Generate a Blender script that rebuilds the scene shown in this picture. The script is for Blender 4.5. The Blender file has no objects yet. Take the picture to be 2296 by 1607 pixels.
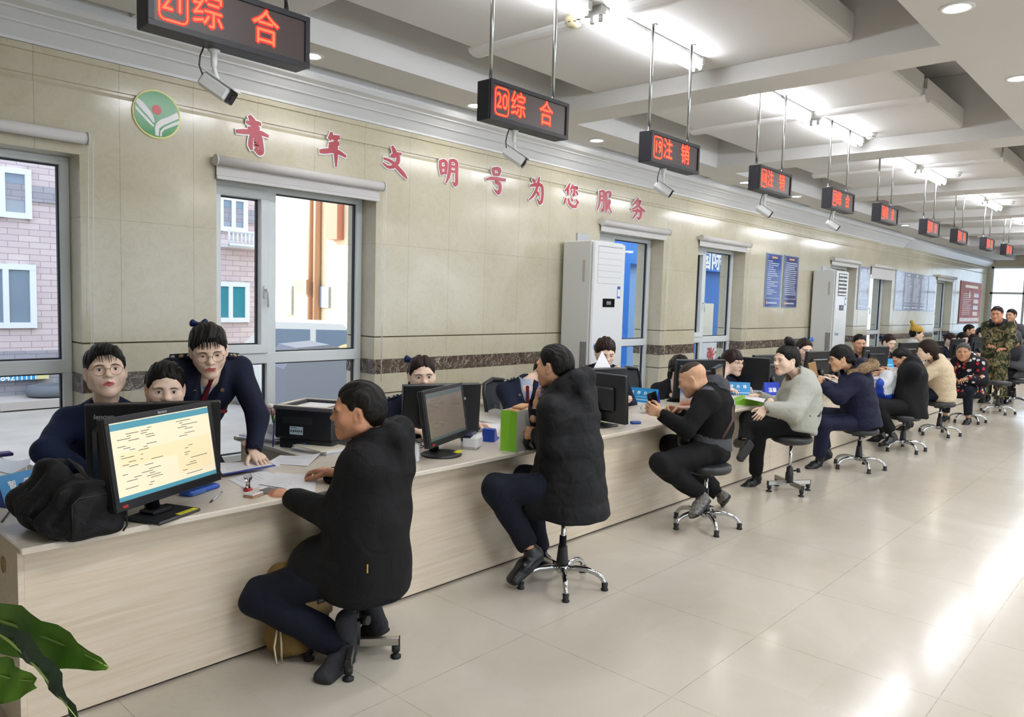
import bpy, math, random
import numpy as np
from mathutils import Vector, Matrix

# ---------------------------------------------------------------- camera, world, sun, exposure
SC = bpy.context.scene
COL = SC.collection
CAM_H, FPX, PW, PH = 1.62, 1684.5, 2296, 1607
YAW, PITCH, ROLL = 0.74180426, -0.07974934, 0.02887753
def _basis():
    f = np.array([math.cos(YAW)*math.cos(PITCH), math.sin(YAW)*math.cos(PITCH), math.sin(PITCH)])
    r = np.cross(f, [0, 0, 1.0]); r /= np.linalg.norm(r); u = np.cross(r, f)
    return (math.cos(ROLL)*r + math.sin(ROLL)*u, -math.sin(ROLL)*r + math.cos(ROLL)*u, f)
CR, CU, CF = _basis()
CC = np.array([0, 0, CAM_H])
cam_d = bpy.data.cameras.new('camera'); cam = bpy.data.objects.new('camera', cam_d); COL.objects.link(cam)
cam_d.sensor_fit = 'HORIZONTAL'; cam_d.sensor_width = 36.0; cam_d.lens = 36.0*FPX/PW
cam_d.clip_start = 0.05; cam_d.clip_end = 300
cam.matrix_world = Matrix(((CR[0], CU[0], -CF[0], 0), (CR[1], CU[1], -CF[1], 0), (CR[2], CU[2], -CF[2], CAM_H), (0, 0, 0, 1)))
SC.camera = cam
SC.view_settings.view_transform = 'Standard'; SC.view_settings.look = 'None'
SC.view_settings.gamma = 1.0; SC.view_settings.use_curve_mapping = False
SC.view_settings.exposure = 0.40
SC.cycles.max_bounces = 7; SC.cycles.diffuse_bounces = 4; SC.cycles.glossy_bounces = 3
SC.cycles.transparent_max_bounces = 10; SC.cycles.transmission_bounces = 3
SC.cycles.caustics_reflective = False; SC.cycles.caustics_refractive = False
SC.cycles.sample_clamp_indirect = 6.0

world = bpy.data.worlds.new('sky'); SC.world = world; world.use_nodes = True
_bg = world.node_tree.nodes['Background']
_bg.inputs[0].default_value = (0.72, 0.84, 1.0, 1); _bg.inputs[1].default_value = 1.9
sun_d = bpy.data.lights.new('sun', 'SUN'); sun = bpy.data.objects.new('sun', sun_d); COL.objects.link(sun)
sun_d.energy = 14.0; sun_d.angle = 0.012; sun_d.color = (1.0, 0.93, 0.82)
sun.rotation_euler = Vector((0.9, -1.0, -0.6)).to_track_quat('-Z', 'Y').to_euler()
sun.location = (-6, 12, 9)
def area_light(name, loc, sx, sy, power, color=(0.97, 0.98, 1.0)):
    d = bpy.data.lights.new(name, 'AREA'); o = bpy.data.objects.new(name, d); COL.objects.link(o)
    d.shape = 'RECTANGLE'; d.size = sx; d.size_y = sy; d.energy = power; d.color = color; o.location = loc
    return o
# the hall's own ceiling lamps (the hall runs on to the right of the picture, beyond its right edge)
HALL_LIGHTS = [area_light('hall_ceiling_lamp', (x, y, 3.10), 0.9, 0.9, 34) for x in (1.5, 5.5, 9.5, 14.0, 19.0) for y in (0.55, -2.6)]

# added fill lamp on the unseen hall side, brightens the counter front
SIDE_FILL = area_light('added_side_fill', (8.5, -8.35, 1.75), 19.0, 2.5, 130, (0.93, 0.96, 1.0)); SIDE_FILL.rotation_euler = (math.radians(90), 0, 0)

# ---------------------------------------------------------------- helpers
def ray(px, py):
    d = CR*(px-PW/2) - CU*(py-PH/2) + CF*FPX
    return d
def at_y(px, py, y):
    d = ray(px, py); return CC + d*(y/d[1])
def at_z(px, py, z):
    d = ray(px, py); return CC + d*((z-CAM_H)/d[2])
def at_x(px, py, x):
    d = ray(px, py); return CC + d*(x/d[0])
def chain(px, py, parent, L, far=True):
    d = ray(px, py); d = d/np.linalg.norm(d); oc = CC-parent; b = d@oc; c = oc@oc-L*L; q = b*b-c
    if q < 0:
        p = CC - b*d; v = p-parent; return parent + v/np.linalg.norm(v)*L
    return CC + d*(-b + (math.sqrt(q) if far else -math.sqrt(q)))
def nrm(v):
    v = np.asarray(v, float); return v/max(1e-9, np.linalg.norm(v))

def s2l(c):
    if isinstance(c, str):
        c = c.lstrip('#'); c = [int(c[i:i+2], 16)/255 for i in (0, 2, 4)]
    return tuple((x/12.92 if x <= 0.04045 else ((x+0.055)/1.055)**2.4) for x in c) + (1,)
MATS = {}
def mat(name, col='#808080', rough=0.5, metal=0.0, spec=0.5, emit=None, es=0.0, bump=None, vary=None, alpha=None, coat=0.0, sheen=0.0):
    """plain principled material; vary=(scale, amount) darkens/lightens with noise; bump=(scale, strength)"""
    if name in MATS: return MATS[name]
    m = bpy.data.materials.new(name); m.use_nodes = True; nt = m.node_tree; b = nt.nodes['Principled BSDF']
    b.inputs['Base Color'].default_value = s2l(col); b.inputs['Roughness'].default_value = rough
    b.inputs['Metallic'].default_value = metal; b.inputs['Specular IOR Level'].default_value = spec
    if coat: b.inputs['Coat Weight'].default_value = coat; b.inputs['Coat Roughness'].default_value = 0.08
    if sheen: b.inputs['Sheen Weight'].default_value = sheen
    if emit: b.inputs['Emission Color'].default_value = s2l(emit); b.inputs['Emission Strength'].default_value = es
    if alpha is not None: b.inputs['Alpha'].default_value = alpha
    if vary or bump:
        tc = nt.nodes.new('ShaderNodeTexCoord')
    if vary:
        n = nt.nodes.new('ShaderNodeTexNoise'); n.inputs['Scale'].default_value = vary[0]; n.inputs['Detail'].default_value = 5
        nt.links.new(tc.outputs['Object'], n.inputs['Vector'])
        r = nt.nodes.new('ShaderNodeValToRGB'); a = vary[1]; c = s2l(col)
        r.color_ramp.elements[0].position = 0.3; r.color_ramp.elements[1].position = 0.7
        r.color_ramp.elements[0].color = tuple(max(0, x*(1-a)) for x in c[:3])+(1,)
        r.color_ramp.elements[1].color = tuple(min(1, x*(1+a)) for x in c[:3])+(1,)
        nt.links.new(n.outputs['Fac'], r.inputs['Fac']); nt.links.new(r.outputs['Color'], b.inputs['Base Color'])
    if bump:
        n = nt.nodes.new('ShaderNodeTexNoise'); n.inputs['Scale'].default_value = bump[0]; n.inputs['Detail'].default_value = 4
        nt.links.new(tc.outputs['Object'], n.inputs['Vector'])
        bp = nt.nodes.new('ShaderNodeBump'); bp.inputs['Strength'].default_value = bump[1]; bp.inputs['Distance'].default_value = 0.01
        nt.links.new(n.outputs['Fac'], bp.inputs['Height']); nt.links.new(bp.outputs['Normal'], b.inputs['Normal'])
    MATS[name] = m
    return m
class NG:
    """tiny wrapper to write node materials compactly"""
    def __init__(s, name, rough=0.5, spec=0.5):
        s.m = bpy.data.materials.new(name); s.m.use_nodes = True; s.t = s.m.node_tree; s.b = s.t.nodes['Principled BSDF']
        s.b.inputs['Roughness'].default_value = rough; s.b.inputs['Specular IOR Level'].default_value = spec
        MATS[name] = s.m; s.tc = s.t.nodes.new('ShaderNodeTexCoord')
    def n(s, typ, ins=None, **kw):
        x = s.t.nodes.new('ShaderNode'+typ)
        for k, v in kw.items(): setattr(x, k, v)
        for k, v in (ins or {}).items(): s.set(x.inputs[k], v)
        return x
    def set(s, sock, v):
        if isinstance(v, bpy.types.NodeSocket): s.t.links.new(v, sock)
        elif isinstance(v, bpy.types.Node): s.t.links.new(v.outputs[0], sock)
        else: sock.default_value = v
    def math(s, op, a, b=0.0):
        x = s.n('Math', operation=op); s.set(x.inputs[0], a); s.set(x.inputs[1], b); return x.outputs[0]
    def mix(s, f, a, b):
        x = s.n('Mix', data_type='RGBA'); s.set(x.inputs[0], f); s.set(x.inputs[6], a); s.set(x.inputs[7], b); return x.outputs[2]
    def ramp(s, f, stops, const=False):
        r = s.n('ValToRGB'); cr = r.color_ramp
        if const: cr.interpolation = 'CONSTANT'
        while len(cr.elements) < len(stops): cr.elements.new(0.5)
        for e, (p, c) in zip(cr.elements, stops): e.position = p; e.color = c if len(c) == 4 else tuple(c)+(1,)
        s.set(r.inputs[0], f); return r.outputs[0]
    def noise(s, scale, detail=4, vec=None, rough=0.5, dist=0.0):
        x = s.n('TexNoise', {'Scale': scale, 'Detail': detail, 'Roughness': rough, 'Distortion': dist}); s.set(x.inputs['Vector'], vec if vec is not None else s.tc.outputs['Object']); return x.outputs['Fac']
    def scale(s, v3, vec=None):
        x = s.n('Mapping'); x.inputs['Scale'].default_value = v3; s.set(x.inputs['Vector'], vec if vec is not None else s.tc.outputs['Object']); return x.outputs[0]
    def bump(s, h, strength=0.3, dist=0.01):
        x = s.n('Bump', {'Strength': strength, 'Distance': dist, 'Height': h}); s.set(s.b.inputs['Normal'], x)
    def color(s, c): s.set(s.b.inputs['Base Color'], c)

class MB:
    """collects shapes; build() links them as ONE mesh object"""
    def __init__(s): s.v = []; s.f = []; s.m = []; s.sm = []
    def add(s, vs, fs, mi=0, smooth=False, R=None, loc=None):
        vs = np.asarray(vs, float)
        if R is not None: vs = vs @ np.asarray(R, float).T
        if loc is not None: vs = vs + np.asarray(loc, float)
        o = len(s.v); s.v += [tuple(x) for x in vs]
        for f in fs: s.f.append(tuple(i+o for i in f)); s.m.append(mi); s.sm.append(smooth)
        return s
    def box(s, lo, hi, mi=0, R=None, loc=None, bev=0.0):
        x0, y0, z0 = lo; x1, y1, z1 = hi
        if bev <= 0:
            v = [(x0,y0,z0),(x1,y0,z0),(x1,y1,z0),(x0,y1,z0),(x0,y0,z1),(x1,y0,z1),(x1,y1,z1),(x0,y1,z1)]
            f = [(3,2,1,0),(4,5,6,7),(0,1,5,4),(1,2,6,5),(2,3,7,6),(3,0,4,7)]
            return s.add(v, f, mi, False, R, loc)
        b = min(bev, (x1-x0)/2.01, (y1-y0)/2.01, (z1-z0)/2.01)
        return s._bev(lo, hi, b, mi, R, loc)
    def _bev(s, lo, hi, b, mi, R, loc):
        # bevelled box: 24 verts (three per corner), faces + edge strips + corner triangles
        L = np.array(lo, float); H = np.array(hi, float); V = []; idx = {}
        for ix in (0, 1):
            for iy in (0, 1):
                for iz in (0, 1):
                    c = np.array([(L, H)[ix][0], (L, H)[iy][1], (L, H)[iz][2]]); sg = np.array([1-2*ix, 1-2*iy, 1-2*iz])
                    for a in range(3):   # vertex lying on the face with normal axis a
                        p = c + sg*b; p[a] = c[a]; idx[(ix, iy, iz, a)] = len(V); V.append(tuple(p))
        F = []
        def g(a, fix, ring): return tuple(idx[(*r, a)] for r in ring)
        for fix in (0, 1):
            r = [(fix,0,0),(fix,1,0),(fix,1,1),(fix,0,1)]; F.append(g(0, fix, r if fix else r[::-1]))
            r = [(0,fix,0),(1,fix,0),(1,fix,1),(0,fix,1)]; F.append(g(1, fix, r[::-1] if fix else r))
            r = [(0,0,fix),(1,0,fix),(1,1,fix),(0,1,fix)]; F.append(g(2, fix, r if fix else r[::-1]))
        for a in range(3):
            b1, b2 = [k for k in range(3) if k != a]
            for i in (0, 1):
                for j in (0, 1):
                    c0 = [0,0,0]; c1 = [0,0,0]; c0[a] = 0; c1[a] = 1; c0[b1] = c1[b1] = i; c0[b2] = c1[b2] = j
                    q = (idx[(*c0, b1)], idx[(*c1, b1)], idx[(*c1, b2)], idx[(*c0, b2)])
                    F.append(q)
        for ix in (0, 1):
            for iy in (0, 1):
                for iz in (0, 1): F.append(tuple(idx[(ix, iy, iz, a)] for a in range(3)))
        # fix windings outward
        C = (L+H)/2; FF = []
        Va = np.array(V)
        for f in F:
            p = Va[list(f)]; n = np.cross(p[1]-p[0], p[2]-p[0])
            FF.append(f if n @ (p.mean(0)-C) >= 0 else f[::-1])
        return s.add(V, FF, mi, False, R, loc)
    def tube(s, pts, r, mi=0, seg=8, cap=True, smooth=True, R=None, loc=None, flat=None):
        P = [np.asarray(p, float) for p in pts]; n = len(P)
        rr = r if hasattr(r, '__len__') else [r]*n
        V = []; up = None
        for i, p in enumerate(P):
            t = nrm(P[min(i+1, n-1)]-P[max(i-1, 0)])
            if up is None:
                up = np.array([0, 0, 1.0]) if abs(t[2]) < 0.9 else np.array([1.0, 0, 0])
                if flat is not None: up = np.asarray(flat, float)
            a = nrm(np.cross(t, up)); b = np.cross(a, t); up = b
            for k in range(seg):
                q = 2*math.pi*k/seg; V.append(p + rr[i]*(a*math.cos(q)+b*math.sin(q)))
        F = [(i*seg+k, i*seg+(k+1) % seg, (i+1)*seg+(k+1) % seg, (i+1)*seg+k) for i in range(n-1) for k in range(seg)]
        s.add(V, F, mi, smooth, R, loc)
        if cap:
            o = len(s.v)-len(V)
            s.f.append(tuple(o+k for k in range(seg))[::-1]); s.m.append(mi); s.sm.append(False)
            s.f.append(tuple(o+(n-1)*seg+k for k in range(seg))); s.m.append(mi); s.sm.append(False)
        return s
    def cyl(s, p0, p1, r0, r1=None, mi=0, seg=20, R=None, loc=None):
        return s.tube([p0, p1], [r0, r0 if r1 is None else r1], mi, seg, True, True, R, loc)
    def lathe(s, prof, c=(0, 0, 0), mi=0, seg=24, R=None, loc=None, smooth=True):
        V = []; c = np.asarray(c, float)
        for r, z in prof:
            for k in range(seg):
                q = 2*math.pi*k/seg; V.append(c+np.array([r*math.cos(q), r*math.sin(q), z]))
        n = len(prof)
        F = [(i*seg+k, i*seg+(k+1) % seg, (i+1)*seg+(k+1) % seg, (i+1)*seg+k) for i in range(n-1) for k in range(seg)]
        if prof[0][0] > 1e-6: F.append(tuple(range(seg))[::-1])
        if prof[-1][0] > 1e-6: F.append(tuple((n-1)*seg+k for k in range(seg)))
        return s.add(V, F, mi, smooth, R, loc)
    def prism(s, poly, axis_o, ax_u, ax_v, ax_w, depth, mi=0, mi_side=None):
        """polygon poly (u,v) in plane (ax_u,ax_v) at axis_o, extruded along ax_w"""
        o, u, v, w = [np.asarray(a, float) for a in (axis_o, ax_u, ax_v, ax_w)]; n = len(poly)
        A = [o+u*p[0]+v*p[1] for p in poly]; B = [a+w*depth for a in A]
        ms = mi if mi_side is None else mi_side
        s.add(A+B, [tuple(range(n))[::-1], tuple(range(n, 2*n))], mi)
        b = len(s.v)-2*n
        for i in range(n):
            j = (i+1) % n; s.f.append((b+i, b+j, b+n+j, b+n+i)); s.m.append(ms); s.sm.append(False)
        return s
    def quad(s, a, b, c, d, mi=0): return s.add([a, b, c, d], [(0, 1, 2, 3)], mi)
    def build(s, name, mats, parent=None, world=False, loc=None, fixn=False):
        V = np.array(s.v, float).reshape(-1, 3)
        if world and parent is not None:
            p = parent; off = np.zeros(3)
            while p is not None: off += np.array(p.location); p = p.parent
            V = V-off
        if loc is not None: V = V-np.asarray(loc, float)
        me = bpy.data.meshes.new(name); me.from_pydata([tuple(x) for x in V], [], s.f)
        if not isinstance(mats, (list, tuple)): mats = [mats]
        for m in mats: me.materials.append(m)
        me.polygons.foreach_set('material_index', s.m); me.polygons.foreach_set('use_smooth', s.sm)
        me.update()
        if fixn:
            import bmesh
            bm = bmesh.new(); bm.from_mesh(me); bmesh.ops.recalc_face_normals(bm, faces=bm.faces); bm.to_mesh(me); bm.free()
        o = bpy.data.objects.new(name, me); COL.objects.link(o)
        if parent is not None: o.parent = parent
        if loc is not None: o.location = tuple(loc)
        return o
def tag(o, label=None, cat=None, group=None, kind=None):
    if label: o['label'] = label
    if cat: o['category'] = cat
    if group: o['group'] = group
    if kind: o['kind'] = kind
    return o
def thing(name, label, cat, loc=(0, 0, 0), rz=0.0, group=None):
    o = bpy.data.objects.new(name, None); COL.objects.link(o); o.empty_display_size = 0.1
    o.location = tuple(float(x) for x in loc); o.rotation_euler = (0, 0, rz)
    return tag(o, label, cat, group)
def struct(o): o['kind'] = 'structure'; return o
def dup(root, loc, rz=None, label=None, group=None):
    r = root.copy(); COL.objects.link(r); r.location = tuple(float(x) for x in loc)
    if rz is not None: r.rotation_euler = (0, 0, rz)
    if label: r['label'] = label
    if group: r['group'] = group
    for ch in list(root.children):
        c = ch.copy(); COL.objects.link(c); c.parent = r
        for g in list(ch.children):
            d = g.copy(); COL.objects.link(d); d.parent = c
    return r
_txt = {}
def text_geo(s, size=1.0, offset=0.0, extrude=0.0, shear=0.0, align='CENTER', res=3):
    """lettering turned into plain mesh data (built-in font), lying in XY"""
    k = (s, size, offset, extrude, shear, align, res)
    if k in _txt: return _txt[k]
    c = bpy.data.curves.new('lettering', 'FONT'); c.body = s; c.size = size; c.offset = offset; c.extrude = extrude; c.shear = shear
    c.align_x = align; c.align_y = 'CENTER'; c.resolution_u = res
    o = bpy.data.objects.new('lettering', c); COL.objects.link(o)
    dg = bpy.context.evaluated_depsgraph_get(); dg.update()
    me = bpy.data.meshes.new_from_object(o.evaluated_get(dg))
    v = np.zeros(len(me.vertices)*3); me.vertices.foreach_get('co', v)
    f = [tuple(p.vertices) for p in me.polygons]
    bpy.data.objects.remove(o); bpy.data.curves.remove(c); bpy.data.meshes.remove(me)
    _txt[k] = (v.reshape(-1, 3), f)
    return _txt[k]
def put_text(mb, s, o, u, v, size, mi=0, bold=0.0, sx=1.0, **kw):
    """lettering on a plane: o = centre, u = reading direction, v = up; bold thickens by shifted copies"""
    V, F = text_geo(s, size, **kw); o, u, v = [np.asarray(a, float) for a in (o, u, v)]; w = np.cross(u, v)
    for k, (du, dv) in enumerate(((0, 0), (1, 0), (-1, 0), (0, 1), (0, -1)) if bold else ((0, 0),)):
        mb.add(o + w*0.00012*k + (V[:, :1]*sx+du*bold)*u + (V[:, 1:2]+dv*bold)*v + V[:, 2:3]*w, F, mi)
def rotz(a): c, s_ = math.cos(a), math.sin(a); return np.array([[c, -s_, 0], [s_, c, 0], [0, 0, 1.0]])
# ---------------------------------------------------------------- figures: bodies and clothes grown as smooth surfaces
def smin(a, b, k):
    h = np.maximum(k-np.abs(a-b), 0)/k; return np.minimum(a, b)-h*h*k*0.25
def smax(a, b, k): return -smin(-a, -b, k)
class Blob:
    """smoothly blended solids sampled on a grid and skinned as one surface"""
    def __init__(s): s.ops = []
    def cap(s, a, b, ra, rb=None, k=0.02, m=0, lat=None, sub=False):
        a = np.asarray(a, float); b = np.asarray(b, float)
        ra = ra if hasattr(ra, '__len__') else (ra, ra); rb = ra if rb is None else (rb if hasattr(rb, '__len__') else (rb, rb))
        s.ops.append(('cap', a, b, ra, rb, k, m, lat, sub)); return s
    def ell(s, c, r, k=0.02, m=0, R=None, sub=False):
        r = np.asarray(r if hasattr(r, '__len__') else (r,)*3, float)
        s.ops.append(('ell', np.asarray(c, float), r, k, m, np.eye(3) if R is None else np.asarray(R, float), sub)); return s
    def box(s, c, h, rad=0.01, k=0.01, m=0, R=None, sub=False):
        s.ops.append(('box', np.asarray(c, float), np.asarray(h, float), rad, k, m, np.eye(3) if R is None else np.asarray(R, float), sub)); return s
    def half(s, o, n, k=0.003):
        s.ops.append(('half', np.asarray(o, float), nrm(n), k)); return s
    def bounds(s):
        lo = np.full(3, 9e9); hi = -lo
        for o in s.ops:
            if o[0] == 'cap' and not o[8]:
                r = max(max(o[3]), max(o[4])); lo = np.minimum(lo, np.minimum(o[1], o[2])-r); hi = np.maximum(hi, np.maximum(o[1], o[2])+r)
            elif o[0] in ('ell', 'box') and not o[6 if o[0] == 'ell' else 7]:
                r = o[2].max()*(1 if o[0] == 'ell' else 1.75); lo = np.minimum(lo, o[1]-r); hi = np.maximum(hi, o[1]+r)
        return lo, hi
    def mesh(s, vox, disp=None, post=None, lo=None, hi=None):
        l, h_ = s.bounds()
        if lo is not None: l = np.maximum(l, lo)
        if hi is not None: h_ = np.minimum(h_, hi)
        l = l-3*vox; h_ = h_+3*vox
        n = np.ceil((h_-l)/vox).astype(int)+1
        ax = [(l[i]+vox*np.arange(n[i])).astype(np.float32) for i in range(3)]
        D = np.full(n, 1.0, np.float32); MD = np.full(n, 9.0, np.float32); MI = np.zeros(n, np.int8)
        for o in s.ops:
            if o[0] == 'half':
                q = (ax[0][:, None, None]-o[1][0])*o[2][0]+(ax[1][None, :, None]-o[1][1])*o[2][1]+(ax[2][None, None, :]-o[1][2])*o[2][2]
                D = smax(D, q.astype(np.float32), o[3]); continue
            if o[0] == 'cap': r = max(max(o[3]), max(o[4])); b0 = np.minimum(o[1], o[2])-r; b1 = np.maximum(o[1], o[2])+r; k = o[5]; sub = o[8]; m = o[6]
            elif o[0] == 'ell': r = o[2].max(); b0 = o[1]-r; b1 = o[1]+r; k = o[3]; m = o[4]; sub = o[6]
            else: r = np.linalg.norm(o[2]); b0 = o[1]-r; b1 = o[1]+r; k = o[4]; m = o[5]; sub = o[7]
            g = k+3*vox
            i0 = np.clip(np.floor((b0-g-l)/vox).astype(int), 0, n); i1 = np.clip(np.ceil((b1+g-l)/vox).astype(int)+1, 0, n)
            if (i1 <= i0).any(): continue
            sl = tuple(slice(a, b) for a, b in zip(i0, i1))
            X = ax[0][sl[0]][:, None, None]; Y = ax[1][sl[1]][None, :, None]; Z = ax[2][sl[2]][None, None, :]
            if o[0] == 'cap':
                a, b = o[1], o[2]; ab = b-a; L = np.linalg.norm(ab)
                w = ab/L if L > 1e-9 else np.array([0, 0, 1.0]); L = max(L, 1e-6)
                qx, qy, qz = X-a[0], Y-a[1], Z-a[2]
                tt = qx*w[0]+qy*w[1]+qz*w[2]; t = np.clip(tt/L, 0, 1)
                if o[7] is None:
                    e = tt-t*L
                    d2 = qx*qx+qy*qy+qz*qz-tt*tt
                    d = np.sqrt(np.maximum(d2, 0)+e*e)-(o[3][0]+(o[4][0]-o[3][0])*t)
                else:
                    u = np.asarray(o[7], float); u = nrm(u-w*(u@w)); v = np.cross(w, u)
                    ru = o[3][0]+(o[4][0]-o[3][0])*t; rv = o[3][1]+(o[4][1]-o[3][1])*t
                    U = (qx*u[0]+qy*u[1]+qz*u[2])/ru; V = (qx*v[0]+qy*v[1]+qz*v[2])/rv; mn = np.minimum(ru, rv)
                    e = (tt-t*L)/mn
                    kk = np.sqrt(U*U+V*V+e*e); k2 = np.sqrt((U/ru)**2+(V/rv)**2+(e/mn)**2)+1e-9
                    d = kk*(kk-1)/k2
            elif o[0] == 'ell':
                R = o[5]; qx, qy, qz = X-o[1][0], Y-o[1][1], Z-o[1][2]
                p = [(qx*R[0, i]+qy*R[1, i]+qz*R[2, i])/o[2][i] for i in range(3)]
                k0 = np.sqrt(p[0]**2+p[1]**2+p[2]**2); k1 = np.sqrt(sum((p[i]/o[2][i])**2 for i in range(3)))+1e-9
                d = k0*(k0-1)/k1
            else:
                R = o[6]; qx, qy, qz = X-o[1][0], Y-o[1][1], Z-o[1][2]; rad = o[3]
                p = [np.abs(qx*R[0, i]+qy*R[1, i]+qz*R[2, i])-(o[2][i]-rad) for i in range(3)]
                d = np.sqrt(sum(np.maximum(x, 0)**2 for x in p))+np.minimum(np.maximum(np.maximum(p[0], p[1]), p[2]), 0)-rad
            d = d.astype(np.float32)
            if sub: D[sl] = smax(D[sl], -d, k)
            else:
                better = d < MD[sl]
                if m == 1 and o[0] == 'cap' and max(o[3]) < 0.009: better &= d < 0.0012
                MI[sl] = np.where(better, m, MI[sl]); MD[sl] = np.where(better, d, MD[sl])
                D[sl] = smin(D[sl], d, k)
        if disp is not None:
            D = D+disp(ax[0][:, None, None], ax[1][None, :, None], ax[2][None, None, :]).astype(np.float32)
        if post is not None:
            D = post(D, ax[0][:, None, None], ax[1][None, :, None], ax[2][None, None, :]).astype(np.float32)
        return skin_grid(D, MI, l, vox)
_CO = [(i, j, k) for i in (0, 1) for j in (0, 1) for k in (0, 1)]
_ED = [(a, b) for a in range(8) for b in range(a+1, 8) if sum(abs(np.array(_CO[a])-np.array(_CO[b]))) == 1]
def skin_grid(D, MI, l, vox):
    S = D < 0
    cnt = np.zeros(tuple(x-1 for x in D.shape), np.int8)
    for c in _CO: cnt += S[c[0]:D.shape[0]-1+c[0], c[1]:D.shape[1]-1+c[1], c[2]:D.shape[2]-1+c[2]]
    act = (cnt > 0) & (cnt < 8); idx = np.argwhere(act); N = len(idx)
    vid = np.full(act.shape, -1, np.int32); vid[act] = np.arange(N)
    vals = np.stack([D[idx[:, 0]+c[0], idx[:, 1]+c[1], idx[:, 2]+c[2]] for c in _CO], 1)
    acc = np.zeros((N, 3)); num = np.zeros(N)
    for a, b in _ED:
        m = (vals[:, a] < 0) != (vals[:, b] < 0); t = vals[m, a]/(vals[m, a]-vals[m, b])
        ca = np.array(_CO[a], float); cb = np.array(_CO[b], float)
        acc[m] += ca+(cb-ca)*t[:, None]; num[m] += 1
    V = l+vox*(idx+acc/num[:, None])
    F = []
    for a in range(3):
        b, c = [(1, 2), (2, 0), (0, 1)][a]
        s0 = [slice(None)]*3; s1 = [slice(None)]*3; s0[a] = slice(0, -1); s1[a] = slice(1, None)
        A = S[tuple(s0)]; B = S[tuple(s1)]; E = np.argwhere(A != B)
        E = E[(E[:, b] > 0) & (E[:, c] > 0) & (E[:, b] < act.shape[b]) & (E[:, c] < act.shape[c])]
        db = np.zeros(3, int); db[b] = 1; dc = np.zeros(3, int); dc[c] = 1
        q = np.stack([vid[tuple((E-db-dc).T)], vid[tuple((E-dc).T)], vid[tuple(E.T)], vid[tuple((E-db).T)]], 1)
        ins = A[tuple(E.T)]; q[~ins] = q[~ins][:, ::-1]; F.append(q)
    F = np.concatenate(F); F = F[(F >= 0).all(1)]
    M = MI[idx[:, 0], idx[:, 1], idx[:, 2]]
    return V, F, M[F[:, 0]]
def relax(V, F, it=1, lam=0.5):
    for _ in range(it):
        acc = np.zeros_like(V); n = np.zeros(len(V))
        for i in range(4):
            for j in (1, 3):
                np.add.at(acc, F[:, i], V[F[:, (i+j) % 4]]); np.add.at(n, F[:, i], 1)
        V = V+(acc/np.maximum(n, 1)[:, None]-V)*lam
    return V
def grown(name, parts, mats, parent=None, off=(0, 0, 0)):
    """parts: list of (V,F,M) joined as ONE mesh object"""
    vs = []; fs = []; ms = []; o = 0
    for V, F, M in parts:
        vs.append(np.asarray(V)-np.asarray(off)); fs.append(np.asarray(F)+o); ms.append(M); o += len(V)
    V = np.concatenate(vs).astype(np.float32); F = np.concatenate(fs).astype(np.int32); M = np.concatenate(ms).astype(np.int32)
    me = bpy.data.meshes.new(name); me.vertices.add(len(V)); me.loops.add(F.size); me.polygons.add(len(F))
    me.vertices.foreach_set('co', V.ravel()); me.loops.foreach_set('vertex_index', F.ravel())
    me.polygons.foreach_set('loop_start', np.arange(len(F), dtype=np.int32)*4)
    me.polygons.foreach_set('use_smooth', np.ones(len(F), bool))
    for m in (mats if isinstance(mats, (list, tuple)) else [mats]): me.materials.append(m)
    me.polygons.foreach_set('material_index', M)
    me.update(calc_edges=True)
    ob = bpy.data.objects.new(name, me); COL.objects.link(ob)
    if parent is not None: ob.parent = parent
    return ob

# ---- materials of people
def skin_mat(name, col): 
    if name in MATS: return MATS[name]
    g = NG(name, 0.48, 0.35); c = np.array(s2l(col)[:3])
    f = g.noise(38, 4); g.color(g.ramp(f, [(0.3, tuple(c*[0.93, 0.88, 0.86])), (0.7, tuple(np.minimum(1, c*1.05)))]))
    g.b.inputs['Subsurface Weight'].default_value = 0.0
    return g.m
def hair_mat(name, col, hi):
    if name in MATS: return MATS[name]
    g = NG(name, 0.5, 0.22); v = g.scale((1, 1, 0.16))
    f = g.noise(150, 3, v); g.color(g.ramp(f, [(0.45, s2l(col)), (0.85, s2l(hi))])); g.bump(f, 0.7, 0.004)
    return g.m
def cloth_mat(name, col, wr=0.85, fine=600, amount=0.18, fold=9, foldamt=0.35, sheen=0.0):
    if name in MATS: return MATS[name]
    g = NG(name, wr, 0.25); c = np.array(s2l(col)[:3])
    f = g.noise(fine, 2); g.color(g.ramp(f, [(0.3, tuple(c*(1-amount))), (0.7, tuple(np.minimum(1, c*(1+amount))))]))
    h = g.math('ADD', g.math('MULTIPLY', f, 0.06), g.noise(fold, 3, None, 0.45, 0.8)); g.bump(h, foldamt, 0.03)
    if sheen: g.b.inputs['Sheen Weight'].default_value = sheen
    return g.m

SK_F = lambda: skin_mat('skin light', '#EACDB8')
SK_M = lambda: skin_mat('skin tanned', '#D2A384')
LIP_F = lambda: mat('lip red', '#B0504E', 0.45)
LIP_N = lambda: mat('lip natural', '#B0685C', 0.45)
EYEW = lambda: mat('eye white', '#D9D2CB', 0.25)
EYED = lambda: mat('eye dark', '#1E120D', 0.12)

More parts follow.
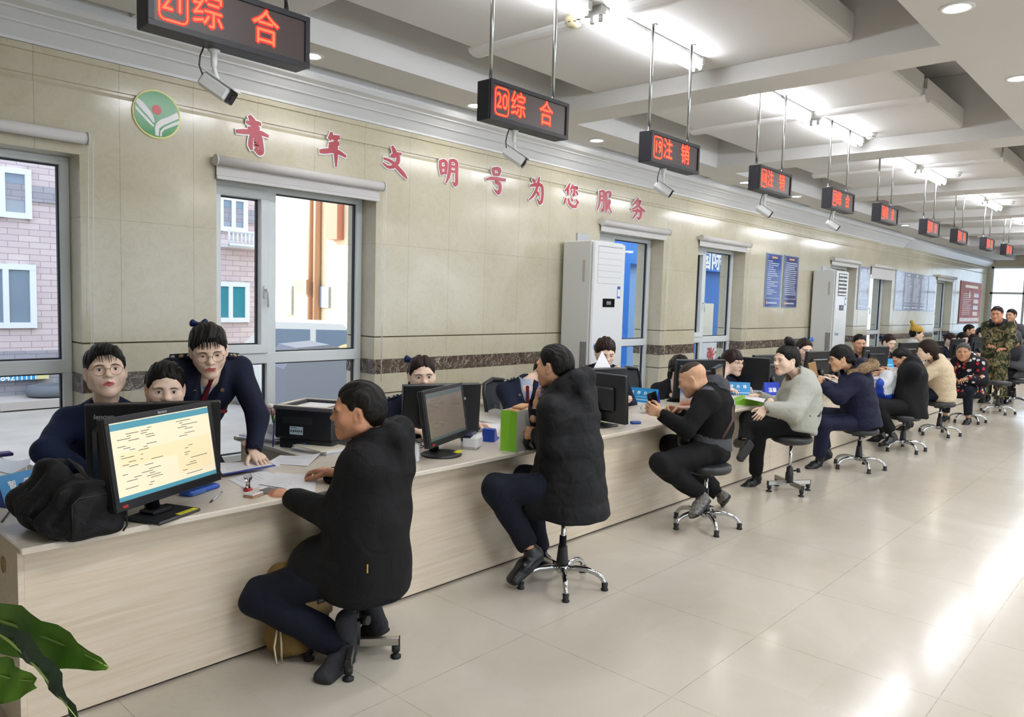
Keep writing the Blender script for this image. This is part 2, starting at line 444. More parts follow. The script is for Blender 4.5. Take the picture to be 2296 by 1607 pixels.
# ---- head in its own frame: +Y face, +X the person's right, +Z up, origin at mid head; wd widens, jw widens the jaw
def head_blob(wd=1.0, jw=1.0, nose=1.0, female=True, eyes=True, fat=0.0, mouth_open=0.0):
    b = Blob(); f = 0.92 if female else 1.0
    b.ell((0, -0.014, 0.035), (0.0745*wd, 0.094, 0.083), 0.02)
    b.ell((0, 0.022, -0.020), (0.0605*wd+fat*0.5, 0.066, 0.080), 0.04)
    for sx in (-1, 1):
        b.cap((sx*0.050*wd*jw, -0.002, -0.052), (sx*0.014, 0.064, -0.094), 0.022+fat, 0.017, 0.035)
        b.ell((sx*0.037*wd, 0.056, -0.022), (0.026+fat, 0.026, 0.028), 0.03)
        b.ell((sx*0.030, 0.077, 0.026), (0.026, 0.011, 0.010), 0.018)
    b.ell((0, 0.073, -0.092), (0.018, 0.017, 0.016), 0.025)
    for sx in (-1, 1):
        b.ell((sx*0.032, 0.094, 0.005), (0.019, 0.014, 0.0115), 0.016, sub=True)
        b.ell((sx*0.0315, 0.0735, 0.004), (0.0165, 0.0125, 0.0112), 0.007)
    b.cap((0, 0.083, 0.018), (0, 0.098*1.0, -0.018), 0.0085, 0.0095, 0.016)
    b.ell((0, 0.1005+0.004*nose, -0.0215), (0.0115*nose, 0.011, 0.0095), 0.010)
    for sx in (-1, 1): b.ell((sx*0.0125*nose, 0.092, -0.025), (0.0085, 0.011, 0.0075), 0.007)
    b.ell((0, 0.079, -0.055), (0.026, 0.016, 0.020), 0.02)
    for sx in (-1, 1):
        b.cap((0, 0.0945, -0.0515), (sx*0.022, 0.081, -0.0555), (0.0062), 0.003, 0.006, 1)
    b.cap((-0.013, 0.0905, -0.0625-mouth_open), (0.013, 0.0905, -0.0625-mouth_open), 0.0068, 0.0068, 0.008, 1)
    b.cap((-0.021, 0.097, -0.0567), (0.021, 0.097, -0.0567), 0.0032, 0.0032, 0.004, sub=True)
    for sx in (-1, 1):
        R = rotz(sx*0.35)
        b.ell((sx*0.0775*wd, -0.006, -0.004), (0.0085, 0.0185, 0.031), 0.008, 0, R)
        b.ell((sx*0.084*wd, 0.000, 0.000), (0.006, 0.010, 0.017), 0.005, 0, R, sub=True)
        b.ell((sx*0.075*wd, 0.002, -0.026), (0.0075, 0.010, 0.010), 0.008)
    return b
def head_basis(yaw, pitch=0.0, roll=0.0):
    """columns: person's right, face direction, up"""
    y, p, r = math.radians(yaw), math.radians(pitch), math.radians(roll)
    F = np.array([math.cos(y)*math.cos(p), math.sin(y)*math.cos(p), math.sin(p)])
    Rt = np.array([math.sin(y), -math.cos(y), 0.0]); U = np.cross(Rt, F)
    R2 = math.cos(r)*Rt+math.sin(r)*U; U2 = -math.sin(r)*Rt+math.cos(r)*U
    return np.stack([R2, F, U2], 1)
def pw(y, pts):
    xs = np.array([p[0] for p in pts]); zs = np.array([p[1] for p in pts]); o = np.argsort(xs)
    return np.interp(y, xs[o], zs[o])
HAIRLINE = {
 'short': [(0.12, .070), (0.075, .068), (0.055, .050), (0.040, .030), (0.028, -.006), (0.012, -.006), (0.006, .026), (-0.022, .026), (-0.034, -.030), (-0.060, -.066), (-0.12, -.070)],
 'shaved': [(0.12, .085), (0.075, .080), (0.04, .066), (0.0, .072), (-0.05, .080), (-0.12, .088)],
 'buzz': [(0.12, .072), (0.075, .070), (0.055, .052), (0.036, .020), (0.028, -.000), (0.012, -.000), (0.006, .022), (-0.022, .022), (-0.034, -.022), (-0.060, -.052), (-0.12, -.055)],
 'tied': [(0.12, .073), (0.075, .066), (0.058, .042), (0.046, .014), (0.034, -.012), (0.022, -.018), (0.012, .012), (-0.02, .010), (-0.032, -.036), (-0.060, -.066), (-0.12, -.068)],
 'side': [(0.12, .060), (0.075, .046), (0.058, .022), (0.046, -.012), (0.034, -.050), (0.022, -.066), (0.004, -.070), (-0.02, -.075), (-0.12, -.09)],
 'fringe': [(0.12, .034), (0.075, .026), (0.060, .016), (0.050, -.006), (0.036, -.022), (0.024, -.026), (0.014, .010), (-0.02, .010), (-0.032, -.05), (-0.12, -.072)],
}
def hair_parts(style, wd=1.0, thick=0.010, vox=0.004, extra=None, disp_amt=0.0022, seed=1, part=None):
    """scalp hair in the head frame plus extra solids (bun, tail)"""
    b = Blob(); b.ell((0, -0.014, 0.036), (0.0745*wd+thick, 0.094+thick*0.9, 0.083+thick), 0.01)
    if style != 'shaved': b.ell((0, -0.050, -0.010), (0.058*wd+thick, 0.058+thick*.6, 0.075), 0.04)
    pts = HAIRLINE[style]
    def post(D, X, Y, Z):
        zl = pw(Y, pts)+0.004*np.sin(X*130+seed)*np.cos(Y*60)
        if style in ('tied', 'short', 'buzz', 'side'): D = D+thick*0.85*np.exp(-np.maximum(Z-zl, 0)/0.022)
        return smax(D, zl-Z, 0.006)
    def disp(X, Y, Z):
        an = np.arctan2(Z-0.0, Y+0.02)
        d = disp_amt*(np.sin(X*330+3*np.sin(an*5+seed))*0.6+np.sin(X*140+an*3+seed*2))
        if part is not None: d = d+0.007*np.exp(-((X-part)/0.006)**2)*(Z > 0.06)
        return d
    out = [b.mesh(vox, disp, post)]
    if extra:
        e = Blob(); extra(e)
        sd = seed
        out.append(e.mesh(vox, lambda X, Y, Z: 0.003*np.sin(X*210+Z*90+sd)*np.sin(Y*170+Z*120)))
    return out
def strands(lst, rad=0.0017, seg=5):
    """tapering locks; lst of point lists in the head frame"""
    mb = MB()
    for P in lst:
        n = len(P); mb.tube(P, [rad*(0.5+0.9*math.sin(math.pi*(0.25+0.72*i/(n-1)))) if i < n-1 else rad*0.15 for i in range(n)], 0, seg)
    V = np.array(mb.v); F = np.array([f if len(f) == 4 else tuple(f[:4]) for f in mb.f if len(f) >= 4])
    return V, F, np.zeros(len(F), int)
def bangs(n=24, z0=0.078, z1=0.024, spread=0.052, seed=3, gap=None):
    rnd = random.Random(seed); L = []
    for i in range(n):
        x = -spread+2*spread*i/(n-1)+rnd.uniform(-.004, .004)
        if gap and gap[0] < x < gap[1]: continue
        y = 0.083*math.sqrt(max(0.05, 1-(x/0.082)**2)); e = z1+rnd.uniform(-.010, .010)
        L.append([(x*0.85, y*0.93, z0+0.006), (x*0.95, y*0.99+0.004, z0-0.006), (x, y+0.0085, (z0+e)/2), (x*1.03+rnd.uniform(-.003, .003), y+0.008, e)])
    return L

# ---- hand in its own frame: wrist at origin, +Y along the hand, +Z back of the hand, +X thumb side (right hand palm down: mirrored for the left)
_hands = {}
POSES = {'flat': ((0.10, 0.14, 0.08), 0.05), 'rest': ((0.35, 0.50, 0.30), 0.15), 'curl': ((0.70, 0.95, 0.55), 0.35), 'grip': ((0.55, 1.15, 0.75), 0.55), 'fist': ((1.15, 1.45, 0.9), 0.8)}
def hand_geo(pose, vox=0.003):
    k = (pose, vox)
    if k in _hands: return _hands[k]
    c, th = POSES[pose]; b = Blob()
    b.cap((0, -0.085, 0), (0, 0.005, 0), (0.029, 0.023), (0.026, 0.018), 0.02, 0, (1, 0, 0))
    b.cap((0.002, 0.012, 0), (0.0, 0.068, 0.001), (0.028, 0.0155), (0.039, 0.0125), 0.02, 0, (1, 0, 0))
    bx = (0.0315, 0.0105, -0.0105, -0.0300); ln = (0.072, 0.080, 0.074, 0.058); yb = (0.082, 0.087, 0.083, 0.074)
    for i in range(4):
        p = np.array([bx[i], yb[i], 0.001]); a = 0.0; r = 0.0092-0.0008*abs(i-1); sp = (0.10, 0.02, -0.06, -0.14)[i]*(1.0 if pose in ('flat', 'rest') else 0.25)
        b.cap((bx[i]*0.8, 0.045, 0.001), p, 0.0105, 0.0100, 0.012)
        for j, fr in enumerate((0.44, 0.31, 0.25)):
            a += c[j]*(1.0+0.10*(i-1)); d = np.array([math.sin(sp)*math.cos(a), math.cos(sp)*math.cos(a), -math.sin(a)])
            q = p+d*ln[i]*fr; b.cap(p, q, r, r*0.91, 0.0035); p = q; r *= 0.91
    p = np.array([0.022, 0.022, -0.004]); d = nrm((0.80-0.45*th, 0.62, -0.15-1.0*th)); r = 0.0135
    for j, l in enumerate((0.040, 0.032, 0.026)):
        q = p+d*l; b.cap(p, q, r, r*0.86, 0.008 if j == 0 else 0.0035); p = q; r *= 0.86
        d = nrm(d+np.array([-0.22-0.25*th, 0.22, -0.12*th]))
    _hands[k] = b.mesh(vox); return _hands[k]
def hand_at(wrist, direction, back, left, pose='rest', vox=0.003, s=1.0):
    V, F, M = hand_geo(pose, vox); d = nrm(direction); bk = np.asarray(back, float); bk = nrm(bk-d*(bk@d)); x = np.cross(d, bk)  # right-handed x
    V = V*s
    if left: V = V*[-1, 1, 1]; F = F[:, ::-1]
    # for a right hand (palm down, fingers ahead) the thumb is on the left = -x
    V = V*[-1, 1, 1]; F = F[:, ::-1]
    return V@np.stack([x, d, bk], 0)+np.asarray(wrist), F, M
def ik(S, W, l1, l2, hint):
    S = np.asarray(S, float); W = np.asarray(W, float); v = W-S; d = np.linalg.norm(v)
    if d > l1+l2-1e-3: W = S+v/d*(l1+l2-1e-3); v = W-S; d = l1+l2-1e-3
    a = (l1*l1-l2*l2+d*d)/(2*d); h = math.sqrt(max(0, l1*l1-a*a)); u = v/d; hn = np.asarray(hint, float); hn = nrm(hn-u*(hn@u))
    return S+u*a+hn*h, W
# ---- shoes in their own frame: heel at origin on the ground, +Y toe
_shoes = {}
def shoe_geo(kind):
    if kind in _shoes: return _shoes[kind]
    b = Blob()
    if kind == 'boot':
        b.cap((0, 0.045, 0.05), (0, 0.050, 0.19), (0.040, 0.048), (0.043, 0.052), 0.02, 0, (1, 0, 0))
    else:
        b.cap((0, 0.045, 0.04), (0, 0.055, 0.085), (0.036, 0.044), (0.034, 0.040), 0.02, 0, (1, 0, 0))
    b.cap((0, 0.045, 0.040), (0, 0.130, 0.040), (0.037, 0.034), (0.042, 0.036), 0.02, 0, (1, 0, 0))
    b.cap((0, 0.130, 0.038), (0.004, 0.225, 0.028), (0.043, 0.034), (0.038, 0.022), 0.02, 0, (1, 0, 0))
    for y0, y1, w0, w1 in ((0.035, 0.12, 0.036, 0.042), (0.12, 0.225, 0.043, 0.040)):
        b.cap((0, y0, 0.010), (0.002, y1, 0.010), (w0+0.004, 0.013), (w1+0.004, 0.013), 0.012, 1, (1, 0, 0))
    b.half((0, 0, 0.0), (0, 0, -1))
    _shoes[kind] = b.mesh(0.006); return _shoes[kind]
def placed(geo, o, x, y, z, s=1.0):
    V, F, M = geo; return V*s@np.stack([x, y, z], 0)+np.asarray(o), F, M
def person(label, P, N, yaw, H, hy, hp=0, hr=0, s=1.0, female=False, skin=None, lip=None, hs=1.0,
           head={}, hair=None, hairmat=None, glasses=None, eyes=True, brows=True,
           arms=None, legs=None, top=None, trousers=None, shoes=None, extra=None, vox=0.009, hvox=0.0035, group=None, sh=None, base_z=0.0,
           lashes=True, open_eye=1.0, shrug=0.0):
    """P pelvis, N base of the neck, H mid head (world points); yaw torso facing, hy/hp/hr head direction in degrees.
    arms: {'L':(elbow, wrist, hand_dir, back_dir, pose), 'R':...}; legs: {'L':(knee, ankle, toe), ...}"""
    P, N, H = [np.asarray(a, float) for a in (P, N, H)]
    y = math.radians(yaw); fw = np.array([math.cos(y), math.sin(y), 0]); rt = np.array([math.sin(y), -math.cos(y), 0]); up = nrm(N-P)
    fr = nrm(np.cross(up, rt))
    B = head_basis(hy, hp, hr)
    J = dict(P=P, N=N, H=H, fw=fw, rt=rt, up=up, fr=fr, B=B, s=s)
    sw = (0.165 if female else 0.185)*s if sh is None else sh
    for k, sg in (('L', -1), ('R', 1)):
        J['S'+k] = N-up*0.075*s+rt*sg*sw+fr*0.012+np.array([0, 0, shrug])
        J['hip'+k] = P+rt*sg*0.088*s
    arms = dict(arms or {})
    for k, a in list(arms.items()):
        if isinstance(a, dict):
            W = np.asarray(a['W'], float)
            if 'E' in a: E = np.asarray(a['E'], float)
            else: E, W = ik(J['S'+k], W, 0.285*s, 0.25*s, a.get('hint', rt*(1 if k == 'R' else -1)*0.7-up-fw*0.3))
            arms[k] = (E, W, a.get('d', nrm(W-E)), a.get('b', (0, 0, 1)), a.get('pose', 'rest'))
    legs = dict(legs or {})
    if legs.get('seat'):
        zf = 0.0
        legs = {k: (J['hip'+k]+fw*0.40*s+np.array([0, 0, .01])+rt*sg*0.03, np.array([*(P+fw*0.36*s+rt*sg*0.10)[:2], 0.09]), np.array([*(P+fw*0.55*s+rt*sg*0.11)[:2], 0.03])) for k, sg in (('L', -1), ('R', 1))}
    base = np.array([P[0], P[1], base_z])
    skin = skin or (SK_F() if female else SK_M()); lip = lip or (LIP_F() if female else LIP_N())
    # ------- body: one mesh
    hb = head_blob(female=female, **head)
    # neck and upper chest in the head frame
    def tol(p): return (np.asarray(p)-H)@B/hs
    nb = tol(N); nk = (0.046 if female else 0.056)*s
    hb.cap((0, -0.022, -0.045), nb*0.75+np.array([0, -0.022, -0.045])*0.25, (nk, nk*1.05), (nk*1.02, nk*1.08), 0.03, 0, (1, 0, 0))
    hb.cap(nb*0.75+np.array([0, -0.022, -0.045])*0.25, tol(N-up*0.05*s+fr*0.02), nk*1.02, nk*1.35, 0.03)
    V, F, M = hb.mesh(hvox)
    V = relax(V, F, 1, 0.35)
    cen = V[F].mean(1); lz = -0.0575; M = np.where(M == 1, 0, M)
    lipm = (cen[:, 1] > 0.07) & ((cen[:, 0]/0.0235)**2+((cen[:, 2]-lz+np.where(cen[:, 2] > lz, 0.10*np.abs(cen[:, 0]), 0))/np.where(cen[:, 2] > lz, 0.0085, 0.0105))**2 < 1)
    M = np.where(lipm, 1, M).astype(np.int8)
    def surf(x, z):
        q = (np.abs(V[:, 0]-x) < 0.0035) & (np.abs(V[:, 2]-z) < 0.0035)
        return float(V[q, 1].max()) if q.any() else 0.085
    parts = [(V*hs@B.T+H, F, M)]
    core = Blob()
    core.cap(P, P*0.5+N*0.5, (0.12*s, 0.085*s), (0.115*s, 0.08*s), 0.04, 0, rt); core.cap(P*0.5+N*0.5, N-up*0.06, (0.115*s, 0.08*s), (0.08*s, 0.05*s), 0.04, 0, rt)
    core.cap(J['SL'], J['SR'], 0.04*s, 0.04*s, 0.04)
    core.cap(N-up*0.08, N, 0.045*s, 0.04*s, 0.03)
    for k, a in arms.items():
        core.cap(J['S'+k], a[0], 0.04*s, 0.033*s, 0.03); core.cap(a[0], a[1]-nrm(a[1]-a[0])*0.03, 0.033*s, 0.024*s, 0.02)
    for k, l in legs.items():
        core.cap(J['hip'+k], l[0], 0.062*s, 0.045*s, 0.03); core.cap(l[0], l[1], 0.045*s, 0.033*s, 0.03)
    parts.append(core.mesh(max(0.013, vox)))
    for k, a in arms.items():
        if len(a) > 2 and a[2] is not None:
            parts.append(hand_at(a[1], a[2], a[3], k == 'L', a[4], 0.003 if vox < 0.011 else 0.0045, s*(0.93 if female else 1.02)))
    body = grown('person', parts, [skin, lip], None, base); body.location = tuple(base)
    tag(body, label, 'person', group)
    def sub(name, pts, mats, parent=body): return grown(name, pts, mats, parent, base)
    def hd(p): return np.asarray(p, float)*hs@B.T+H
    J['hd'] = hd; J['sub'] = sub; J['body'] = body; J['base'] = base; J['arms'] = arms; J['legs'] = legs
    # ------- eyes and brows
    if eyes:
        for sg in (-1, 1):
            mb = MB()
            for (c, r, mi, sc) in (((sg*0.0315, 0.0802, 0.0040), (0.0140, 0.0064, 0.0050*open_eye), 0, 1), ((sg*0.0312, 0.0840, 0.0040), (0.0062, 0.0034, 0.0050*open_eye), 1, 1)):
                prof = [(math.sin(math.pi*i/8), -math.cos(math.pi*i/8)) for i in range(9)]
                vb = MB(); vb.lathe(prof, (0, 0, 0), 0, 14); Vv = np.array(vb.v)*r+np.array(c)
                mb.add(hd(Vv)-base, vb.f, mi, True)
            if lashes:
                L = [hd((sg*(0.0315+dx), 0.0815+dy, 0.0040+dz))-base for dx, dy, dz in ((-.0145, -.003, .0005), (-.008, .0035, .0048*open_eye+.0008), (0, .0050, .0062*open_eye+.0008), (.008, .0025, .0052*open_eye+.0008), (.0150, -.006, .0012))]
                mb.tube(L, [.0006, .0013, .0015, .0014, .0007], 1, 5)
            mb.build('eye', [EYEW(), EYED()], body)
    if brows:
        for sg in (-1, 1):
            mb = MB(); L = [hd((sg*x, surf(sg*x, z)+.0006, z))-base for x, z in ((.012, .0205), (.021, .0245), (.031, .0262), (.040, .0245), (.047, .0200))]
            mb.tube(L, [.0018, .0030, .0031, .0025, .0008] if not female else [.0010, .0019, .0020, .0016, .0006], 0, 6); mb.build('eyebrow', hairmat or hair_mat('hair black', '#15110F', '#3A312C'), body)
    if hair:
        hp_ = [(v*hs@B.T+H, f, m) for v, f, m in hair]
        sub('hair', hp_, [hairmat or hair_mat('hair black', '#15110F', '#3A312C')])
    if glasses:
        mb = MB(); r = 0.0215
        for sg in (-1, 1):
            pts = [hd((sg*0.0325+r*1.12*math.cos(q), 0.0985-0.10*abs(r*math.cos(q)*sg+0.0)*(1 if sg*math.cos(q) > 0 else 0.1), 0.000+r*math.sin(q)))-base for q in np.linspace(0, 2*math.pi, 25)]
            mb.tube(pts, 0.0011, 0, 6, False)
            mb.tube([hd(p)-base for p in ((sg*0.0565, 0.094, 0.006), (sg*0.071, 0.080, 0.008), (sg*0.0785, 0.01, 0.010))], 0.0011, 0, 6)
        mb.tube([hd((-0.0095, 0.0995, 0.004))-base, hd((0, 0.1015, 0.008))-base, hd((0.0095, 0.0995, 0.004))-base], 0.0011, 0, 6)
        mb.build('glasses', glasses, body)
    # ------- clothes
    if top: wear_top(J, sub, vox, **top)
    if trousers and legs: wear_trousers(J, sub, vox, **trousers)
    if shoes and legs:
        kind, mats = shoes
        for k, l in legs.items():
            K, A, T = l; fd = nrm(T-A); fd_h = nrm(fd*[1, 1, 1]); u = nrm(A-T*0-(A-(A-K))*0) if False else None
            shin = nrm(K-A); yv = fd; zv = nrm(shin-yv*(shin@yv)); xv = np.cross(yv, zv)
            o = A-yv*0.055*s-zv*0.085*s
            if abs(yv[2]) < 0.12: # flat on the floor
                yv = nrm(yv*[1, 1, 0]); zv = np.array([0, 0, 1.0]); xv = np.cross(yv, zv); o = A-yv*0.055*s; o[2] = max(A[2]-0.085*s, 0.001)
            sub('boot' if kind == 'boot' else 'shoe', [placed(shoe_geo(kind), o, xv, yv, zv, s*(0.93 if female else 1.05))], mats)
    if extra: extra(J, sub)
    return body

def quilt(a, u, pitch, amt, ph=0.0):
    a = np.asarray(a); u = nrm(u)
    return lambda X, Y, Z: -amt*(np.abs(np.sin(math.pi*((X-a[0])*u[0]+(Y-a[1])*u[1]+(Z-a[2])*u[2])/pitch+ph))**0.6-0.5)
def crease(amt=0.005, k=26, seed=0.0):
    def f(X, Y, Z):
        return amt*(np.sin(X*k+2*np.sin(Z*k*.45+seed)+seed)*np.sin(Y*k*.8+1.5*np.sin(X*k*.5)+seed*2)+0.6*np.sin(Z*k*1.3+2*np.sin((X+Y)*k*.6)+seed))
    return f
def wear_top(J, sub, vox, kind='jacket', m=None, bulk=0.02, belly=0.0, hem=None, collar=0.07, collar_r=None, hood=False, cuff=None, disp=None, name=None, fn=None, sl=1.0, shoulder=None, mats=None, open_v=False):
    P, N, rt, up, fr, s = J['P'], J['N'], J['rt'], J['up'], J['fr'], J['s']; b = Blob(); k = 0.05
    mid = P*0.55+N*0.45-fr*0.015*s; ch = P*0.25+N*0.75-fr*0.005
    b.cap(P, mid, (0.165*s+bulk, 0.125*s+bulk+belly), (0.150*s+bulk, 0.115*s+bulk+belly), k, 0, rt)
    b.cap(mid, ch, (0.150*s+bulk, 0.115*s+bulk+belly), (0.160*s+bulk, 0.115*s+bulk), k, 0, rt)
    b.cap(ch, N-up*0.045*s, (0.160*s+bulk, 0.112*s+bulk), (0.10*s+bulk, 0.060*s+bulk*.7), k, 0, rt)
    r_sh = (0.056*s+bulk*0.8) if shoulder is None else shoulder
    b.cap(J['SL'], J['SR'], r_sh, r_sh, 0.05)
    b.cap(N-up*0.06*s, N-up*0.005, (0.085*s+bulk*.5, 0.065*s+bulk*.5), (0.062*s+bulk*.4, 0.058*s+bulk*.4), 0.05, 0, rt)
    if hem:
        hem(b, J, bulk)
    for kx, a in J['arms'].items():
        E, W = a[0], a[1]; d = nrm(W-E); we = W-d*0.012*s; S = J['S'+kx]
        b.cap(S, E, (0.055*s+bulk*.8*sl), (0.046*s+bulk*.75*sl), 0.03)
        b.cap(E, we, (0.046*s+bulk*.75*sl), (0.034*s+bulk*.45*sl), 0.025)
        if cuff:
            b.cap(we-d*0.05, we, (0.036*s+bulk*.5*sl), (0.037*s+bulk*.5*sl), 0.006, 1)
            b.cap(we+d*0.012, we+d*0.09, 0.033*s+bulk*.4, 0.05*s+bulk*.4, 0.004, sub=True)
        else:
            b.cap(we+d*0.014, we+d*0.09, 0.030*s+bulk*.35, 0.05*s+bulk*.35, 0.006, sub=True)
    if collar:
        cr = (0.066*s+bulk*.5) if collar_r is None else collar_r
        nd = nrm((J['H']-J['B'][:, 2]*0.09-J['B'][:, 1]*0.02)-N)
        b.cap(N-nd*0.03, N+nd*collar, cr+0.006, cr, 0.02)
        b.cap(N+nd*0.0, N+nd*(collar+0.15), cr-0.017, cr-0.004, 0.006, sub=True)
    if hood:
        hz = 0.0 if hood is True else hood
        pts_ = [N+rt*sx*(0.105*s)+fr*fy*s+up*uz for sx, fy, uz in ((1, .055, -.025), (1.08, -.02, .015+hz*.5), (.75, -.085, .035+hz), (0, -.115, .045+hz), (-.75, -.085, .035+hz), (-1.08, -.02, .015+hz*.5), (-1, .055, -.025))]
        for p_, q_ in zip(pts_[:-1], pts_[1:]): b.cap(p_, q_, 0.042+hz*.25, 0.042+hz*.25, 0.02)
        b.cap(N-fr*(0.105*s+bulk*.4)+up*.02, N-fr*(0.125*s+bulk*.5)-up*.12, (.115*s, .045), (.075*s, .030), 0.03, 0, rt)
    if fn: fn(b, J)
    V, F, M = b.mesh(vox, disp)
    return sub(name or kind, [(relax(V, F, 2, 0.4), F, M)], mats or [m, m])
def wear_trousers(J, sub, vox, m=None, bulk=0.012, cuff_r=None, disp=None, seat=True, name='trousers', fn=None):
    P, s, rt, up, fr = J['P'], J['s'], J['rt'], J['up'], J['fr']; b = Blob()
    b.ell(P+up*0.0, (0.165*s+bulk, 0.125*s+bulk, 0.12*s), 0.05, 0, np.stack([rt, fr, up], 1))
    for k, l in J['legs'].items():
        K, A, T = l
        b.cap(J['hip'+k], K, 0.080*s+bulk, 0.058*s+bulk, 0.03)
        e = A+nrm(K-A)*0.01
        b.cap(K, e, 0.058*s+bulk, (0.040*s+bulk*1.2) if cuff_r is None else cuff_r, 0.03)
        b.cap(e-nrm(K-A)*0.012, e-nrm(K-A)*0.09, 0.05*s+bulk, 0.06*s+bulk, 0.006, sub=True)
    if fn: fn(b, J)
    V, F, M = b.mesh(vox, disp)
    return sub(name, [(relax(V, F, 2, 0.4), F, M)], [m, m])
# ---------------------------------------------------------------- setting: floor, walls, windows, ceiling
YW, YO = 4.75, 5.12           # inner and outer face of the window wall
XE = 25.6                      # far end wall
WIN = [(0.22, 1.512), (2.314, 3.587), (6.496, 7.775), (8.596, 9.918), (13.15, 14.46), (15.25, 16.62), (20.05, 21.65)]
HEAD, SILL = 2.36, 0.42
WHITE_L = mat('plaster white', '#D8D6D3', 0.75, vary=(1.2, 0.03))

def marble_wall():
    g = NG('beige marble wall', 0.16, 0.5)
    n1 = g.noise(1.6, 6, None, 0.55, 0.8); n2 = g.noise(9, 8, None, 0.65, 1.5)
    base = g.ramp(n1, [(0.30, s2l('#BAB298')), (0.55, s2l('#C3BCA4')), (0.8, s2l('#CEC8B4'))])
    vein = g.ramp(n2, [(0.40, (0, 0, 0)), (0.50, (1, 1, 1)), (0.60, (0, 0, 0))])
    c = g.mix(g.math('MULTIPLY', vein, 0.14), base, s2l('#E4DECD'))
    sp = g.n('SeparateXYZ', {'Vector': g.tc.outputs['Object']})
    # tile joints: one upright joint every 0.43-0.56 m, level joints at 2.013
    fx = g.math('ABSOLUTE', g.math('SUBTRACT', g.math('FRACT', g.math('DIVIDE', g.math('ADD', sp.outputs[0], 0.02), 0.437)), 0.5))
    jx = g.math('GREATER_THAN', fx, 0.4955)
    jz = g.math('LESS_THAN', g.math('ABSOLUTE', g.math('SUBTRACT', sp.outputs[2], 2.013)), 0.0016)
    j = g.math('MAXIMUM', jx, jz)
    cell = g.n('TexWhiteNoise', {'Vector': g.n('CombineXYZ', {0: g.math('FLOOR', g.math('ADD', g.math('DIVIDE', g.math('ADD', sp.outputs[0], 0.02), 0.437), 0.5)), 1: g.math('GREATER_THAN', sp.outputs[2], 2.013)})})
    c = g.mix(g.math('MULTIPLY', cell.outputs[0], 0.10), c, s2l('#B7AF9C'))
    g.color(g.mix(g.math('MULTIPLY', j, 0.45), c, s2l('#7C7257')))
    g.set(g.b.inputs['Roughness'], g.ramp(n2, [(0.3, (0.10,)*3), (0.7, (0.20,)*3)]))
    return g.m
def brown_marble():
    g = NG('brown veined marble', 0.14, 0.5)
    n = g.noise(14, 8, None, 0.7, 1.2); v = g.noise(5, 6, None, 0.6, 3.0)
    c = g.ramp(n, [(0.3, s2l('#3A3029')), (0.55, s2l('#5E5145')), (0.75, s2l('#84776A'))])
    g.color(g.mix(g.ramp(v, [(0.485, (0, 0, 0)), (0.5, (.8, .8, .8)), (0.515, (0, 0, 0))]), c, s2l('#D8CFC2')))
    return g.m
def floor_mat():
    g = NG('polished beige floor', 0.1, 0.38)
    n1 = g.noise(0.9, 6, None, 0.6, 1.0); n2 = g.noise(7, 7, None, 0.7, 1.2)
    sp = g.n('SeparateXYZ', {'Vector': g.tc.outputs['Object']})
    T = 0.8
    def fr(s, o): return g.math('ABSOLUTE', g.math('SUBTRACT', g.math('FRACT', g.math('DIVIDE', g.math('ADD', s, o), T)), 0.5))
    j = g.math('GREATER_THAN', g.math('MAXIMUM', fr(sp.outputs[0], 0.13+0.4), fr(sp.outputs[1], 0.1)), 0.4975)
    cell = g.n('TexWhiteNoise', {'Vector': g.n('CombineXYZ', {0: g.math('FLOOR', g.math('ADD', g.math('DIVIDE', g.math('ADD', sp.outputs[0], 0.53), T), 0.5)), 1: g.math('FLOOR', g.math('ADD', g.math('DIVIDE', g.math('ADD', sp.outputs[1], 0.1), T), 0.5))})})
    base = g.ramp(n1, [(0.3, s2l('#BDB6A8')), (0.6, s2l('#C8C2B6')), (0.8, s2l('#D2CDC3'))])
    base = g.mix(g.math('MULTIPLY', cell.outputs[0], 0.22), base, s2l('#B3AA9A'))
    cr = g.noise(2.3, 9, None, 0.7, 2.5)
    crack = g.ramp(cr, [(0.496, (0, 0, 0)), (0.5, (1, 1, 1)), (0.504, (0, 0, 0))])
    crm = g.math('MULTIPLY', crack, g.ramp(g.noise(1.1, 2), [(0.52, (0, 0, 0)), (0.66, (1, 1, 1))]))
    base = g.mix(g.math('MULTIPLY', crm, 0.5), base, s2l('#8F8470'))
    worn = g.math('MULTIPLY', j, g.ramp(n2, [(0.35, (.15,)*3), (0.6, (.7,)*3)]))
    g.color(g.mix(worn, base, s2l('#8B7F68')))
    g.set(g.b.inputs['Roughness'], g.ramp(n2, [(0.3, (0.12,)*3), (0.75, (0.21,)*3)]))
    g.bump(g.noise(1.7, 2), 0.02, 0.02)
    return g.m
M_WALL, M_BROWN, M_FLOOR = marble_wall(), brown_marble(), floor_mat()

struct(MB().box((-4, -8.5, -0.15), (XE+0.4, YO, 0)).build('floor', M_FLOOR))
mb = MB()
# piers between the windows: stacked courses with shadow gaps, and the continuous lintel zone above them
def courses(x0, x1, z0, z1):
    zs = [0.0, 0.842, 0.997, 1.112, 1.289, 2.36]
    for i in range(5):
        a, b = zs[i], zs[i+1]
        if a >= z1 or b <= z0: continue
        a, b = max(a, z0), min(b, z1); band = (i == 2)
        g0 = 0.0 if a in (0.0, z0) or i in (2, 3) else 0.005
        e = 0.003 if band else (0.010 if i == 1 else 0.0)
        mb.box((x0-(0.002 if band else 0), YW-e, a+g0), (x1+(0.002 if band else 0), YO-0.005, b-(0.005 if i in (0, 3) else 0)), 1 if band else 0)
    mb.box((x0+0.008, YW+0.012, z0), (x1-0.008, YO-0.01, z1), 2)
xs = [-4.0]+[v for w in WIN for v in w]+[XE]
for i in range(0, len(xs), 2): courses(xs[i], xs[i+1], 0, HEAD)
for w in WIN: courses(w[0], w[1], 0, SILL)
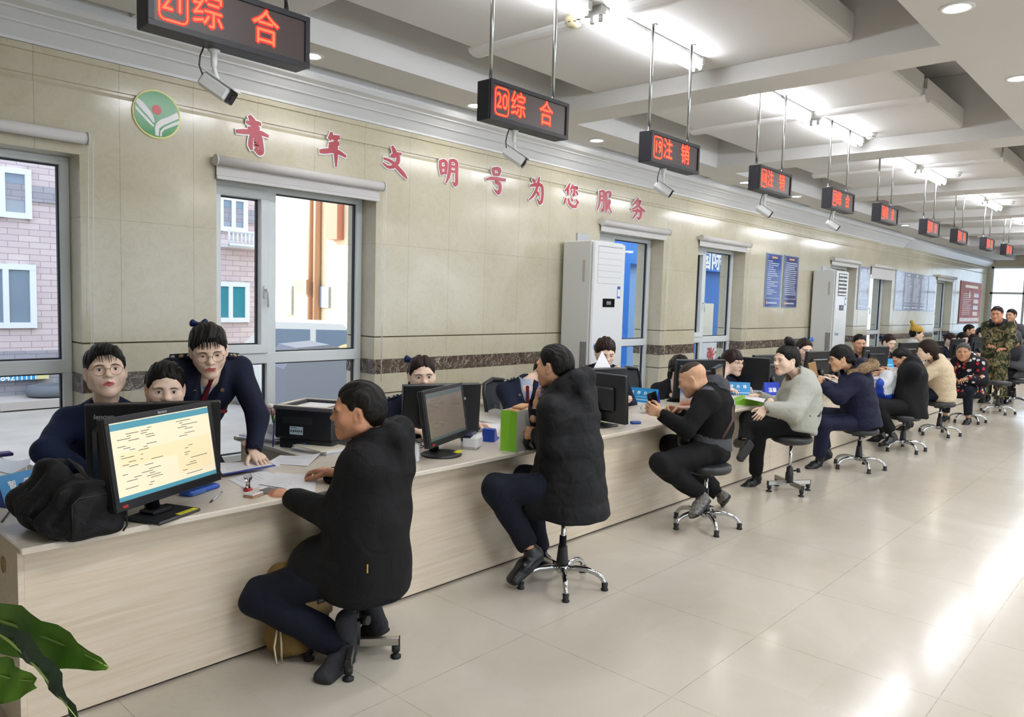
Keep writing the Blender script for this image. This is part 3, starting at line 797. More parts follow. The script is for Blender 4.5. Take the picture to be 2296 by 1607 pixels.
prof = [(YW, HEAD), (YW, 2.712), (YW+0.012, 2.735), (YW+0.012, 2.750), (YW, 2.752), (YW, 2.868), (YW-0.012, 2.872), (YW-0.012, 2.905), (YW, 2.91), (YW, 3.3), (YO, 3.3), (YO, HEAD)]
mb.prism(prof, (-4, 0, 0), (0, 1, 0), (0, 0, 1), (1, 0, 0), XE+4)
struct(mb.build('wall_left', [M_WALL, M_BROWN, mat('joint shadow', '#6A5F48', 0.9)], fixn=True))
# end wall with its bright windows, plain walls closing the hall behind and to the right of the camera
mb = MB(); y1 = 4.6
mb.box((XE, -8.5, 0), (XE+0.25, YO, 0.9)); mb.box((XE, -8.5, 2.95), (XE+0.25, YO, 3.9))
for a, b in ((4.66, YO), (2.55, 3.0), (0.2, 0.6), (-8.5, -2.2)): mb.box((XE, a, 0.9), (XE+0.25, b, 2.95))
struct(mb.build('wall_end', [M_WALL]))
mb = MB(); mb.box((-4, -8.7, 0), (XE+.4, -8.5, 0.45)); mb.box((-4, -8.7, 3.05), (XE+.4, -8.5, 3.9)); mb.box((-4, -8.7, .45), (-1, -8.5, 3.05)); mb.box((18.1, -8.7, .45), (XE+.4, -8.5, 3.05))
struct(mb.build('wall_right', mat('hall wall paint', '#CFC7B6', 0.5)))
struct(MB().box((-4.2, -8.7, 0), (-4, YO, 3.9)).build('wall_back', mat('hall wall paint', '#CFC7B6', 0.5)))

# ---- windows
PVC = mat('white window frame', '#D9DEDF', 0.32, spec=0.5)
GASK = mat('dark glazing gasket', '#17181F', 0.5)
def glass_mat():
    m = bpy.data.materials.new('window glass'); m.use_nodes = True; t = m.node_tree; t.nodes.clear()
    o = t.nodes.new('ShaderNodeOutputMaterial'); mx = t.nodes.new('ShaderNodeMixShader'); tr = t.nodes.new('ShaderNodeBsdfTransparent'); gl = t.nodes.new('ShaderNodeBsdfGlossy'); fr = t.nodes.new('ShaderNodeMath'); lw = t.nodes.new('ShaderNodeLayerWeight')
    tr.inputs[0].default_value = (0.95, 0.97, 0.98, 1); gl.inputs['Roughness'].default_value = 0.02; fr.operation = 'POWER'; fr.inputs[1].default_value = 4.0; lw.inputs[0].default_value = 0.5; t.links.new(lw.outputs['Facing'], fr.inputs[0])
    t.links.new(fr.outputs[0], mx.inputs[0]); t.links.new(tr.outputs[0], mx.inputs[1]); t.links.new(gl.outputs[0], mx.inputs[2]); t.links.new(mx.outputs[0], o.inputs[0])
    return m
GLASS = glass_mat()
YF0, YF1, YG = 4.925, 4.99, 4.965
def window(i, x0, x1):
    f = MB(); gk = MB(); gl = []; mx = x0+(x1-x0)*0.385
    cnt = [0]
    def bar(a, b, y0=YF0, y1=YF1):
        cnt[0] += 1; e = 0.0007*cnt[0]; f.box((a[0]+(e if b[0]-a[0] > 0.3 else 0), y0-e, a[1]+(e if b[1]-a[1] > 0.3 else 0)), (b[0]-(e if b[0]-a[0] > 0.3 else 0), y1+e, b[1]-(e if b[1]-a[1] > 0.3 else 0)), 0, bev=0.004)
    t0, t1 = 1.105, 1.185
    bar((x0, SILL), (x0+0.05, HEAD)); bar((x1-0.05, SILL), (x1, HEAD)); bar((x0, HEAD-0.045), (x1, HEAD)); bar((x0, SILL), (x1, SILL+0.05))
    bar((mx-0.035, SILL), (mx+0.035, HEAD)); bar((x0, t0), (x1, t1))
    # opening sash, upper left
    a, b, c, d = x0+0.045, mx-0.03, t1-0.005, HEAD-0.04
    for p, q in (((a, c), (a+0.062, d)), ((b-0.062, c), (b, d)), ((a, c), (b, c+0.062)), ((a, d-0.062), (b, d))): bar(p, q, YF0-0.016, YF1-0.01)
    panes = [(a+0.062, b-0.062, c+0.062, d-0.062), (mx+0.035, x1-0.05, t1, HEAD-0.045), (x0+0.05, mx-0.035, SILL+0.05, t0), (mx+0.035, x1-0.05, SILL+0.05, t0)]
    for (p, q, r, s_) in panes:
        e = 0.009
        for lo, hi in (((p, r), (p+e, s_)), ((q-e, r), (q, s_)), ((p, r), (q, r+e)), ((p, s_-e), (q, s_))):
            k = 0.012 if hi[1]-lo[1] > 0.02 else 0.0112; gk.box((lo[0], YG-k, lo[1]), (hi[0], YG+k, hi[1]))
    o = struct(f.build('window_%d' % i, PVC)); gk.build('gasket', GASK, o)
    for (p, q, r, s_) in panes:
        MB().box((p, YG-0.003, r), (q, YG+0.003, s_)).build('glass_pane', GLASS, o)
    h = MB(); hx = b-0.031; hz = 1.60
    h.box((hx-0.013, YF0-0.030, hz-0.03), (hx+0.013, YF0-0.014, hz+0.06), bev=0.004)
    h.tube([(hx, YF0-0.03, hz+0.03), (hx, YF0-0.055, hz+0.03), (hx+0.004, YF0-0.062, hz+0.01), (hx+0.006, YF0-0.058, hz-0.09)], [0.009, 0.010, 0.010, 0.007], 0, 8)
    h.build('handle', PVC, o)
    si = MB(); si.box((x0, YF1, SILL-0.02), (x1, YO+0.03, SILL+0.01)); si.build('outer_sill', PVC, o)
for i, w in enumerate(WIN): window(i+1, *w)
f = MB()
for k in range(11): f.box((-1+k*1.91-.04, -8.64, .45), (-1+k*1.91+.04, -8.56, 3.05))
for z in (.45, 2.3, 2.98): f.box((-1, -8.635, z), (18.1, -8.565, z+.07))
o = struct(f.build('window_12', PVC)); MB().box((-1, -8.605, .45), (18.1, -8.598, 3.05)).build('glass_pane', GLASS, o)  # unseen glazing, added to go with the side fill lamp
# end wall glazing
for i, (a, b) in enumerate(((3.0, 4.66), (0.6, 2.55), (-2.2, 0.2))):
    f = MB()
    for p in (a, (a+b)/2-0.03, b-0.06): f.box((XE+0.08, p, 0.9), (XE+0.16, p+0.06, 2.95))
    for z in (0.9, 2.15, 2.89): f.box((XE+0.08, a, z), (XE+0.16, b, z+0.06))
    o = struct(f.build('window_%d' % (i+8), PVC)); MB().box((XE+0.115, a, 0.9), (XE+0.122, b, 2.95)).build('glass_pane', GLASS, o)

# ---- ceiling: flat soffit pierced by coffers, hung panels inside them
ZS, ZP, ZT = 3.12, 3.24, 3.72
BEAM = [(1.93, 2.30), (4.85, 5.19), (7.70, 8.13), (10.75, 11.18), (13.80, 14.25), (16.85, 17.3), (19.9, 20.35), (22.9, 23.3)]
CY0, CY1 = 1.215, 4.075
mb = MB()
mb.box((-4, -8.5, ZS), (XE, CY0, ZT)); mb.box((-4, CY1, ZS), (XE, 4.455, ZT)); mb.box((-4, 4.455, ZS+0.12), (XE, YO, ZT))
for a, b in [(-1.0, -0.6)]+BEAM: mb.box((a, CY0-0.001, ZS+0.0003), (b, CY1+0.001, ZT-0.002))
mb.box((-4, -8.5, ZT+0.001), (XE, YO, ZT+0.1))
# recess strip beside the cornice, interrupted in places
for a, b in ((1.715, 2.2), (5.55, 6.05), (8.3, 8.9), (11.4, 12.0), (16.0, XE)): mb.box((a, 4.456, ZS+0.0004), (b, 4.534, ZS+0.119))
struct(mb.build('ceiling', WHITE_L))
pan = MB()
def panel(x0, x1):
    y0, y1 = 1.70, 3.66; r = 0.03
    pr = [(y0+r, ZP), (y0+0.008, ZP+0.010), (y0, ZP+0.03), (y0, ZP+0.16), (y1, ZP+0.16), (y1, ZP+0.03), (y1-0.008, ZP+0.010), (y1-r, ZP)]
    pan.prism(pr, (x0, 0, 0), (0, 1, 0), (0, 0, 1), (1, 0, 0), x1-x0)
edges = [-0.6]+[v for b in BEAM for v in b]+[XE]
for i in range(0, len(edges), 2):
    a, b = edges[i], edges[i+1]; m_ = (a+b)/2
    panel(a+0.005, m_-0.05); panel(m_+0.05, b-0.005)
    pan.prism([(0.075*math.cos(t), -0.042*math.sin(t)) for t in np.linspace(0, math.pi, 9)]+[(-0.075, 0.05), (0.075, 0.05)], (m_, 1.68, ZP+0.005), (1, 0, 0), (0, 0, 1), (0, 1, 0), 2.0)
struct(pan.build('ceiling_panels', WHITE_L, fixn=True))
co = MB()
co.prism([(4.535, ZS+0.19), (4.535, 3.085), (4.555, 3.06), (4.600, 3.045), (4.606, 3.035), (4.612, 3.045), (4.665, 2.995), (4.671, 2.985), (4.677, 2.995), (4.735, 2.925), (4.735, 2.908), (4.76, 2.908), (4.76, ZS+0.19)], (-4, 0, 0), (0, 1, 0), (0, 0, 1), (1, 0, 0), 17.2+4)
co.prism([(4.60, ZS+0.19), (4.60, 3.05), (4.74, 2.93), (4.76, 2.93), (4.76, ZS+0.19)], (17.2, 0, 0), (0, 1, 0), (0, 0, 1), (1, 0, 0), XE-17.2)
struct(co.build('trim_1', mat('cornice white', '#DADBDC', 0.35, spec=0.5), fixn=True))
# ---------------------------------------------------------------- the street outside
def tile_mat(name, c1, c2, mort, sx=0.30, sz=0.10):
    g = NG(name, 0.6, 0.3); br = g.n('TexBrick', {'Color1': s2l(c1), 'Color2': s2l(c2), 'Mortar': s2l(mort), 'Scale': 1.0, 'Mortar Size': 0.006, 'Brick Width': sx, 'Row Height': sz})
    sp = g.n('SeparateXYZ', {'Vector': g.tc.outputs['Object']}); g.set(br.inputs['Vector'], g.n('CombineXYZ', {0: g.math('ADD', sp.outputs[0], sp.outputs[1]), 1: sp.outputs[2]}))
    g.color(br.outputs['Color']); return g.m
G_PANE = mat('house window glass', '#7F8FA0', 0.08, spec=0.8)
TRIM_W = mat('house window frame', '#E3E6EA', 0.5)
struct(MB().box((-20, YO, -0.35), (60, 45, -0.3)).build('ground_street', mat('street paving', '#A9A29A', 0.9, vary=(2, .1))))
bld = thing('apartment_building', 'pale pink tiled apartment block across the street behind the two nearest windows', 'building', (5.5, 14, -0.3))
YB = 14.0; w = MB(); w.box((-14, YB, -0.3), (7.75, YB+1.2, 8.3)); w.build('wall', tile_mat('pink facade tile', '#CDB9BB', '#D8C8C6', '#A9989B'), bld, True)  # unseen left length and height stretched to keep the sun out of the hall
w = MB()
for z0, z1 in ((-0.3, 0.55), (2.95, 3.2)): w.box((-14, YB-0.05, z0), (7.77, YB+0.01, z1))
w.build('plinth', tile_mat('grey facade tile', '#9C98A0', '#A6A2A8', '#86828A'), bld, True)
def hwin(x0, x1, z0, z1, pane=G_PANE):
    f = MB(); e = 0.09; y0 = YB-0.07
    for i, (lo, hi) in enumerate((((x0, z0), (x0+e, z1)), ((x1-e, z0), (x1, z1)), ((x0, z0), (x1, z0+e)), ((x0, z1-e), (x1, z1)), (((x0+x1)/2-.04, z0), ((x0+x1)/2+.04, z1)))): f.box((lo[0], y0-0.002*i, lo[1]), (hi[0], YB, hi[1]))
    o = f.build('window', TRIM_W, bld, True); MB().box((x0+e, y0+.03, z0+e), (x1-e, YB+.005, z1-e)).build('pane', pane, o, True)
def fx(px): 
    p = at_y(px, 700, YB); return float(p[0])
def fz(px, py): return float(at_y(px, py, YB)[2])
hwin(fx(-60), fx(74), fz(40, 490), fz(40, 378)); hwin(fx(-60), fx(80), fz(40, 735), fz(40, 592)); hwin(fx(488), fx(552), fz(520, 520), fz(520, 440)); hwin(fx(470), fx(556), fz(520, 722), fz(520, 632), mat('teal curtain glass', '#3E8C97', 0.2))
gr = MB(); x0, x1, z0, z1 = fx(486), fx(582), fz(530, 553), fz(530, 524)
for z in (z0, z1): gr.tube([(x0, YB-0.5, z), (x1, YB-0.5, z)], 0.03, 0, 6)
for i in range(12): gr.tube([(x0+(x1-x0)*i/11, YB-0.5, z0), (x0+(x1-x0)*i/11, YB-0.5, z1)], 0.018, 0, 6)
gr.box((x0, YB-0.5, z0-0.03), (x1, YB, z0)); gr.build('balcony_rail', TRIM_W, bld, True)
sb = MB(); zz = fz(30, 850); sb.box((fx(-40), YB-0.18, zz), (fx(72), YB-0.02, fz(30, 838)), 0); sb.box((fx(72), YB-0.18, zz), (fx(99), YB-0.02, fz(30, 838)), 1)
put_text(sb, '0411-84211111', (fx(8), YB-0.185, (zz+fz(30, 838))/2), (1, 0, 0), (0, 0, 1), 0.13, 2, bold=0.004)
sb.build('shop_sign', [mat('shop sign blue', '#3FA4DC', 0.5), mat('shop sign yellow', '#E9DFA0', 0.5), mat('sign white', '#F4F4F4', 0.5)], bld, True)
dr = MB(); dr.box((fx(18), YB-0.09, -0.3), (fx(96), YB-0.01, fz(60, 920)), 0); dr.box((fx(44), YB-0.12, -0.3), (fx(93), YB-0.08, fz(60, 926)), 1); dr.box((fx(58), YB-0.14, fz(60, 952)), (fx(71), YB-0.11, fz(60, 934)), 2)
dr.build('door', [mat('old door blue', '#6F95AB', 0.6, vary=(6, .15)), mat('light door blue', '#86AECB', 0.6, vary=(6, .1)), mat('paper notice', '#E8E8E4', 0.8)], bld, True)
lg = MB(); lg.box((fx(-40), YB-0.9, fz(30, 902)), (fx(130), YB, fz(30, 885))); lg.build('ledge', mat('street ledge', '#B9AFA8', 0.8), bld, True)
ty = thing('tyre', 'grey car tyre lying on the ledge outside the nearest window', 'tyre', (fx(88), YB-0.45, fz(30, 885)+0.002))
t = MB(); t.lathe([(0.20, 0.0), (0.31, 0.02), (0.34, 0.09), (0.31, 0.17), (0.20, 0.19), (0.19, 0.1), (0.20, 0.0)], seg=28); t.build('tread', mat('tyre rubber', '#6B7076', 0.8), ty)
# sunlit house side
b2 = thing('sunlit_house', 'sunlit cream house side with pipes and small windows seen through the second window', 'building', (10, 14, -0.3))
w = MB(); w.box((10.6, 12.2, -0.3), (18, 20, 9)); w.build('wall', mat('cream render', '#E9DDBF', 0.8, vary=(1.5, .06)), b2, True)
w = MB()
for (px0, px1, py0, py1) in ((640, 658, 640, 706), (722, 741, 642, 690)):
    a = at_x(px0, py0, 10.6); b = at_x(px1, py1, 10.6)
    w.box((10.53, min(a[1], b[1]), min(a[2], b[2])), (10.62, max(a[1], b[1]), max(a[2], b[2])))
w.build('window', G_PANE, b2, True)
w = MB(); 
for px in (697, 710): 
    a = at_x(px, 640, 10.5); w.tube([(10.5, a[1], 0.6), (10.5, a[1], 6.5)], 0.09, 0, 8)
a = at_x(690, 645, 10.5); w.box((10.3, a[1]-0.25, a[2]-0.15), (10.6, a[1]+0.3, a[2]+0.2)); w.build('pipe', mat('drain pipe brown', '#9C7B62', 0.7), b2, True)
ch = MB(); a = at_x(745, 470, 10.5); ch.box((10.4, a[1]-0.35, 2.9), (10.8, a[1]+0.1, 9.5)); ch.build('chimney', mat('red brick', '#A06A58', 0.8), b2, True)
wires = MB(); wires.tube([(-2, 11, 3.9), (4, 10.8, 3.72), (9.9, 11.3, 3.35)], 0.012, 0, 5); wires.tube([(4, 10.8, 3.70), (6.5, 10.9, 3.62), (9.9, 11.4, 3.42)], 0.012, 0, 5)
tag(wires.build('overhead_wire', mat('cable black', '#3A3A40', 0.6)), 'thin dark wires crossing the sky outside the two nearest windows', 'wire')
# carts and tarp under the second window
def heap(name, label, cat, px, py, y, r, col):
    p = at_y(px, py, y); b = Blob(); b.ell((0, 0, r[2]*.5), r, 0.05); b.box((0, 0, r[2]*.35), (r[0]*.8, r[1]*.8, r[2]*.5), 0.06, 0.15)
    z0 = -0.3; o = grown(name, [b.mesh(0.05, crease(0.03, 6, px), None)], [mat(name+' cover '+col, col, 0.7, bump=(6, .3))], None, (0, 0, 0)); o.location = (p[0], p[1], z0); return tag(o, label, cat)
def vehicle(name, label, cat, px, y, prof, wdt, m, rz, wins=None):
    p = at_y(px, 850, y); t = thing(name, label, cat, (p[0], p[1], -0.3), math.radians(rz)); mb = MB(); mb.prism(prof, (0, -wdt/2, 0), (1, 0, 0), (0, 0, 1), (0, 1, 0), wdt); mb.build('body', m, t, fixn=True)
    for k, (w0, w1, z0, z1) in enumerate(wins or []): mb = MB(); mb.box((w0, -wdt/2-.01, z0), (w1, wdt/2+.01, z1)); mb.build('window', G_PANE, t)
    for wx in (prof[0][0]+.35, prof[1][0]-.35):
        mb = MB(); mb.cyl((wx, -wdt/2-.02, .18), (wx, wdt/2+.02, .18), .18); mb.build('wheel', mat('tyre rubber', '#6B7076', .8), t)
vehicle('covered_cart', 'grey tarpaulin covered cart outside behind the printer', 'cart', 700, 9.2, [(-.5, .15), (.5, .15), (.55, .7), (.42, 1.12), (.1, 1.22), (-.35, 1.18), (-.52, .9)], .9, mat('cart cover grey', '#8C8F98', .7, bump=(6, .3)), -15)
vehicle('parked_car', 'pale car parked in the sun below the cream house', 'car', 720, 11.6, [(-1.5, .15), (1.5, .15), (1.55, .75), (.9, .85), (.45, 1.4), (-.8, 1.42), (-1.35, .88), (-1.55, .8)], 1.5, mat('car pale paint', '#E6E4DF', .3), -40, [(-1.0, -.1, .92, 1.3), (.0, .6, .92, 1.3)])
heap('tarpaulin_heap', 'yellowish tarpaulin heap in the sun right of the covered cart', 'tarpaulin', 775, 870, 9.6, (0.45, 0.4, 0.75), '#D9BE86')
# blue building
b3 = thing('blue_shopfront', 'blue shopfront with arched doorway and big white lettering across the street', 'building', (13.5, 8.2, -0.3))
YS = 8.2
def sx_(px): return float(at_y(px, 650, YS)[0])
def sz_(px, py): return float(at_y(px, py, YS)[2])
w = MB(); w.box((11.2, YS, -0.3), (17.0, YS+3, 4.2)); w.build('wall', mat('shop wall blue', '#8DB6E6', 0.6, vary=(1.5, .08)), b3, True)
w = MB(); w.box((11.1, YS-0.2, sz_(1600, 610)), (17.1, YS, sz_(1600, 560)), 0)
zc = (sz_(1600, 606)+sz_(1600, 566))/2
put_text(w, '(国际)连锁', (sx_(1600)-0.05, YS-0.21, zc), (1, 0, 0), (0, 0, 1), 0.52, 1, bold=0.014); w.build('lettering_board', [mat('board blue', '#3E86DA', 0.5), mat('sign white', '#F4F4F4', 0.5)], b3, True)
w = MB(); cx = sx_(1595); rr = 0.75; zt = sz_(1595, 660)
w.prism([(rr*math.cos(t), rr*math.sin(t)) for t in np.linspace(0, math.pi, 17)]+[(-rr, -3.0), (rr, -3.0)], (cx, YS-0.04, zt), (1, 0, 0), (0, 0, 1), (0, 1, 0), 0.05); w.build('archway', mat('arch blue', '#2F74C8', 0.5), b3, True)
w = MB()
w.box((sx_(1585)-.25, YS-0.08, -0.3), (sx_(1585)+.2, YS-0.03, sz_(1585, 680))); w.build('door', mat('shop door cream', '#EDE6D2', 0.5), b3, True)
w = MB(); w.box((10.9, YS-0.6, -0.3), (11.35, YS+0.2, 3.6)); w.build('pillar', mat('pillar blue', '#2E7FE0', 0.5), b3, True)
rs = thing('price_banner', 'white banner with red characters outside the lower pane of the fourth window', 'banner', (sx_(1600), 7.2, 0))
w = MB(); p0 = at_y(1574, 803, 7.2); p1 = at_y(1640, 765, 7.2); w.box((p0[0], 7.2, p0[2]-.3), (p1[0]+.6, 7.23, p1[2]), 0)
put_text(w, '张六炮', ((p0[0]+p1[0])/2+.05, 7.19, p1[2]-0.28), (1, 0, 0), (0, 0, 1), 0.33, 1, bold=0.008); w.build('sheet', [mat('sign white', '#F4F4F4', 0.5), mat('banner red', '#D8423F', 0.5)], rs, True)
w = MB(); w.tube([(p0[0]+.1, 7.25, -.3), (p0[0]+.1, 7.25, p1[2])], .02); w.tube([(p1[0]+.5, 7.25, -.3), (p1[0]+.5, 7.25, p1[2])], .02); w.build('post', TRIM_W, rs, True)
# ---------------------------------------------------------------- ceiling fixtures
TUBE_E = mat('lit fluorescent tube', '#FFFFFF', 0.4, emit='#F4F7FF', es=38.0)
LAMP_E = mat('lit downlight', '#FFFFFF', 0.4, emit='#FFFBF2', es=60.0)
LAMP_W = mat('lamp housing white', '#E4E4E2', 0.4)
CHROME = mat('chrome', '#C9CCCF', 0.12, 1.0)
STEEL = mat('brushed steel pole', '#B9B9B6', 0.25, 1.0)
tube_x = [(2.31, 3.37, 2.62), (3.43, 4.59, 2.60), (5.22, 6.37, 2.57), (6.47, 7.60, 2.55), (8.17, 9.30, 2.53), (9.38, 10.46, 2.49), (11.25, 12.40, 2.45), (12.5, 13.5, 2.42), (14.3, 15.45, 2.4), (15.55, 16.7, 2.4), (17.4, 18.5, 2.4), (18.6, 19.7, 2.4)]
places = ['nearest coffer, its far half at the top edge', 'nearest coffer beside the beige smoke detector', 'second coffer, nearer half', 'second coffer, farther half by the white detector', 'third coffer, nearer half', 'third coffer, farther half', 'fourth coffer, nearer half', 'fourth coffer, farther half', 'fifth coffer, nearer half', 'fifth coffer, farther half', 'sixth coffer, nearer half', 'sixth coffer, farther half']
for (x0, x1, y), pl in zip(tube_x, places):
    t = thing('fluorescent_light', 'lit twin tube light, '+pl, 'ceiling light', ((x0+x1)/2, y, ZP), group='fluorescent tube lights along the coffers')
    L = x1-x0; mb = MB(); mb.box((-L/2, -0.045, -0.028), (L/2, 0.045, 0.0), bev=0.006); mb.build('housing', LAMP_W, t)
    for sx in (-1, 1):
        mb = MB(); mb.box((sx*(L/2-0.02)-0.022, -0.05, -0.05), (sx*(L/2-0.02)+0.022, 0.05, -0.0005), bev=0.004)
        for k in (-1, 1): mb.cyl((sx*(L/2-0.02), k*0.028, -0.085), (sx*(L/2-0.02), k*0.028, -0.045), 0.013)
        mb.build('lamp_holder', mat('lamp holder grey', '#B5B4B0', 0.5), t)
    for k in (-1, 1):
        mb = MB(); mb.cyl((-L/2+0.03, k*0.028, -0.062), (L/2-0.03, k*0.028, -0.062), 0.0145, seg=12); mb.build('tube', TUBE_E, t)
dl = [((2.72, 4.30), 'lit round downlight beside the nearest hanging sign, over the window side'), ((4.22, 4.33), 'lit round downlight just left of the second LED sign'), ((5.80, 4.32), 'lit round downlight between the second and third LED signs'), ((8.80, 4.27), 'lit round downlight just left of the fourth LED sign'), ((10.26, 4.22), 'lit round downlight between the fourth and fifth LED signs'), ((14.70, 4.05), 'lit round downlight right of the sixth LED sign'), ((18.6, 4.1), 'small lit downlight above the farthest windows'),
      ((4.30, 1.017), 'biggest lit downlight at the top right of the hall ceiling'), ((5.81, 0.987), 'lit downlight at the right edge, under the biggest one')]
dl += [((x, y), None) for x in (1.2, 7.4, 9.0, 10.6, 12.2, 13.8, 15.4, 17.0, 18.6, 20.2) for y in (1.0,)] + [((x, -0.9), None) for x in (1.2, 2.8, 4.4, 6.0, 7.6, 9.2, 10.8, 12.4, 14.0)]
for (x, y), lb in dl:
    t = thing('downlight', lb or 'lit round downlight in the hall ceiling beyond the right edge of the picture', 'downlight', (x, y, ZS), group=None if lb else 'downlights over the hall')
    mb = MB(); mb.lathe([(0.055, -0.001), (0.060, -0.006), (0.078, -0.006), (0.082, -0.002), (0.082, 0.0)], seg=28); mb.build('ring', LAMP_W, t)
    mb = MB(); mb.lathe([(0.0, -0.0035), (0.03, -0.0035), (0.056, -0.002)], seg=24); mb.build('lens', LAMP_E, t)
for (x, y), lb, c, r in (((3.50, 2.80), 'beige smoke detector beside the nearest bright tube light', '#CFC6A0', 0.055), ((7.46, 2.40), 'white round smoke detector past the second tube light', '#E0E0DE', 0.05), ((10.1, 2.26), 'small white smoke detector by the third tube light', '#E0E0DE', 0.05), ((13.1, 2.2), 'smallest smoke detector by the fourth tube light', '#E0E0DE', 0.05)):
    t = thing('smoke_detector', lb, 'smoke detector', (x, y, ZP)); mb = MB()
    mb.lathe([(r, 0), (r, -0.018), (r*.92, -0.026), (r*.80, -0.028), (r*.78, -0.038), (r*.55, -0.050), (0, -0.052)], seg=24); mb.build('body', mat('detector '+c, c, 0.5), t)
    mb = MB()
    for k in range(8): mb.box((r*.74, -0.008, -0.036), (r*.80, 0.008, -0.030), R=rotz(k*math.pi/4))
    mb.build('vent_slot', mat('detector slots', '#3A382F', 0.6), t)

# ---- hanging counter signs
SIGN_K = mat('sign housing black', '#23222A', 0.45)
def led_face():
    g = NG('led matrix panel', 0.35, 0.4); v = g.scale((1, 1, 1))
    sp = g.n('SeparateXYZ', {'Vector': g.tc.outputs['Object']})
    d = g.math('MULTIPLY', g.math('SINE', g.math('MULTIPLY', sp.outputs[0], 2*math.pi/0.0045)), g.math('SINE', g.math('MULTIPLY', sp.outputs[2], 2*math.pi/0.0045)))
    g.color(g.ramp(d, [(0.2, s2l('#453A39')), (0.8, s2l('#6A5C58'))])); return g.m
LED_P = led_face()
LED_R = mat('led red glow', '#C81410', 0.5, emit='#FF0A04', es=.8); LED_Y = mat('led orange core', '#FF6040', 0.5, emit='#FF5A2C', es=1.2)
WCAM = mat('camera white plastic', '#E4E6E6', 0.35); BLACK_G = mat('gloss black', '#0B0C10', 0.12); CABLE = mat('cable black', '#15151A', 0.5)
SG = [(21, 0.976, 2.604, '综', '合'), (20, 2.475, 2.608, '综', '合'), (19, 3.818, 2.622, '注', '销'), (18, 5.27, 2.640, '注', '销'), (17, 6.70, 2.662, '综', '合'), (16, 8.04, 2.676, '综', '合'), (15, 9.73, 2.684, '综', '合'), (14, 11.19, 2.696, '综', '合'), (13, 12.95, 2.726, '发', '票'), (12, 14.47, 2.738, '发', '票')]
SW, SH, SD, SY = 0.565, 0.178, 0.085, 2.449
ORD = {21: 'nearest', 20: 'second', 19: 'third', 18: 'fourth', 17: 'fifth', 16: 'sixth', 15: 'seventh', 14: 'eighth', 13: 'ninth', 12: 'farthest'}
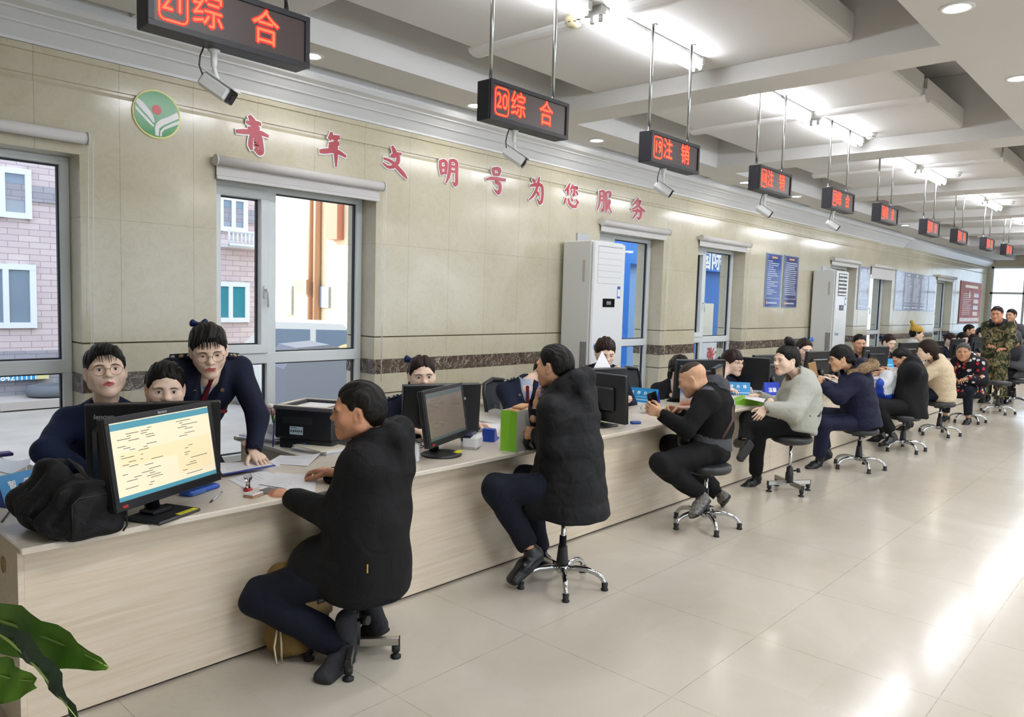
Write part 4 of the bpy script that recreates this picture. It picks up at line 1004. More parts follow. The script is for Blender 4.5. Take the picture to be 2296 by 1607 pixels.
for n, x0, zt, c1, c2 in SG:
    t = thing('counter_sign', 'black hanging LED sign reading %d %s%s, %s in the row' % (n, c1, c2, ORD[n]), 'hanging sign', (x0+SW/2, SY+SD/2, zt-SH), group='LED counter signs hung in a row from the ceiling')
    mb = MB(); b = 0.018
    mb.box((-SW/2, -SD/2+0.004, 0), (SW/2, SD/2, SH), bev=0.003)
    e = 0.0003
    for lo, hi in (((-SW/2, 0), (SW/2, b)), ((-SW/2, SH-b), (SW/2, SH)), ((-SW/2+e, b-.001), (-SW/2+b, SH-b+.001)), ((SW/2-b, b-.001), (SW/2-e, SH-b+.001))): mb.box((lo[0], -SD/2-0.006, lo[1]), (hi[0], -SD/2+0.0045, hi[1]))
    mb.build('housing', SIGN_K, t)
    MB().box((-SW/2+b, -SD/2+0.001, b), (SW/2-b, -SD/2+0.0035, SH-b)).build('led_panel', LED_P, t)
    mb = MB(); U, Vv = (1, 0, 0), (0, 0, 1); zc = SH/2; fy = -SD/2
    def led(txt, xc, sz, sx=1.0, z=zc):
        put_text(mb, txt, (xc, fy+0.0008, z), U, Vv, sz, 0, bold=0.0052, sx=sx); put_text(mb, txt, (xc, fy-0.0004, z), U, Vv, sz, 1, sx=sx)
    for ch_, xc, sz in ((c1, -0.092, 0.125), (c2, 0.112, 0.125)): mb = MB(); led(ch_, xc, sz, 0.86); mb.build('led_character', [LED_R, LED_Y], t)
    mb = MB(); led('%d' % n, -0.203, 0.098, 0.80); mb.build('led_number', [LED_R, LED_Y], t); mb = MB()
    w_, h_, r_ = 0.044, 0.060, 0.018
    pts = [(-0.203+sx*(w_-r_)+r_*math.cos(a), zc+sz*(h_-r_)+r_*math.sin(a)) for sx, sz, a0 in ((1, 1, 0), (-1, 1, 90), (-1, -1, 180), (1, -1, 270)) for a in [math.radians(a0+k*30) for k in range(4)]]
    pts.append(pts[0])
    for wd, yy, mi in ((0.0062, fy+0.0008, 0), (0.0030, fy-0.0004, 1)):
        for i in range(len(pts)-1):
            a, c = np.array(pts[i]), np.array(pts[i+1]); d = nrm(c-a); q = np.array([-d[1], d[0]])*wd; a = a-d*wd*.3; c = c+d*wd*.3
            mb.quad((a[0]-q[0], yy, a[1]-q[1]), (c[0]-q[0], yy, c[1]-q[1]), (c[0]+q[0], yy, c[1]+q[1]), (a[0]+q[0], yy, a[1]+q[1]), mi)
    mb.build('led_ring', [LED_R, LED_Y], t)
    for rx in (-SW/2+0.055, SW/2-0.06):
        mb = MB(); mb.cyl((rx, 0.012, SH), (rx, 0.012, ZP-(zt-SH)), 0.0095, seg=12); mb.cyl((rx, 0.012, ZP-(zt-SH)-0.006), (rx, 0.012, ZP-(zt-SH)), 0.026, seg=16); mb.cyl((rx, 0.012, SH), (rx, 0.012, SH+0.012), 0.02, seg=12)
        mb.build('hanging_rod', STEEL, t)
    if n >= 16:
        if n == 16: continue
        c = thing('security_camera', 'white bullet security camera hanging below the %s LED sign' % ORD[n], 'security camera', (x0+0.245+(0.02 if n < 20 else 0), SY+SD/2+.03, zt-SH))
        R = np.stack([nrm((0.93, 0.35, 0.0)), nrm((0, 0, 1)), nrm((0.35, -0.93, 0))], 1)
        dv = nrm((0.50, -0.62, -0.52)); xa = nrm(np.cross(dv, (0, 0, 1))); za = np.cross(xa, dv); R = np.stack([xa, dv, za], 1); o = np.array([0.02, 0.0, -0.128])
        mb = MB(); mb.box((-0.029, -0.07, -0.027), (0.029, 0.045, 0.027), 0, R, o, bev=0.010); mb.box((-0.031, -0.072, 0.0255), (0.031, 0.058, 0.031), 0, R, o, bev=0.002); mb.build('camera_body', WCAM, c)
        mb = MB(); mb.box((-0.026, 0.044, -0.024), (0.026, 0.052, 0.024), 0, R, o, bev=0.004); mb.cyl(o+R@np.array([0, 0.051, 0]), o+R@np.array([0, 0.054, 0]), 0.012, seg=16); mb.build('lens_window', BLACK_G, c)
        mb = MB(); mb.lathe([(0.0, 0.0), (0.02, 0.0), (0.02, -0.006), (0.011, -0.012), (0.010, -0.055), (0.006, -0.06)][::-1], seg=16); mb.tube([(0, 0, -0.055), (0.005, 0, -0.075), o+np.array([0, 0, 0.02])], 0.007, 0, 8); mb.build('mount', WCAM, c)
        mb = MB(); mb.tube([(-0.035, 0, 0.0), (-0.045, 0.004, -0.03), (-0.046, 0.01, -0.06), (-0.03, 0.02, -0.085), o+R@np.array([0, -0.06, 0.0])], 0.0028, 0, 6); mb.build('cable', CABLE, c)

# ---- roller blinds over the windows
BLIND = mat('roller blind cloth', '#D3D0CD', 0.75, bump=(900, .1)); BAR = mat('blind bar', '#CFCDCA', 0.4)
order = ['nearest window, at the left edge', 'second window, under the red characters', 'third window, behind the nearer air conditioner', 'fourth window', 'fifth window, behind the farther air conditioner', 'sixth window', 'seventh window, farthest along the wall']
drop = [0.0, 0.07, 0.05, 0.055, 0.05, 0.20, 0.05]
for i, ((x0, x1), od) in enumerate(zip(WIN, order)):
    t = thing('roller_blind', 'white roller blind rolled up above the '+od, 'blind', ((x0+x1)/2, YW, 2.36), group='roller blinds above the windows')
    L = (x1-x0)/2+0.02; zc = 0.085; r = 0.032
    mb = MB(); mb.cyl((-L, -0.05, zc), (L, -0.05, zc), r, seg=18)
    if drop[i]: mb.box((-L+0.01, -0.024, zc-0.02-drop[i]), (L-0.01, -0.0215, zc)); 
    mb.build('blind_roll', BLIND, t)
    if drop[i]:
        mb = MB(); mb.box((-L+0.01, -0.030, zc-0.045-drop[i]), (L-0.01, -0.015, zc-0.019-drop[i]), bev=0.004); mb.build('bottom_bar', BAR, t)
    for sx in (-1, 1):
        mb = MB(); mb.cyl((sx*(L+0.001), -0.05, zc), (sx*(L+0.012), -0.05, zc), r+0.004, seg=18); mb.box((sx*L-0.006+sx*.008, -0.06, zc-0.02), (sx*L+0.006+sx*.008, 0.0, zc+0.02)); mb.build('end_bracket', BAR, t)
    mb = MB()
    for dx in (0.012, 0.036): mb.tube([(L+dx, -0.052, zc), (L+dx-0.01, -0.05, -0.6), (L+0.024-0.01, -0.05, -1.42)], 0.0022, 0, 5)
    mb.build('pull_cord', mat('blind cord', '#E9E7E2', 0.5), t)

# ---- emblem and brush characters on the wall
RED = mat('brush character red', '#A3162E', 0.3); WBK = mat('character white backing', '#ECECEC', 0.3)
def disc(mb, r, x, z, y, n=32, t=0.001, mi=0): mb.prism([(x+r*math.cos(2*math.pi*k/n), z+r*math.sin(2*math.pi*k/n)) for k in range(n)], (0, y, 0), (1, 0, 0), (0, 0, 1), (0, 1, 0), t, mi)
e = thing('wall_emblem', 'round green emblem with white bands and red disc high on the wall', 'emblem', (1.94, YW, 2.665))
RE = 0.137
mb = MB(); disc(mb, RE+0.006, 0, 0, -0.009, 48, 0.009); mb.build('rim', mat('emblem rim yellow', '#E4E08A', 0.35), e)
mb = MB(); disc(mb, RE-0.004, 0, 0, -0.0112, 48); mb.build('disc', mat('emblem green', '#1E8A3C', 0.22), e)
def band(mb, px):
    P = [((x-1056)/150*RE*.97, (777-y)/150*RE*.97) for x, y in px]; mb.prism(P, (0, -0.0118, 0), (1, 0, 0), (0, 0, 1), (0, -1, 0), 0.0008)
mb = MB()
band(mb, [(914, 722), (928, 694), (960, 712), (1000, 752), (1028, 790), (1040, 832), (1030, 838), (1000, 806), (960, 766)]); band(mb, [(912, 742), (960, 786), (1000, 822), (1036, 856), (1032, 868), (990, 838), (950, 800), (913, 766)])
band(mb, [(1042, 918), (1040, 870), (1050, 838), (1080, 806), (1130, 780), (1192, 738), (1203, 778), (1150, 810), (1098, 842), (1070, 868), (1064, 922)]); band(mb, [(1072, 922), (1076, 884), (1100, 856), (1150, 824), (1205, 792), (1205, 814), (1150, 846), (1102, 874), (1087, 894), (1085, 921)])
mb.build('white_bands', WBK, e, fixn=True)
mb = MB(); disc(mb, 0.028, -0.002, 0.026, -0.0122, 24); mb.build('red_disc', mat('emblem red', '#C8423E', 0.3), e)
STK = {
'青': [[(.40,1.0,.03),(.50,.88,.07),(.55,.74,.07),(.56,.60,.06)],[(.32,.82,.02),(.45,.80,.05),(.66,.84,.05),(.74,.83,.02)],[(.36,.66,.02),(.48,.66,.05),(.62,.71,.05),(.70,.70,.02)],[(.02,.51,.03),(.20,.54,.05),(.45,.57,.045),(.75,.60,.045),(.97,.54,.02)],[(.46,.50,.03),(.44,.36,.045),(.43,.20,.05),(.47,.10,.02)],[(.46,.46,.03),(.60,.48,.04),(.72,.48,.05),(.75,.30,.05),(.77,.08,.06),(.70,.03,.05),(.56,.13,.02)],[(.54,.38,.02),(.62,.36,.04),(.66,.28,.035),(.54,.24,.02),(.66,.18,.03)]],
'年': [[(.44,1.0,.02),(.44,.90,.06),(.36,.78,.04)],[(.40,.85,.03),(.55,.86,.06),(.74,.90,.04)],[(.36,.64,.03),(.52,.66,.06),(.72,.71,.04)],[(.42,.66,.04),(.40,.55,.05),(.42,.44,.04)],[(.02,.37,.04),(.20,.40,.06),(.45,.46,.05),(.72,.45,.05),(.98,.36,.02)],[(.60,.90,.05),(.60,.60,.055),(.61,.30,.05),(.62,.0,.01)],[(.46,.56,.02),(.56,.54,.03)]],
'文': [[(.38,1.0,.02),(.46,.86,.06),(.50,.74,.07),(.44,.66,.03)],[(.34,.64,.03),(.44,.68,.07),(.58,.76,.05),(.74,.80,.02)],[(.62,.70,.04),(.62,.50,.06),(.45,.30,.05),(.22,.24,.03),(.03,.36,.01)],[(.06,.52,.02),(.25,.50,.03),(.45,.42,.045),(.62,.28,.06),(.85,.10,.06),(.98,-.02,.01)]],
'明': [[(.10,.86,.04),(.12,.60,.06),(.18,.34,.03)],[(.10,.84,.04),(.28,.92,.05),(.40,.84,.06),(.36,.40,.04)],[(.16,.62,.03),(.36,.64,.04)],[(.16,.40,.03),(.36,.44,.04)],[(.56,.98,.04),(.56,.60,.06),(.50,.30,.05),(.38,.04,.01)],[(.56,.96,.04),(.74,1.0,.05),(.88,.94,.06),(.88,.50,.055),(.90,.08,.06),(.80,.0,.04),(.70,.14,.01)],[(.60,.74,.03),(.86,.76,.04)],[(.60,.54,.03),(.86,.56,.04)]],
'号': [[(.30,.98,.03),(.34,.84,.06),(.38,.72,.03)],[(.30,.96,.03),(.52,1.0,.06),(.70,.98,.06),(.62,.76,.03)],[(.36,.74,.03),(.62,.78,.05)],[(.0,.50,.02),(.22,.58,.05),(.55,.60,.06),(.98,.62,.04)],[(.52,.58,.03),(.46,.44,.05),(.70,.44,.06),(.72,.22,.06),(.64,.02,.05),(.42,.16,.01)]],
'为': [[(.20,.90,.02),(.32,.82,.06),(.34,.76,.02)],[(.62,1.02,.02),(.56,.80,.06),(.46,.52,.05),(.28,.26,.04),(.02,.06,.01)],[(.08,.62,.03),(.30,.68,.05),(.60,.74,.05),(.82,.70,.06),(.86,.40,.06),(.82,.08,.06),(.68,-.02,.05),(.52,.16,.01)],[(.44,.46,.02),(.58,.36,.06),(.60,.28,.02)]],
'您': [[(.36,1.02,.02),(.28,.86,.05),(.06,.66,.02)],[(.24,.84,.04),(.24,.66,.05),(.26,.48,.02)],[(.56,1.0,.02),(.50,.86,.05),(.40,.78,.02)],[(.46,.86,.03),(.66,.90,.04),(.86,.92,.04),(.80,.82,.02)],[(.66,.88,.04),(.66,.68,.05),(.64,.52,.04),(.54,.56,.01)],[(.50,.74,.03),(.44,.60,.02)],[(.78,.74,.02),(.88,.60,.04)],[(.12,.36,.03),(.04,.12,.04)],[(.28,.36,.03),(.34,.16,.05),(.56,.04,.06),(.80,.06,.05),(.84,.22,.01)],[(.48,.40,.02),(.56,.28,.05)],[(.80,.38,.02),(.94,.22,.06)]],
'服': [[(.14,.94,.04),(.16,.60,.06),(.12,.30,.04),(.0,.04,.01)],[(.14,.92,.03),(.30,.98,.04),(.44,.94,.06),(.42,.50,.05),(.44,.10,.05),(.34,.02,.04),(.28,.14,.01)],[(.18,.72,.03),(.42,.74,.04)],[(.18,.52,.03),(.42,.54,.04)],[(.58,.98,.04),(.60,.50,.06),(.60,.0,.03)],[(.58,.94,.03),(.76,1.0,.05),(.88,.94,.06),(.84,.76,.04),(.74,.78,.01)],[(.62,.56,.03),(.88,.60,.05),(.76,.30,.045),(.56,.04,.01)],[(.66,.48,.02),(.80,.26,.05),(.99,.02,.03)]],
'务': [[(.52,1.02,.02),(.42,.86,.06),(.16,.66,.02)],[(.40,.86,.03),(.70,.92,.05),(.60,.74,.05),(.36,.54,.04),(.06,.42,.01)],[(.36,.78,.02),(.62,.60,.05),(.99,.44,.05)],[(.16,.36,.03),(.50,.42,.05),(.76,.42,.06),(.72,.14,.06),(.60,.0,.04),(.46,.12,.01)],[(.50,.52,.03),(.44,.28,.05),(.18,.0,.01)]]}
chx = [('青', 2.44, 2.68, 2.532, 2.772), ('年', 3.07, 3.30, 2.54, 2.778), ('文', 3.63, 3.88, 2.55, 2.772), ('明', 4.20, 4.44, 2.555, 2.762), ('号', 4.77, 5.02, 2.545, 2.77), ('为', 5.34, 5.57, 2.53, 2.768), ('您', 5.86, 6.11, 2.545, 2.77), ('服', 6.42, 6.68, 2.555, 2.775), ('务', 7.03, 7.32, 2.54, 2.77)]
def ribbon(mb, st, f, wx, y0, y1, mi):
    n = len(st); P = np.array([(p[0], p[1]) for p in st]); W = np.array([p[2] for p in st])
    # smooth the stroke
    t = np.linspace(0, n-1, (n-1)*5+1); px = np.interp(t, range(n), P[:, 0]); pz = np.interp(t, range(n), P[:, 1]); w = np.interp(t, range(n), W)+wx
    for _ in range(3): px[1:-1] = (px[:-2]+2*px[1:-1]+px[2:])/4; pz[1:-1] = (pz[:-2]+2*pz[1:-1]+pz[2:])/4
    q = np.stack([px, pz], 1); d = np.gradient(q, axis=0); d /= np.linalg.norm(d, axis=1)[:, None]+1e-9; nn = np.stack([-d[:, 1], d[:, 0]], 1)
    q[0] -= d[0]*wx*.6; q[-1] += d[-1]*wx*.6
    A, B = q+nn*w[:, None], q-nn*w[:, None]; m = len(q)
    V = [(*f(a), y1) for a in A]+[(*f(b), y1) for b in B]+[(*f(a), y0) for a in A]+[(*f(b), y0) for b in B]
    V = [(v[0], v[2], v[1]) for v in V]; F = []
    for i in range(m-1):
        F += [(i, m+i, m+i+1, i+1), (2*m+i, i, i+1, 2*m+i+1), (m+i, 3*m+i, 3*m+i+1, m+i+1)]
    F += [(0, 2*m, 3*m, m), (m-1, 2*m-1, 4*m-1, 3*m-1)]
    mb.add(V, F, mi)
for c, x0, x1, z0, z1 in chx:
    t = thing('wall_character', 'red brush-written character %s with white edge on the marble wall' % c, 'wall lettering', ((x0+x1)/2, YW, z0), group='red characters of the wall motto')
    f = lambda p: ((p[0]-0.5)*(x1-x0), p[1]*(z1-z0))
    mb = MB()
    for k, st in enumerate(STK[c]): ribbon(mb, st, f, 0.055, -0.001, -0.010-0.00015*k, 0)
    mb.build('backing', WBK, t, fixn=True)
    mb = MB()
    for k, st in enumerate(STK[c]): ribbon(mb, st, f, 0.018, -0.009, -0.0125-0.00015*k, 0)
    mb.build('brush_strokes', RED, t, fixn=True)

# ---- posters on the wall
def poster(name, label, cat, x0, x1, z0, z1, ground, rows, frame=None, seed=1, mirror=False, kind='text', group=None):
    t = thing(name, label, cat, ((x0+x1)/2, YW, z0), group=group); w, h = (x1-x0)/2, z1-z0; rnd = random.Random(seed)
    fr = MB(); fr.box((-w, -0.014, 0), (w, -0.0005, h), bev=0.002); fr.build('board', frame, t)
    mb = MB(); mb.box((-w+0.012, -0.0155, 0.012), (w-0.012, -0.0141, h-0.012), 0)
    if kind == 'text':
        z = h-0.07; mb.box((-w*.35, -0.0162, z), (w*.35, -0.0156, z+0.025), 2)
        m = 0.035
        for lo, hi in (((-w+m, 0.13), (w-m, 0.137)), ((-w+m+.0005, 0.1375), (-w+m+0.006, h-0.03)), ((w-m-0.006, 0.1375), (w-m-.0005, h-0.03))): mb.box((lo[0], -0.0161, lo[1]), (hi[0], -0.0156, hi[1]), 1)
        z -= 0.05
        while z > 0.17:
            l = rnd.uniform(0.25, 1.0) if seed % 2 else rnd.uniform(.8, 1)
            mb.box((-w+0.06, -0.0161, z), (-w+0.06+(2*w-0.12)*l, -0.0156, z+0.011), 1); z -= 0.030
        mb.box((-w+0.1, -0.0161, 0.055), (w-0.12, -0.0156, 0.075), 1); disc(mb, 0.028, -w+0.07, 0.065, -0.0162, 12, 0.0006, 2)
    elif kind == 'red':
        mb.box((-w*.6, -0.0161, h-0.17), (w*.6, -0.0156, h-0.10), 2); mb.box((-w+.1, -0.0161, 0.06), (w-.1, -0.0156, 0.16), 3)
        for k in range(12): mb.box((-w*.75, -0.0161, 0.25+k*0.05), (-w*.75+rnd.uniform(.5, .8)*w, -0.0156, 0.262+k*0.05), 1)
        for k in range(4): mb.box((w*.25, -0.0161, 0.22+k*0.17), (w*.72, -0.0156, 0.33+k*0.17), 3+(k % 2))
        disc(mb, 0.10, -w*.15, h*.70, -0.0162, 6, 0.0006, 2)
    mb.build('print', rows, t)
PB = mat('poster blue', '#27428C', 0.12, vary=(4, .35)); PBF = mat('poster edge pale', '#8FA3B8', 0.2); PT = mat('poster text pale', '#C9D4EA', 0.3); PO = mat('poster orange', '#D39A55', 0.3)
PP = mat('poster violet blue', '#3B3F6E', 0.12, vary=(3, .4))
poster('wall_poster', 'tall blue notice board with short text lines, left one of the pair', 'notice board', 10.585, 11.13, 1.60, 2.39, PB, [PB, PT, PO], PBF, 1)
poster('wall_poster', 'tall dark blue notice board full of text, right one of the pair', 'notice board', 11.215, 11.76, 1.60, 2.395, PP, [PP, PT, PO], PBF, 2)
GP = mat('grey laminated poster', '#8D93A6', 0.08, vary=(5, .35)); GT = mat('grey poster text', '#C8CCD6', 0.2)
poster('wall_poster', 'narrow grey glossy notice board between the farther air conditioner and the sixth window', 'notice board', 14.58, 15.16, 1.60, 2.40, GP, [GP, GT, GT], PBF, 4)
for k in range(5):
    poster('wall_poster', ['first', 'second', 'third', 'fourth', 'fifth'][k]+' from the left of five grey glossy boards past the yellow hat', 'notice board', 16.82+k*0.625, 17.42+k*0.625, 1.60, 2.42, GP, [GP, GT, GT], PBF, 6+2*k, group='row of grey glossy notice boards')
poster('wall_poster', 'big orange red framed poster near the far end of the wall', 'poster', 22.45, 24.95, 1.29, 2.43, None, [mat('poster red', '#B8442A', 0.55, vary=(3, .3)), mat('poster cream text', '#E6CDB0', 0.3), mat('poster gold', '#D9B54A', 0.3), mat('poster warm picture', '#E09A5A', 0.3, vary=(12, .5)), mat('poster pale picture', '#CDB8B4', 0.3, vary=(14, .5))], mat('poster frame brown', '#5A3626', 0.3), 5, kind='red')

# ---- upright air conditioners
ACW = mat('air conditioner white', '#DDDFDF', 0.28, spec=0.5); ACG = mat('air conditioner grille grey', '#A9ABAC', 0.5); ACB = mat('air conditioner blue label', '#2B5FA8', 0.4)
def aircon(label, x0, z1, open_vent):
    t = thing('air_conditioner', label, 'air conditioner', (x0+0.27, 4.52, 0)); w, d = 0.27, 0.19
    mb = MB(); mb.box((-w, -d+0.03, 0), (w, d, z1), 0, bev=0.012); mb.build('cabinet', ACW, t)
    mb = MB(); mb.box((-w+.003, -d, 0.95), (w-.003, -d+0.032, z1-0.012), 0, bev=0.014); mb.build('front_panel', ACW, t)
    mb = MB(); mb.box((-w+.003, -d+.001, 0.02), (w-.003, -d+0.032, 0.94), 0, bev=0.012); mb.build('lower_panel', ACW, t)
    mb = MB(); v0, v1 = z1-0.41, z1-0.05
    if open_vent:
        mb.box((-0.19, -d-0.001, v0), (0.19, -d+0.01, v1), 1)
        for k in range(6): mb.box((-0.185, -d-0.012, v0+0.015+k*0.06), (0.185, -d+0.004, v0+0.045+k*0.06), 0, bev=0.004)
        for k in range(5): mb.box((-0.15+k*0.075, -d-0.006, v0), (-0.144+k*0.075, -d, v1), 0)
    else:
        mb.box((-0.20, -d-0.006, v0), (0.20, -d+0.004, v1), 0, bev=0.004)
        for k in range(1, 6): mb.box((-0.197, -d-0.0075, v0+k*0.06), (0.197, -d-0.004, v0+k*0.06+0.003), 2)
        mb.box((-0.2, -d-0.007, v1-.004), (0.2, -d-0.004, v1), 1)
    mb.build('air_outlet', [ACW, mat('vent dark', '#1B1C1E', 0.5), ACG], t)
    mb = MB(); mb.box((-0.10, -d-0.004, z1-0.64), (0.10, -d+0.004, z1-0.555), 0, bev=0.003); mb.box((-0.04, -d-0.0055, z1-0.615), (0.035, -d-0.0035, z1-0.58), 1); mb.build('display', [BLACK_G, mat('display grey', '#6F7374', 0.3)], t)
    mb = MB(); mb.box((0.14, -d-0.003, z1-0.55), (0.19, -d+.001, z1-0.43), 0); mb.box((0.145, -d-0.004, z1-0.53), (0.185, -d-.0025, z1-0.46), 1); mb.build('energy_label', [ACB, WBK], t)
    mb = MB(); put_text(mb, 'Kelon', (-0.15, -d-0.002, z1-1.02), (1, 0, 0), (0, 0, 1), 0.075, 0, shear=0.3); mb.build('logo', ACB, t)
    for sx in (-1, 1):
        mb = MB()
        for k in range(5): mb.box((sx*w-0.004, -d+0.055+k*0.016, 0.6), (sx*w+0.004, -d+0.062+k*0.016, 1.22), 0)
        mb.build('side_grille', mat('grille dark', '#5C5F61', 0.5), t)
    mb = MB(); mb.box((-w-0.002, -0.09, z1-0.40), (-w+.002, -0.06, z1-0.19)); mb.build('side_label', mat('label grey', '#B9B5AD', 0.5), t)
    mb = MB(); mb.box((-w, -d, -0.0), (w, d, 0.001)); 
    return t
aircon('tall white upright air conditioner beside the third window', 5.84, 2.20, False)
aircon('tall white upright air conditioner with open vents beside the fifth window', 12.30, 2.22, True)
for x, lb in ((6.10, 'nearer'), (12.75, 'farther')):
    o = MB().box((x, YW-0.012, 2.19), (x+0.20, YW-0.0005, 2.30)).build('wall_plate', mat('metal cover plate', '#B4B7BA', 0.35, 0.6)); tag(o, 'grey metal cover plate on the wall above the %s air conditioner' % lb, 'cover plate')
# ---------------------------------------------------------------- counter, desks, stools, monitors
def wood_mat(name, c0, c1, c2, rough=0.35):
    g = NG(name, rough, 0.4); sp = g.n('SeparateXYZ', {'Vector': g.tc.outputs['Object']})
    v = g.n('CombineXYZ', {0: g.math('MULTIPLY', sp.outputs[0], 2.0), 1: g.math('MULTIPLY', sp.outputs[1], 45.0), 2: g.math('MULTIPLY', sp.outputs[2], 45.0)})
    n = g.noise(1.0, 5, v, 0.6, 0.6); n2 = g.noise(3.2, 6, v, 0.6)
    c = g.ramp(n, [(0.35, s2l(c0)), (0.5, s2l(c1)), (0.68, s2l(c2))])
    g.color(g.mix(g.math('MULTIPLY', g.ramp(n2, [(0.45, (0, 0, 0)), (0.7, (1, 1, 1))]), 0.25), c, s2l(c0))); return g.m
MAPLE = wood_mat('pale maple panel', '#DBCBB4', '#E3D5C0', '#E9DDCB'); MAPLE_T = wood_mat('pale maple top', '#D0C4B3', '#D8CEBF', '#DFD6C9', 0.28)
CT, YB0, YT0, YT1, XC0, XC1 = 0.712, 3.034, 2.93, 3.64, 0.74, 24.6
ctr = thing('service_counter', 'long pale maple service counter running the length of the hall', 'counter', (XC0, YB0, 0))
x = XC0+0.022; k = 0
seams = [2.295, 3.90, 5.50, 7.10, 8.70, 10.3, 11.9, 13.5, 15.1, 16.7, 18.3, 19.9, 21.5, 23.1, XC1]
for sx in seams:
    MB().box((x+0.0015, YB0, 0.012), (sx-0.0015, YB0+0.018, 0.684)).build('front_panel', MAPLE, ctr, True); x = sx
MB().box((XC0+.02, YB0+0.01, 0.0), (XC1, YB0+0.016, 0.684)).build('backing_board', mat('dark gap', '#4A3E33', 0.8), ctr, True)
# end panel with its cable hole
mb = MB(); hy, hz, hr = 3.20, 0.585, 0.030; y0, y1, z0, z1 = YB0-0.012, 3.60, 0.0, 0.684; n = 32
ring = [(hy+hr*math.cos(a), hz+hr*math.sin(a)) for a in np.linspace(0, 2*math.pi, n, endpoint=False)]; outr = []
for a in np.linspace(0, 2*math.pi, n, endpoint=False):
    c, s_ = math.cos(a), math.sin(a); t = min([q for q in (((y1-hy)/c if c > 1e-9 else 9), ((y0-hy)/c if c < -1e-9 else 9), ((z1-hz)/s_ if s_ > 1e-9 else 9), ((z0-hz)/s_ if s_ < -1e-9 else 9))]); outr.append((hy+t*c, hz+t*s_))
V = []; 
for xx in (XC0, XC0+0.020): V += [(xx, p[0], p[1]) for p in ring]+[(xx, p[0], p[1]) for p in outr]
F = []
for i in range(n):
    j = (i+1) % n; F += [(i, j, n+j, n+i), (2*n+i, 3*n+i, 3*n+j, 2*n+j), (i, 2*n+i, 2*n+j, j), (n+i, n+j, 3*n+j, 3*n+i)]
mb.add(V, F)
for (a, b) in ((y0, z0), (y1, z0), (y0, z1), (y1, z1)): pass
# square corners that the radial outline cuts off
for cy, cz, iy, iz in ((y0, z0, 1, 1), (y1, z0, -1, 1), (y0, z1, 1, -1), (y1, z1, -1, -1)):
    c = np.array([cy, cz]); q = sorted(outr, key=lambda p: abs(p[0]-cy)+abs(p[1]-cz)); on_y = [p for p in outr if abs(p[1]-cz) < 1e-6]; on_z = [p for p in outr if abs(p[0]-cy) < 1e-6]
    if on_y and on_z:
        a = min(on_y, key=lambda p: abs(p[0]-cy)); b = min(on_z, key=lambda p: abs(p[1]-cz))
        for xx in (XC0, XC0+0.020): mb.add([(xx, cy, cz), (xx, *a), (xx, *b)], [(0, 1, 2)])
        for p in (a, b): mb.quad((XC0, cy, cz), (XC0+0.02, cy, cz), (XC0+0.02, *p), (XC0, *p))
mb.build('end_panel', MAPLE, ctr, True, fixn=True)
mb = MB(); mb.tube([(XC0-0.0015, hy+hr*math.cos(a), hz+hr*math.sin(a)) for a in np.linspace(0, 2*math.pi, 33)], 0.002, 0, 6, False); mb.build('cable_hole_rim', mat('hole rim tan', '#B39468', 0.5), ctr, True)
mb = MB(); mb.box((XC0-0.012, YT0, 0.686), (XC1, YT1, CT), 0, bev=0.005); mb.build('worktop', MAPLE_T, ctr, True)
for i, (a, b, lb) in enumerate(((0.25, 1.07, 'white topped side desk under the nearest window'), (2.26, 2.88, 'side desk carrying the black printer'), (3.92, 4.45, 'side desk with papers and cup behind the green gift bag'), (5.62, 6.35, 'side desk behind the third counter position'), (7.25, 7.75, 'side desk behind the woman with hair bun'), (8.9, 9.4, 'side desk behind the woman in navy parka'))):
    t = thing('side_desk', lb, 'desk', ((a+b)/2, 4.0, 0), group=None); mb = MB(); mb.box((a, YT1+0.002, 0.686), (b, 4.62 if i == 0 else 4.42, CT), bev=0.004); mb.build('desk_top', mat('desk white laminate', '#D9D5CD', 0.3), t, True)
    mb = MB(); mb.box((a+0.03, YT1+0.03, 0.0), (a+0.05, 4.38, 0.685)); mb.build('side_panel', MAPLE, t, True); mb = MB(); mb.box((b-0.05, YT1+0.03, 0.0), (b-0.03, 4.38, 0.685)); mb.build('side_panel', MAPLE, t, True)

